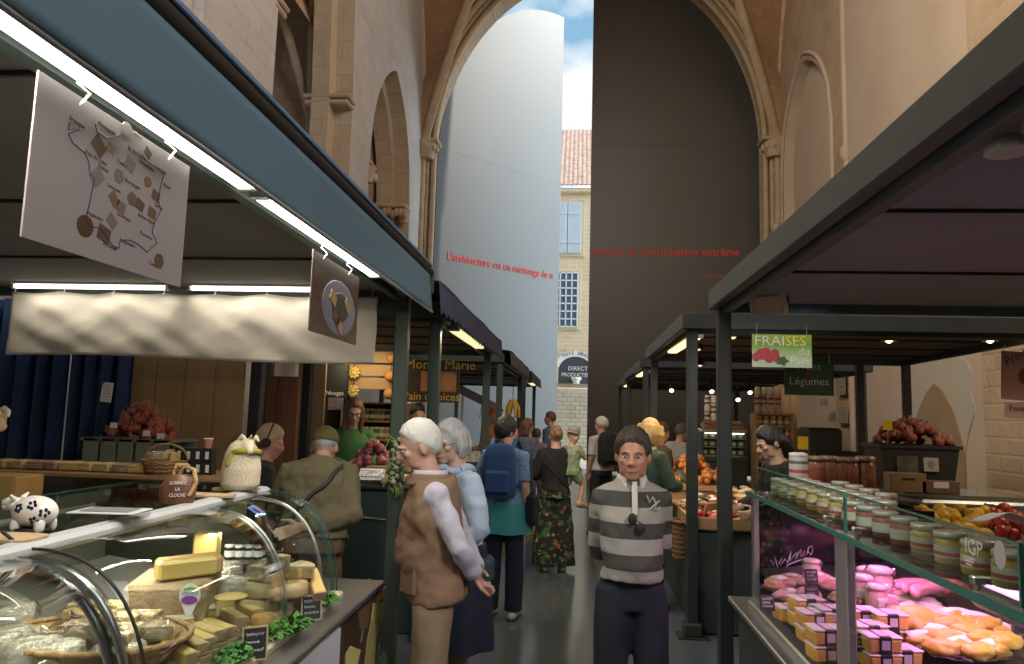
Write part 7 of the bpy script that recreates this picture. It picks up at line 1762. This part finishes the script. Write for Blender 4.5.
    def strap(s, m, f0=(-.14, 0, 1.42), f1=(.17, 0, .98), name='strap', w=.012, off=.155, back=1):
        k = s.k; a, b = V(f0) * k, V(f1) * k; pts = []
        for i in range(11):
            u = i / 10; p = a.lerp(b, u); pts.append(p + V((0, back * off * sin(pi * (.18 + .64 * u)) * k, 0)))
        mb = MB(); mb.tube(pts, [(w, .004)] * 11, 8, ref=(1, 0, .4)); return mb.build(name, m, s.t)

def cloth(name, c, c2=None, sc=5, **kw): return mat(name, c, .88, noise=(sc, c2 or tuple(v * .85 for v in c), .2), bump=(90, .12), **kw)
M_JEAN = cloth('dark_denim', (.010, .014, .026)); M_DARKT = cloth('near_black_cloth', (.016, .016, .018)); M_BEIGE = cloth('beige_chino', (.27, .20, .125)); M_BRNT = cloth('brown_corduroy', (.17, .10, .045))
BEHIND = dict(elL=(.170, .11, 1.12), wrL=(.06, .185, .93), elR=(-.170, .11, 1.12), wrR=(-.06, .185, .96))
def at_head(px, py, y):      # floor position below a pixel, and head-top height
    q = P(px, py, y); return V((q.x, y, 0)), q.z

# --- man in the striped rugby shirt, facing us, hands behind his back
loc, H = at_head(626, 428, 3.45)
p = Person('man in a grey and charcoal striped rugby shirt and dark jeans, hands behind his back', loc + V((.03, 0, 0)), .05, H + .03, dict(BEHIND, head=(0, -.025, 1.563), shL=(.132, .015, 1.355), shR=(-.132, .015, 1.355), elL=(.152, .11, 1.12), elR=(-.152, .11, 1.12)), SK_TAN, True, (-.18, .04, 0), 1.08, .88)
p.body({'L': ((0, 1, 0), .6, (-.6, .1, -.5)), 'R': ((0, 1, 0), .6, (.6, .1, -.5))}); p.face((.07, .05, .04))
p.hair(mat('dark_brown_hair', (.022, .016, .013), .55, noise=(26, (.06, .045, .035), .3), stretch=(1, 1, .3), bump=(80, .6)), .55, -.22, -.55, 1.085, (1.07, 1.03, 1.05), wav=.07)
def sfac(N, L):
    tc = N.new('ShaderNodeTexCoord'); s = N.new('ShaderNodeSeparateXYZ'); L.new(tc.outputs['Object'], s.inputs[0]); m = N.new('ShaderNodeMath'); m.operation = 'MULTIPLY_ADD'; m.inputs[1].default_value = 1 / .136; m.inputs[2].default_value = .03
    L.new(s.outputs[2], m.inputs[0]); f = N.new('ShaderNodeMath'); f.operation = 'FRACT'; L.new(m.outputs[0], f.inputs[0]); return f.outputs[0]
M_RUG = ramp_mat('rugby_stripes', sfac, [(0, (.31, .30, .285)), (.5, (.055, .055, .053))], .9, True, bump=(120, .2))
p.shirt(M_RUG, .022, .30, 2.95, 1., .018, fold=.012, belly=.03); p.trousers(M_JEAN, .015, .008, f1=.8, fold=.007); p.shoes(M_BLK)
M_WCOL = cloth('white_cotton', (.62, .60, .56)); p.collar(M_WCOL, 2.95, .066, .066, .075, .42)
mb = MB(); c = p.spine(2.75); k = p.k
mb.box(c + V((0, -.112, -.04)), (.026, .012, .15), rx=-.22, bev=.004); mb.build('placket', M_WCOL, p.t)
mb = MB(); mb.box(c + V((.0, -.088, .035)), (.045, .016, .05), rx=-.5, bev=.008); mb.build('undershirt', cloth('olive_undershirt', (.07, .065, .04)), p.t)
for sx, sz in ((-.016, -.125), (.020, -.165)):
    mb = MB(); mb.ell(c + V((sx, -.158, sz)), (.020, .006, .026), nu=12); mb.build('sunglass_lens', M_BLK, p.t)
mb = MB(); mb.tube([c + V((-.012, -.15, -.10)), c + V((.0, -.150, -.13)), c + V((.02, -.155, -.14))], .003, 6); mb.build('sunglass_frame', M_BLK, p.t)
mb = MB(); q = c + V((.085, -.112, -.055))
mb.tube([q + V((-.03, 0, .03)), q + V((-.02, -.006, .0)), q + V((-.005, -.006, .025)), q + V((.01, -.006, -.005)), q + V((.005, -.006, -.03)), q + V((.03, -.002, -.02))], .004, 6)
mb.tube([q + V((-.015, -.004, -.03)), q + V((.0, -.007, -.012)), q + V((.025, -.002, .01))], .004, 6); mb.build('embroidered_badge', mat('badge_grey', (.42, .42, .42), .8), p.t)

# --- white-haired man in the fawn waistcoat, hands behind his back, in profile
loc, H = at_head(441, 424, 3.42)
J = dict(BEHIND); J.update(waist=(0, -.01, 1.08), chest=(0, -.02, 1.27), neck=(0, -.045, 1.455), head=(0, -.105, 1.575), shL=(.138, .0, 1.355), shR=(-.138, .0, 1.355), elL=(.185, .12, 1.13), wrL=(.08, .19, .99), elR=(-.21, .12, 1.13), wrR=(-.04, .20, .99))
p = Person('white-haired man in a fawn waistcoat and beige trousers, hands behind his back', loc, -pi / 2 + .12, H + .03, J, SK_PINK, True, (.22, .24, 0), .98, .94)
p.body({'L': ((0, 1, .2), .6, (-.5, .35, -.6)), 'R': ((0, 1, 0), .6, (.5, .2, -.5))}); p.face((.4, .38, .35))
p.hair(mat('white_hair', (.55, .54, .52), .6, bump=(70, .4), stretch=(1, 1, .2)), .55, -.12, -.68, 1.085, (1.02, 1.04, 1.05), wav=.08)
p.trousers(M_BEIGE, .018, .018, fold=.013)
M_LAV = cloth('lavender_shirt', (.50, .49, .58))
p.shirt(M_LAV, .012, .0, 2.95, 1., .010, fold=.013)
M_FAWN = cloth('fawn_waistcoat', (.215, .135, .085), (.19, .115, .07)); p.shirt(M_FAWN, .042, -.66, 2.84, 0, name='waistcoat', fold=.018, belly=.03)
p.collar(M_LAV, 2.95, .08, .085, .05, .5); p.collar(M_FAWN, 2.86, .095, .10, .05, .4)
for z, x in ((.97, .115), (1.22, .10)):
    mb = MB(); mb.box(V((x, -.105 - .012 * (z < 1.1), z)) * p.k, (.11, .02, .13), rz=.75, bev=.008); mb.build('pocket', M_FAWN, p.t)
mb = MB(); mb.tube([p.spine(f) + V((0, -.138 - .03 * max(0, 1 - abs(f - .9)), 0)) for f in (-.6, 0, .6, 1.2, 1.8, 2.4)], .005, 6); mb.build('zip_placket', mat('dark_zip', (.10, .07, .05), .6), p.t)
p.shoes(mat('brown_leather', (.10, .06, .035), .45))

# --- grey-haired woman in the pale blue shirt and navy skirt
loc, H = at_head(463, 424, 4.05)
J = dict(neck=(0, -.02, 1.45), head=(0, -.075, 1.58), elL=(.24, .05, 1.12), wrL=(.20, -.12, .98), elR=(-.24, .06, 1.12), wrR=(-.20, -.10, .96))
p = Person('grey-haired woman with glasses in a pale blue shirt and long navy skirt', loc, -pi / 2 + .42, H + .03, J, SK_FAIR, True, (.55, .12, 0), .92, .95)
p.body(); p.face((.3, .28, .26))
def bob(mb):
    for sg in (-1, 1):
        for k in range(3): mb.tube([(sg * (.066 + .004 * k), .07 - .035 * k, .05), (sg * (.084), .07 - .033 * k, -.02), (sg * .078, .066 - .03 * k, -.075)], [.026, .026, .015], 8, dome=True)
M_GHAIR = mat('grey_hair', (.26, .26, .27), .6, noise=(20, (.42, .42, .43), .4), stretch=(1, 1, .2), bump=(70, .5))
p.hair(M_GHAIR, .62, -.2, -.75, 1.08, (1.08, 1.08, 1.10), bob, wav=.09)
mb = MB(); mb.M = p.HM()
for sg in (-1, 1): mb.tube([(sg * .031 + .021 * cos(a), -.098, -.004 + .017 * sin(a)) for a in [2 * pi * j / 14 for j in range(15)]], .0018, 5); mb.tube([(sg * .052, -.096, 0), (sg * .078, .01, .004)], .0018, 5)
mb.tube([(-.01, -.1, -.002), (.01, -.1, -.002)], .0018, 5); mb.build('spectacles', M_BLK, p.t)
M_NAVYC = cloth('navy_cloth', (.014, .018, .042))
p.skirt(M_NAVYC, .47, .19, .27, .5); p.shirt(M_NAVYC, .016, -.3, 2.7, 0, name='dress_top', fold=.004)
M_PBL = cloth('pale_blue_cotton', (.44, .54, .67), (.39, .49, .63)); p.shirt(M_PBL, .030, -.6, 2.84, .95, .018, fold=.016)
mb = MB(); mb.tube([p.spine(2.9) + V((.09 * cos(a), .085 * sin(a) - .01, .012 * sin(3 * a))) for a in [2 * pi * j / 20 for j in range(21)]], .024, 8); mb.tube([p.spine(2.85) + V((.02, -.11, 0)), p.spine(2.3) + V((.05, -.155, 0)), p.spine(1.9) + V((.06, -.165, 0))], [.026, .024, .02], 8, dome=True); mb.build('scarf', cloth('white_blue_scarf', (.45, .52, .62), (.2, .28, .45), 20), p.t)
mb = MB(); mb.box(V((.14, .12, .88)) * p.k, (.20, .07, .14), rz=-.5, bev=.02); mb.build('belt_bag', cloth('dark_teal_cloth', (.03, .07, .075)), p.t)
p.shoes(mat('tan_sandal', (.2, .12, .07), .6))

# --- customer in the olive jacket, seen from behind
STRAP = (42, 10)
loc, H = at_head(317, 437, 4.28)
J = dict(waist=(0, -.02, 1.08), chest=(0, -.085, 1.245), neck=(0, -.19, 1.385), head=(0, -.285, 1.47), shL=(.165, -.12, 1.315), shR=(-.165, -.12, 1.315), elL=(.23, -.10, 1.09), wrL=(.14, -.24, 1.02), elR=(-.24, .02, 1.08), wrR=(.03, .17, 1.03))
J = {k: (x, y, z) for k, (x, y, z) in J.items()}
p = Person('stooping customer in an olive jacket and cap with a strap across the back', loc, pi + .16, H + .17, J, SK_PINK, True, (0, .45, 0), 1, 1.14)
p.body({'R': ((.1, 1, .1), .35, (.9, .1, -.3)), 'L': ((0, 0, 1), .4, (-.3, -1, 0))})
M_OLV = cloth('olive_jacket', (.135, .115, .06), (.12, .10, .052)); p.trousers(M_BRNT, .03, .02, fold=.012); p.shirt(M_OLV, .045, -.05, 2.88, .94, .030, name='jacket', fold=.020)
p.collar(M_OLV, 2.95, .085, .085, .05, .4)
M_CAPO = cloth('olive_cap', (.13, .125, .04)); p.hair(mat('grey_hair', (.26, .26, .27), .6), .6, -.2, -.5, 1.04)
p.hair(M_CAPO, .3, .12, -.12, 1.16, (1.03, 1.05, .98), lambda mb: mb.sheet(lambda u, v: (.075 * (2 * u - 1), -.085 - .075 * v * (1 - (2 * u - 1) ** 2 * .5), .045 - .02 * v), 10, 5, .006), wav=.01, name='cap')
p.strap2(mat('black_strap', (.02, .018, .016), .6), 2.55, .15, STRAP[0], STRAP[1], .060); p.shoes(M_BLK)

# --- person with the headset beside the sheep
loc, H = at_head(263, 423, 4.75)
p = Person('person with fair hair, a black headset and a black polo shirt behind the cream sheep', loc, 2.2, H + .01, dict(head=(0, -.06, 1.575), neck=(0, -.02, 1.45), elL=(.24, -.02, 1.13), wrL=(.14, -.24, 1.02)), SK_TAN, False, (-.4, .25, 0))
p.body(); p.hair(mat('fair_cropped_hair', (.42, .31, .19), .6, noise=(16, (.34, .25, .15), .3)), .42, -.25, -.72, 1.10, wav=.03)
p.shirt(M_DARKT, .022, -.4, 2.95, .40, .022); p.trousers(M_DARKT); p.shoes(M_BLK)
mb = MB(); mb.M = p.HM(); mb.tube([(.088 * cos(a), .01, .02 + .12 * sin(a)) for a in [pi * j / 16 for j in range(17)]], .006, 6); mb.build('headset_band', M_BLK, p.t)
for sg in (-1, 1): mb = MB(); mb.M = p.HM(); mb.tube([(sg * .08, .012, -.005), (sg * .105, .012, -.005)], [.034, .03], 16); mb.build('ear_cup', M_BLK, p.t)
mb = MB(); c = p.spine(2.0); mb.tube([p.J['shR'].lerp(p.J['elR'], .62) + V((.052 * cos(a), .052 * sin(a), .0)) for a in [2 * pi * j / 14 for j in range(15)]], .008, 6); mb.build('sleeve_trim', M_CARD, p.t)

# --- seller in green behind the bread counter, on the stall's raised boards
mb = MB(); mb.box((0, 0, .08), (1.6, 1.4, .16), bev=.01); o = mb.build('duckboard', M_WOOD); o.location = (-2.35, 6.95, 0); tag(o, 'low wooden duckboard behind the bread stall counter', 'platform')
loc, H = at_head(354, 397, 6.45); loc.z = .16
p = Person('smiling seller with long brown hair and glasses in a green cardigan behind the bread counter', loc, .42, H - .16, dict(neck=(0, -.03, 1.45), head=(0, -.08, 1.58), chest=(0, -.02, 1.26), elL=(.24, -.06, 1.14), wrL=(.06, -.26, 1.08), elR=(-.24, -.06, 1.14), wrR=(-.06, -.26, 1.08)), SK_FAIR, True, (-.05, .28, .05), .92, .95)
p.body({'L': ((-1, 0, 0), .8, (-.7, -.6, 0)), 'R': ((1, 0, 0), .8, (.7, -.6, .1))}); p.face((.12, .07, .04), 1)
def long_hair(mb):
    for sg in (-1, 1):
        for k in range(4):
            y = .06 - .028 * k; mb.tube([(sg * .045, y * .8, .09), (sg * .074, y, .02), (sg * .076, y - .008, -.08), (sg * .080, y - .03 * (k > 2), -.2), (sg * .07, y - .05 * (k > 2), -.33)], [.02, .024, .024, .024, .012], 8, dome=True)
    for k in range(5): x = -.06 + .03 * k; mb.tube([(x, .09, .04), (x, .115, -.08), (x, .10, -.26)], [.03, .03, .018], 8, dome=True)
p.hair(mat('long_brown_hair', (.12, .06, .03), .5, noise=(18, (.19, .10, .05), .3), stretch=(1, 1, .15), bump=(60, .4)), .50, -.2, -.7, 1.11, (1.04, 1.03, 1.05), long_hair)
mb = MB(); mb.M = p.HM()
for sg in (-1, 1): mb.tube([(sg * .031 + .022 * cos(a), -.099, -.004 + .017 * sin(a)) for a in [2 * pi * j / 14 for j in range(15)]], .0028, 5)
mb.tube([(-.01, -.1, 0), (.01, -.1, 0)], .0025, 5); mb.build('spectacles', M_BLK, p.t)
p.shirt(cloth('leaf_green_knit', (.055, .16, .045)), .022, -.5, 2.9, .92, .016, name='cardigan'); p.trousers(M_DARKT); p.shoes(M_BLK)

# --- woman with the navy backpack
loc, H = at_head(507, 416, 6.2)
p = Person('woman with short black hair, patterned blue tee, teal tunic and navy trousers seen from behind', loc, pi - .15, H, dict(elL=(.25, .02, 1.12), wrL=(.22, -.14, .95)), SK_FAIR, True, (-.75, .0, 0), .92, 1.0)
p.body(); p.face(); p.hair(mat('black_hair', (.012, .011, .011), .5, bump=(70, .6), stretch=(1, 1, .3)), .45, -.35, -.95, 1.08, (1.06, 1.08, 1.09), wav=.07)
p.shirt(cloth('blue_dotted_tee', (.20, .33, .50), (.06, .13, .28), 55), .020, -.2, 2.93, .42, .022)
p.skirt(cloth('teal_tunic', (.045, .27, .29)), .72, .185, .235, .2, 6, 'tunic'); p.trousers(M_NAVYC, .016, .01); p.shoes(mat('pale_trainers', (.5, .52, .55), .6))
for sg in (-1, 1): mb = MB(); mb.tube([(sg * .09, .15, 1.40), (sg * .10, .05, 1.475), (sg * .105, -.09, 1.40), (sg * .12, -.125, 1.2), (sg * .14, .10, 1.08)], [(.02, .006)] * 5, 8, ref=(1, 0, 0)); mb.build('rucksack_strap', cloth('navy_nylon', (.02, .06, .17)), p.t)
def backpack(label, person, m, w=.29, h=.40, d=.14, z=1.02):
    t = thing('backpack', label, 'backpack', person.t.matrix_basis @ V((0, .155, z)) if 0 else person.t.location + Euler((0, 0, person.t.rotation_euler[2])).to_matrix() @ V((0, .20, z)), person.t.rotation_euler[2])
    mb = MB(); mb.loft([[V((w / 2 * a * (abs(cos(q)) ** .55) * (1 if cos(q) > 0 else -1), d / 2 * a * (abs(sin(q)) ** .6) * (1 if sin(q) > 0 else -1), zz * h)) for q in [2 * pi * j / 24 for j in range(24)]] for a, zz in ((.82, 0), (.98, .06), (1, .4), (.97, .75), (.82, .93), (.5, 1.0))]); mb.build('bag', m, t)
    mb = MB(); mb.box((0, d / 2 + .012, h * .3), (w * .76, .05, h * .42), bev=.02); mb.build('pocket', m, t)
    mb = MB(); mb.tube([(-.03, 0, h), (-.02, 0, h + .03), (.02, 0, h + .03), (.03, 0, h)], .006, 6); mb.build('handle', M_BLK, t)
    return t
backpack('navy backpack worn by the woman in the teal tunic', p, cloth('navy_nylon', (.02, .06, .17)), .28, .44, .15, 1.0)
mb = MB(); mb.box((0, 0, -.12), (.10, .22, .28), bev=.04); o = thing('shoulder_bag', 'black shoulder bag at the hip of the woman with the navy backpack', 'bag', p.t.location + V((.23, -.02, 1.02)), .2); mb.build('bag', M_DARKT, o); mb = MB(); mb.tube([(0, -.08, 0), (-.02, -.04, .28), (-.04, .04, .28), (0, .08, 0)], .008, 6); mb.build('strap', M_BLK, o)

# --- woman with yellow shoes
loc, H = at_head(527, 418, 10.4)
p = Person('woman with auburn hair in a navy patterned top, jeans and yellow shoes', loc, 2.6, H, None, SK_FAIR, False, (-.2, .05, 0), .92)
p.body(); p.hair(mat('auburn_hair', (.14, .05, .03), .5), .5, -.3, -.8, 1.14, (1.05, 1.05, 1.04), lambda mb: [mb.tube([(x, .06, 0), (x * 1.1, .07, -.12), (x, .06, -.17)], [.04, .04, .02], 8, dome=True) for x in (-.06, -.02, .02, .06)])
p.shirt(cloth('navy_floral', (.035, .05, .10), (.2, .22, .28), 40), .03, -.8, 2.93, .9, .02); p.trousers(cloth('mid_denim', (.07, .13, .24)), .012); p.shoes(mat('lime_yellow_shoes', (.45, .42, .02), .6), mat('yellow_sole', (.55, .5, .05), .6))
# --- far man in blue
loc, H = at_head(551, 411, 13.2)
p = Person('man with brown hair in a blue shirt standing beyond the woman in floral trousers', loc, -2.2, H, None, SK_PINK, False, (.3, 0, 0)); p.body(); p.hair(mat('brown_hair', (.10, .055, .03), .5), .5, -.1, -.6, 1.12); p.shirt(cloth('slate_blue_shirt', (.10, .16, .26))); p.trousers(cloth('mid_denim', (.07, .13, .24)), .012); p.shoes(M_BLK)
loc, H = at_head(537, 428, 12.2)
p = Person('person in a pink top half hidden between the yellow-shoed woman and the floral trousers', loc, 2.9, H, None, SK_FAIR); p.body(); p.hair(mat('brown_hair', (.10, .055, .03), .5), .5, -.3, -.7, 1.12); p.shirt(cloth('dusty_pink', (.42, .24, .23))); p.trousers(M_BEIGE, .012); p.shoes(M_CARD)

# --- woman in floral trousers carrying a child
loc, H = at_head(556, 425, 8.1)
p = Person('woman in a black top and wide floral trousers carrying a child, seen from behind', loc, pi + .1, H, dict(elL=(.26, .02, 1.13), wrL=(.2, -.15, 1.08), elR=(-.27, -.06, 1.17), wrR=(-.13, -.22, 1.10)), SK_FAIR, True, (.2, 0, 0), .92, .98)
M_DBL = mat('dark_blond_hair', (.20, .115, .06), .5, noise=(20, (.28, .17, .09), .3), bump=(60, .4)); p.body(); p.hair(M_DBL, .5, -.15, -.75, 1.08, extra=lambda mb: mb.ell((0, .115, .03), (.045, .04, .045), nu=14, fn=lambda d: 1 + .12 * sin(9 * d.z + 4 * d.x)))
p.shirt(M_DARKT, .03, -.15, 2.95, .97, .026, fold=.010)
M_FLOR = mat('floral_print', (.02, .025, .022), .85)
nt = M_FLOR.node_tree; N_ = nt.nodes; L_ = nt.links; tc_ = N_.new('ShaderNodeTexCoord')
prev = None
for k, (sc, col, lo, hi) in enumerate(((16, (.06, .13, .06), .56, .60), (11, (.36, .10, .06), .64, .67), (19, (.42, .36, .26), .66, .69))):
    n_ = N_.new('ShaderNodeTexNoise'); n_.inputs['Scale'].default_value = sc; n_.inputs['Detail'].default_value = 1.5; mp_ = N_.new('ShaderNodeMapping'); mp_.inputs['Location'].default_value = (k * 3.3, 0, 0); L_.new(tc_.outputs['Object'], mp_.inputs[0]); L_.new(mp_.outputs[0], n_.inputs['Vector'])
    mr_ = N_.new('ShaderNodeMapRange'); mr_.inputs['From Min'].default_value = lo; mr_.inputs['From Max'].default_value = hi; L_.new(n_.outputs['Fac'], mr_.inputs['Value'])
    mx_ = N_.new('ShaderNodeMix'); mx_.data_type = 'RGBA'; L_.new(mr_.outputs[0], mx_.inputs['Factor']); mx_.inputs['B'].default_value = (*col, 1)
    if prev: L_.new(prev, mx_.inputs['A'])
    else: mx_.inputs['A'].default_value = (.018, .022, .02, 1)
    prev = mx_.outputs['Result']
L_.new(prev, N_['Principled BSDF'].inputs['Base Color'])
p.trousers(M_FLOR, .03, .075, fold=.014); p.shoes(mat('cream_trainers', (.6, .56, .48), .6)); p.strap2(M_BLK, 2.6, .1, STRAP[1] - 4, STRAP[0] + 2, .04, .009)
# child on her hip
ct = p.t.location + V((.18, .0, 0))
kid = Person('small child in a grey sun hat and green shorts carried on a hip', V((ct.x, ct.y, .53)), pi - .6, .98, dict(hiL=(.08, -.02, .90), knL=(.13, .02, .60), anL=(.12, .06, .26), hiR=(-.08, -.02, .90), knR=(-.17, -.14, .70), anR=(-.17, -.06, .38), elL=(.24, -.12, 1.25), wrL=(.12, -.28, 1.36), elR=(-.22, -.14, 1.2), wrR=(-.06, -.3, 1.3), head=(.0, -.06, 1.60)), SK_FAIR, True, (-2.0, .1, .15), 1.05, 1.15)
kid.J['head'] = V((0, -.03, .93)); kid.k *= 1.0
def child_scale(pp):     # a child's head is larger for the body
    pp.HM0 = pp.HM; pp.HM = lambda: pp.HM0() @ Mx.Scale(1.35, 4)
child_scale(kid); kid.body(); kid.face()
kid.hair(M_DBL, .45, -.2, -.7, 1.06); kid.shirt(cloth('child_green_tee', (.12, .22, .14), (.4, .42, .3), 30), .014, -.3, 2.9, .35, .012)
mb = MB(); kid.torso(mb, .018, -.6, .3)
for sd in 'LR': kid.leg(mb, sd, .018, .4)
mb.remesh('shorts', cloth('child_green_shorts', (.06, .20, .09), (.3, .35, .2), 30), .011, kid.t, 3, .004)
mb = MB(); mb.M = kid.HM(); mb.lathe([(.150, .045), (.13, .052), (.092, .058), (.090, .075), (.082, .125), (.05, .145), (0, .148)], 26, (0, .012, 0)); hat = mb.build('sun_hat', cloth('grey_hat', (.30, .30, .33)), kid.t)
mb = MB(); mb.M = kid.HM(); mb.lathe([(.0935, .058), (.0925, .082)], 26, (0, .012, 0), cap=False); mb.build('hat_band', cloth('pink_band', (.42, .16, .16)), hat)
for sd in 'LR': a = kid.J['an' + sd]; mb = MB(); mb.ell(a + V((0, -.03, -.035)), (.032, .06, .026)); mb.build('sandal', mat('pink_sandal', (.5, .33, .28), .6), kid.t)

# --- white-haired man with black backpack
loc, H = at_head(602, 416, 10.6)
p = Person('white-haired man in a white tee walking toward the doors with a black backpack', loc, pi + .5, H, None, SK_PINK, False, (.5, .1, 0)); p.body(); p.hair(MATS['white_hair'], .4, -.1, -.6, 1.12); p.shirt(cloth('white_tee', (.52, .50, .52)), .022, -.2, 2.95, .45, .02); p.trousers(M_DARKT, .012); p.shoes(M_BLK)
backpack('black backpack worn by the white-haired man in the white tee', p, M_DARKT, .32, .46, .2, 1.0)
# --- blonde woman in green jacket
loc, H = at_head(648, 419, 6.7)
p = Person('woman with a straight blonde bob in a green jacket with a white collar', loc, 2.35, H, dict(elR=(-.24, -.04, 1.13), wrR=(-.14, -.28, 1.1), elL=(.24, -.04, 1.13), wrL=(.1, -.28, 1.1), head=(0, -.04, 1.59)), SK_FAIR, True, (-.1, .15, 0), .92)
def bob2(mb):
    for sg in (-1, 1):
        for k in range(6): mb.tube([(sg * .068, .08 - .028 * k, .06), (sg * .09, .08 - .028 * k, -.02), (sg * .086, .078 - .026 * k, -.10)], [.026, .028, .018], 8, dome=True)
    for k in range(5): x = -.06 + .03 * k; mb.tube([(x, .09, .05), (x, .118, -.03), (x, .11, -.10)], [.03, .03, .018], 8, dome=True)
M_BLD = mat('blonde_hair', (.52, .36, .17), .5, noise=(20, (.42, .28, .12), .3), stretch=(1, 1, .15), bump=(60, .4)); p.body(); p.face(); p.hair(M_BLD, .45, -.3, -.8, 1.08, (1.07, 1.08, 1.10), bob2)
p.shirt(cloth('dark_green_jacket', (.035, .075, .055)), .03, -.5, 2.92, .95, .022, name='jacket'); p.collar(M_WCOL, 2.95, .085, .085, .06, .5); p.trousers(M_DARKT); p.shoes(M_BLK)
# --- two shoppers beyond her
loc, H = at_head(660, 421, 8.2)
p = Person('dark-haired shopper in brown just beyond the blonde woman', loc, 2.0, H, None, SK_TAN, False, (0, .2, 0)); p.body(); p.hair(mat('dark_auburn_hair', (.06, .03, .02), .5), .45, -.25, -.75, 1.14); p.shirt(cloth('dark_brown_coat', (.06, .04, .03)), .03, -.6, 2.92, .95, .022, name='coat'); p.trousers(M_DARKT); p.shoes(M_BLK)
loc, H = at_head(668, 421, 9.6)
p = Person('person in a light grey jacket leaning over the goods by the dark canopy post', V((loc.x + .08, 9.6, 0)), 2.4, H, dict(chest=(0, -.05, 1.26), neck=(0, -.12, 1.43), head=(0, -.18, 1.56), shL=(.18, -.08, 1.37), shR=(-.18, -.08, 1.37)), SK_PINK, False, (0, .3, 0)); p.body(); p.hair(mat('dark_grey_hair', (.10, .085, .08), .6), .4, -.15, -.6, 1.12); p.shirt(cloth('light_grey_jacket', (.34, .33, .31)), .035, -.5, 2.92, .95, .026, name='jacket'); p.trousers(M_DARKT); p.shoes(M_BLK)
# --- seller in black on the dark side
loc, H = at_head(787, 427, 6.9)
loc = P(787, 427, 6.9); loc.z = 0; loc.x = P(790, 427, 5.55).x; loc.y = 5.55; H = P(787, 427, 5.55).z
p = Person('dark-haired seller in black bending over the goods beside the striped tin', loc, -1.35, H + .04, dict(chest=(0, -.05, 1.26), neck=(0, -.10, 1.43), head=(0, -.165, 1.56), shL=(.175, -.06, 1.37), shR=(-.175, -.06, 1.37), elL=(.24, -.12, 1.12), wrL=(.16, -.34, 1.06), elR=(-.24, -.12, 1.12), wrR=(-.16, -.34, 1.06)), SK_FAIR, True, (0, .35, 0), .92)
p.body(); p.face(); p.hair(MATS['black_hair'], .5, -.5, -.9, 1.08, (1.03, 1.05, 1.06), lambda mb: [mb.tube([(x, .08, 0), (x, .13, -.10), (x * .8, .14, -.24)], [.045, .045, .02], 8, dome=True) for x in (-.05, 0, .05)]); p.shirt(M_DARKT, .026, -.5, 2.94, .95, .02); p.trousers(M_DARKT); p.shoes(M_BLK)
# --- dark head and others far under the awning row
loc, H = at_head(418, 403, 8.0); loc.z = .0
p = Person('dark-haired person in black seen against the light under the spice loaf panel', loc, .3, H, None, SK_TAN, False, (.3, .1, 0)); p.body(); p.hair(MATS['black_hair'], .45, -.25, -.75, 1.12); p.shirt(M_DARKT); p.trousers(M_DARKT); p.shoes(M_BLK)
loc, H = at_head(493, 408, 11.9)
p = Person('person in an orange top behind the dark-haired woman with the navy backpack', loc, .9, H, None, SK_TAN); p.body(); p.hair(mat('ginger_hair', (.36, .13, .05), .5), .45, -.25, -.7, 1.12); p.shirt(cloth('orange_top', (.45, .17, .06))); p.trousers(M_DARKT); p.shoes(M_BLK)
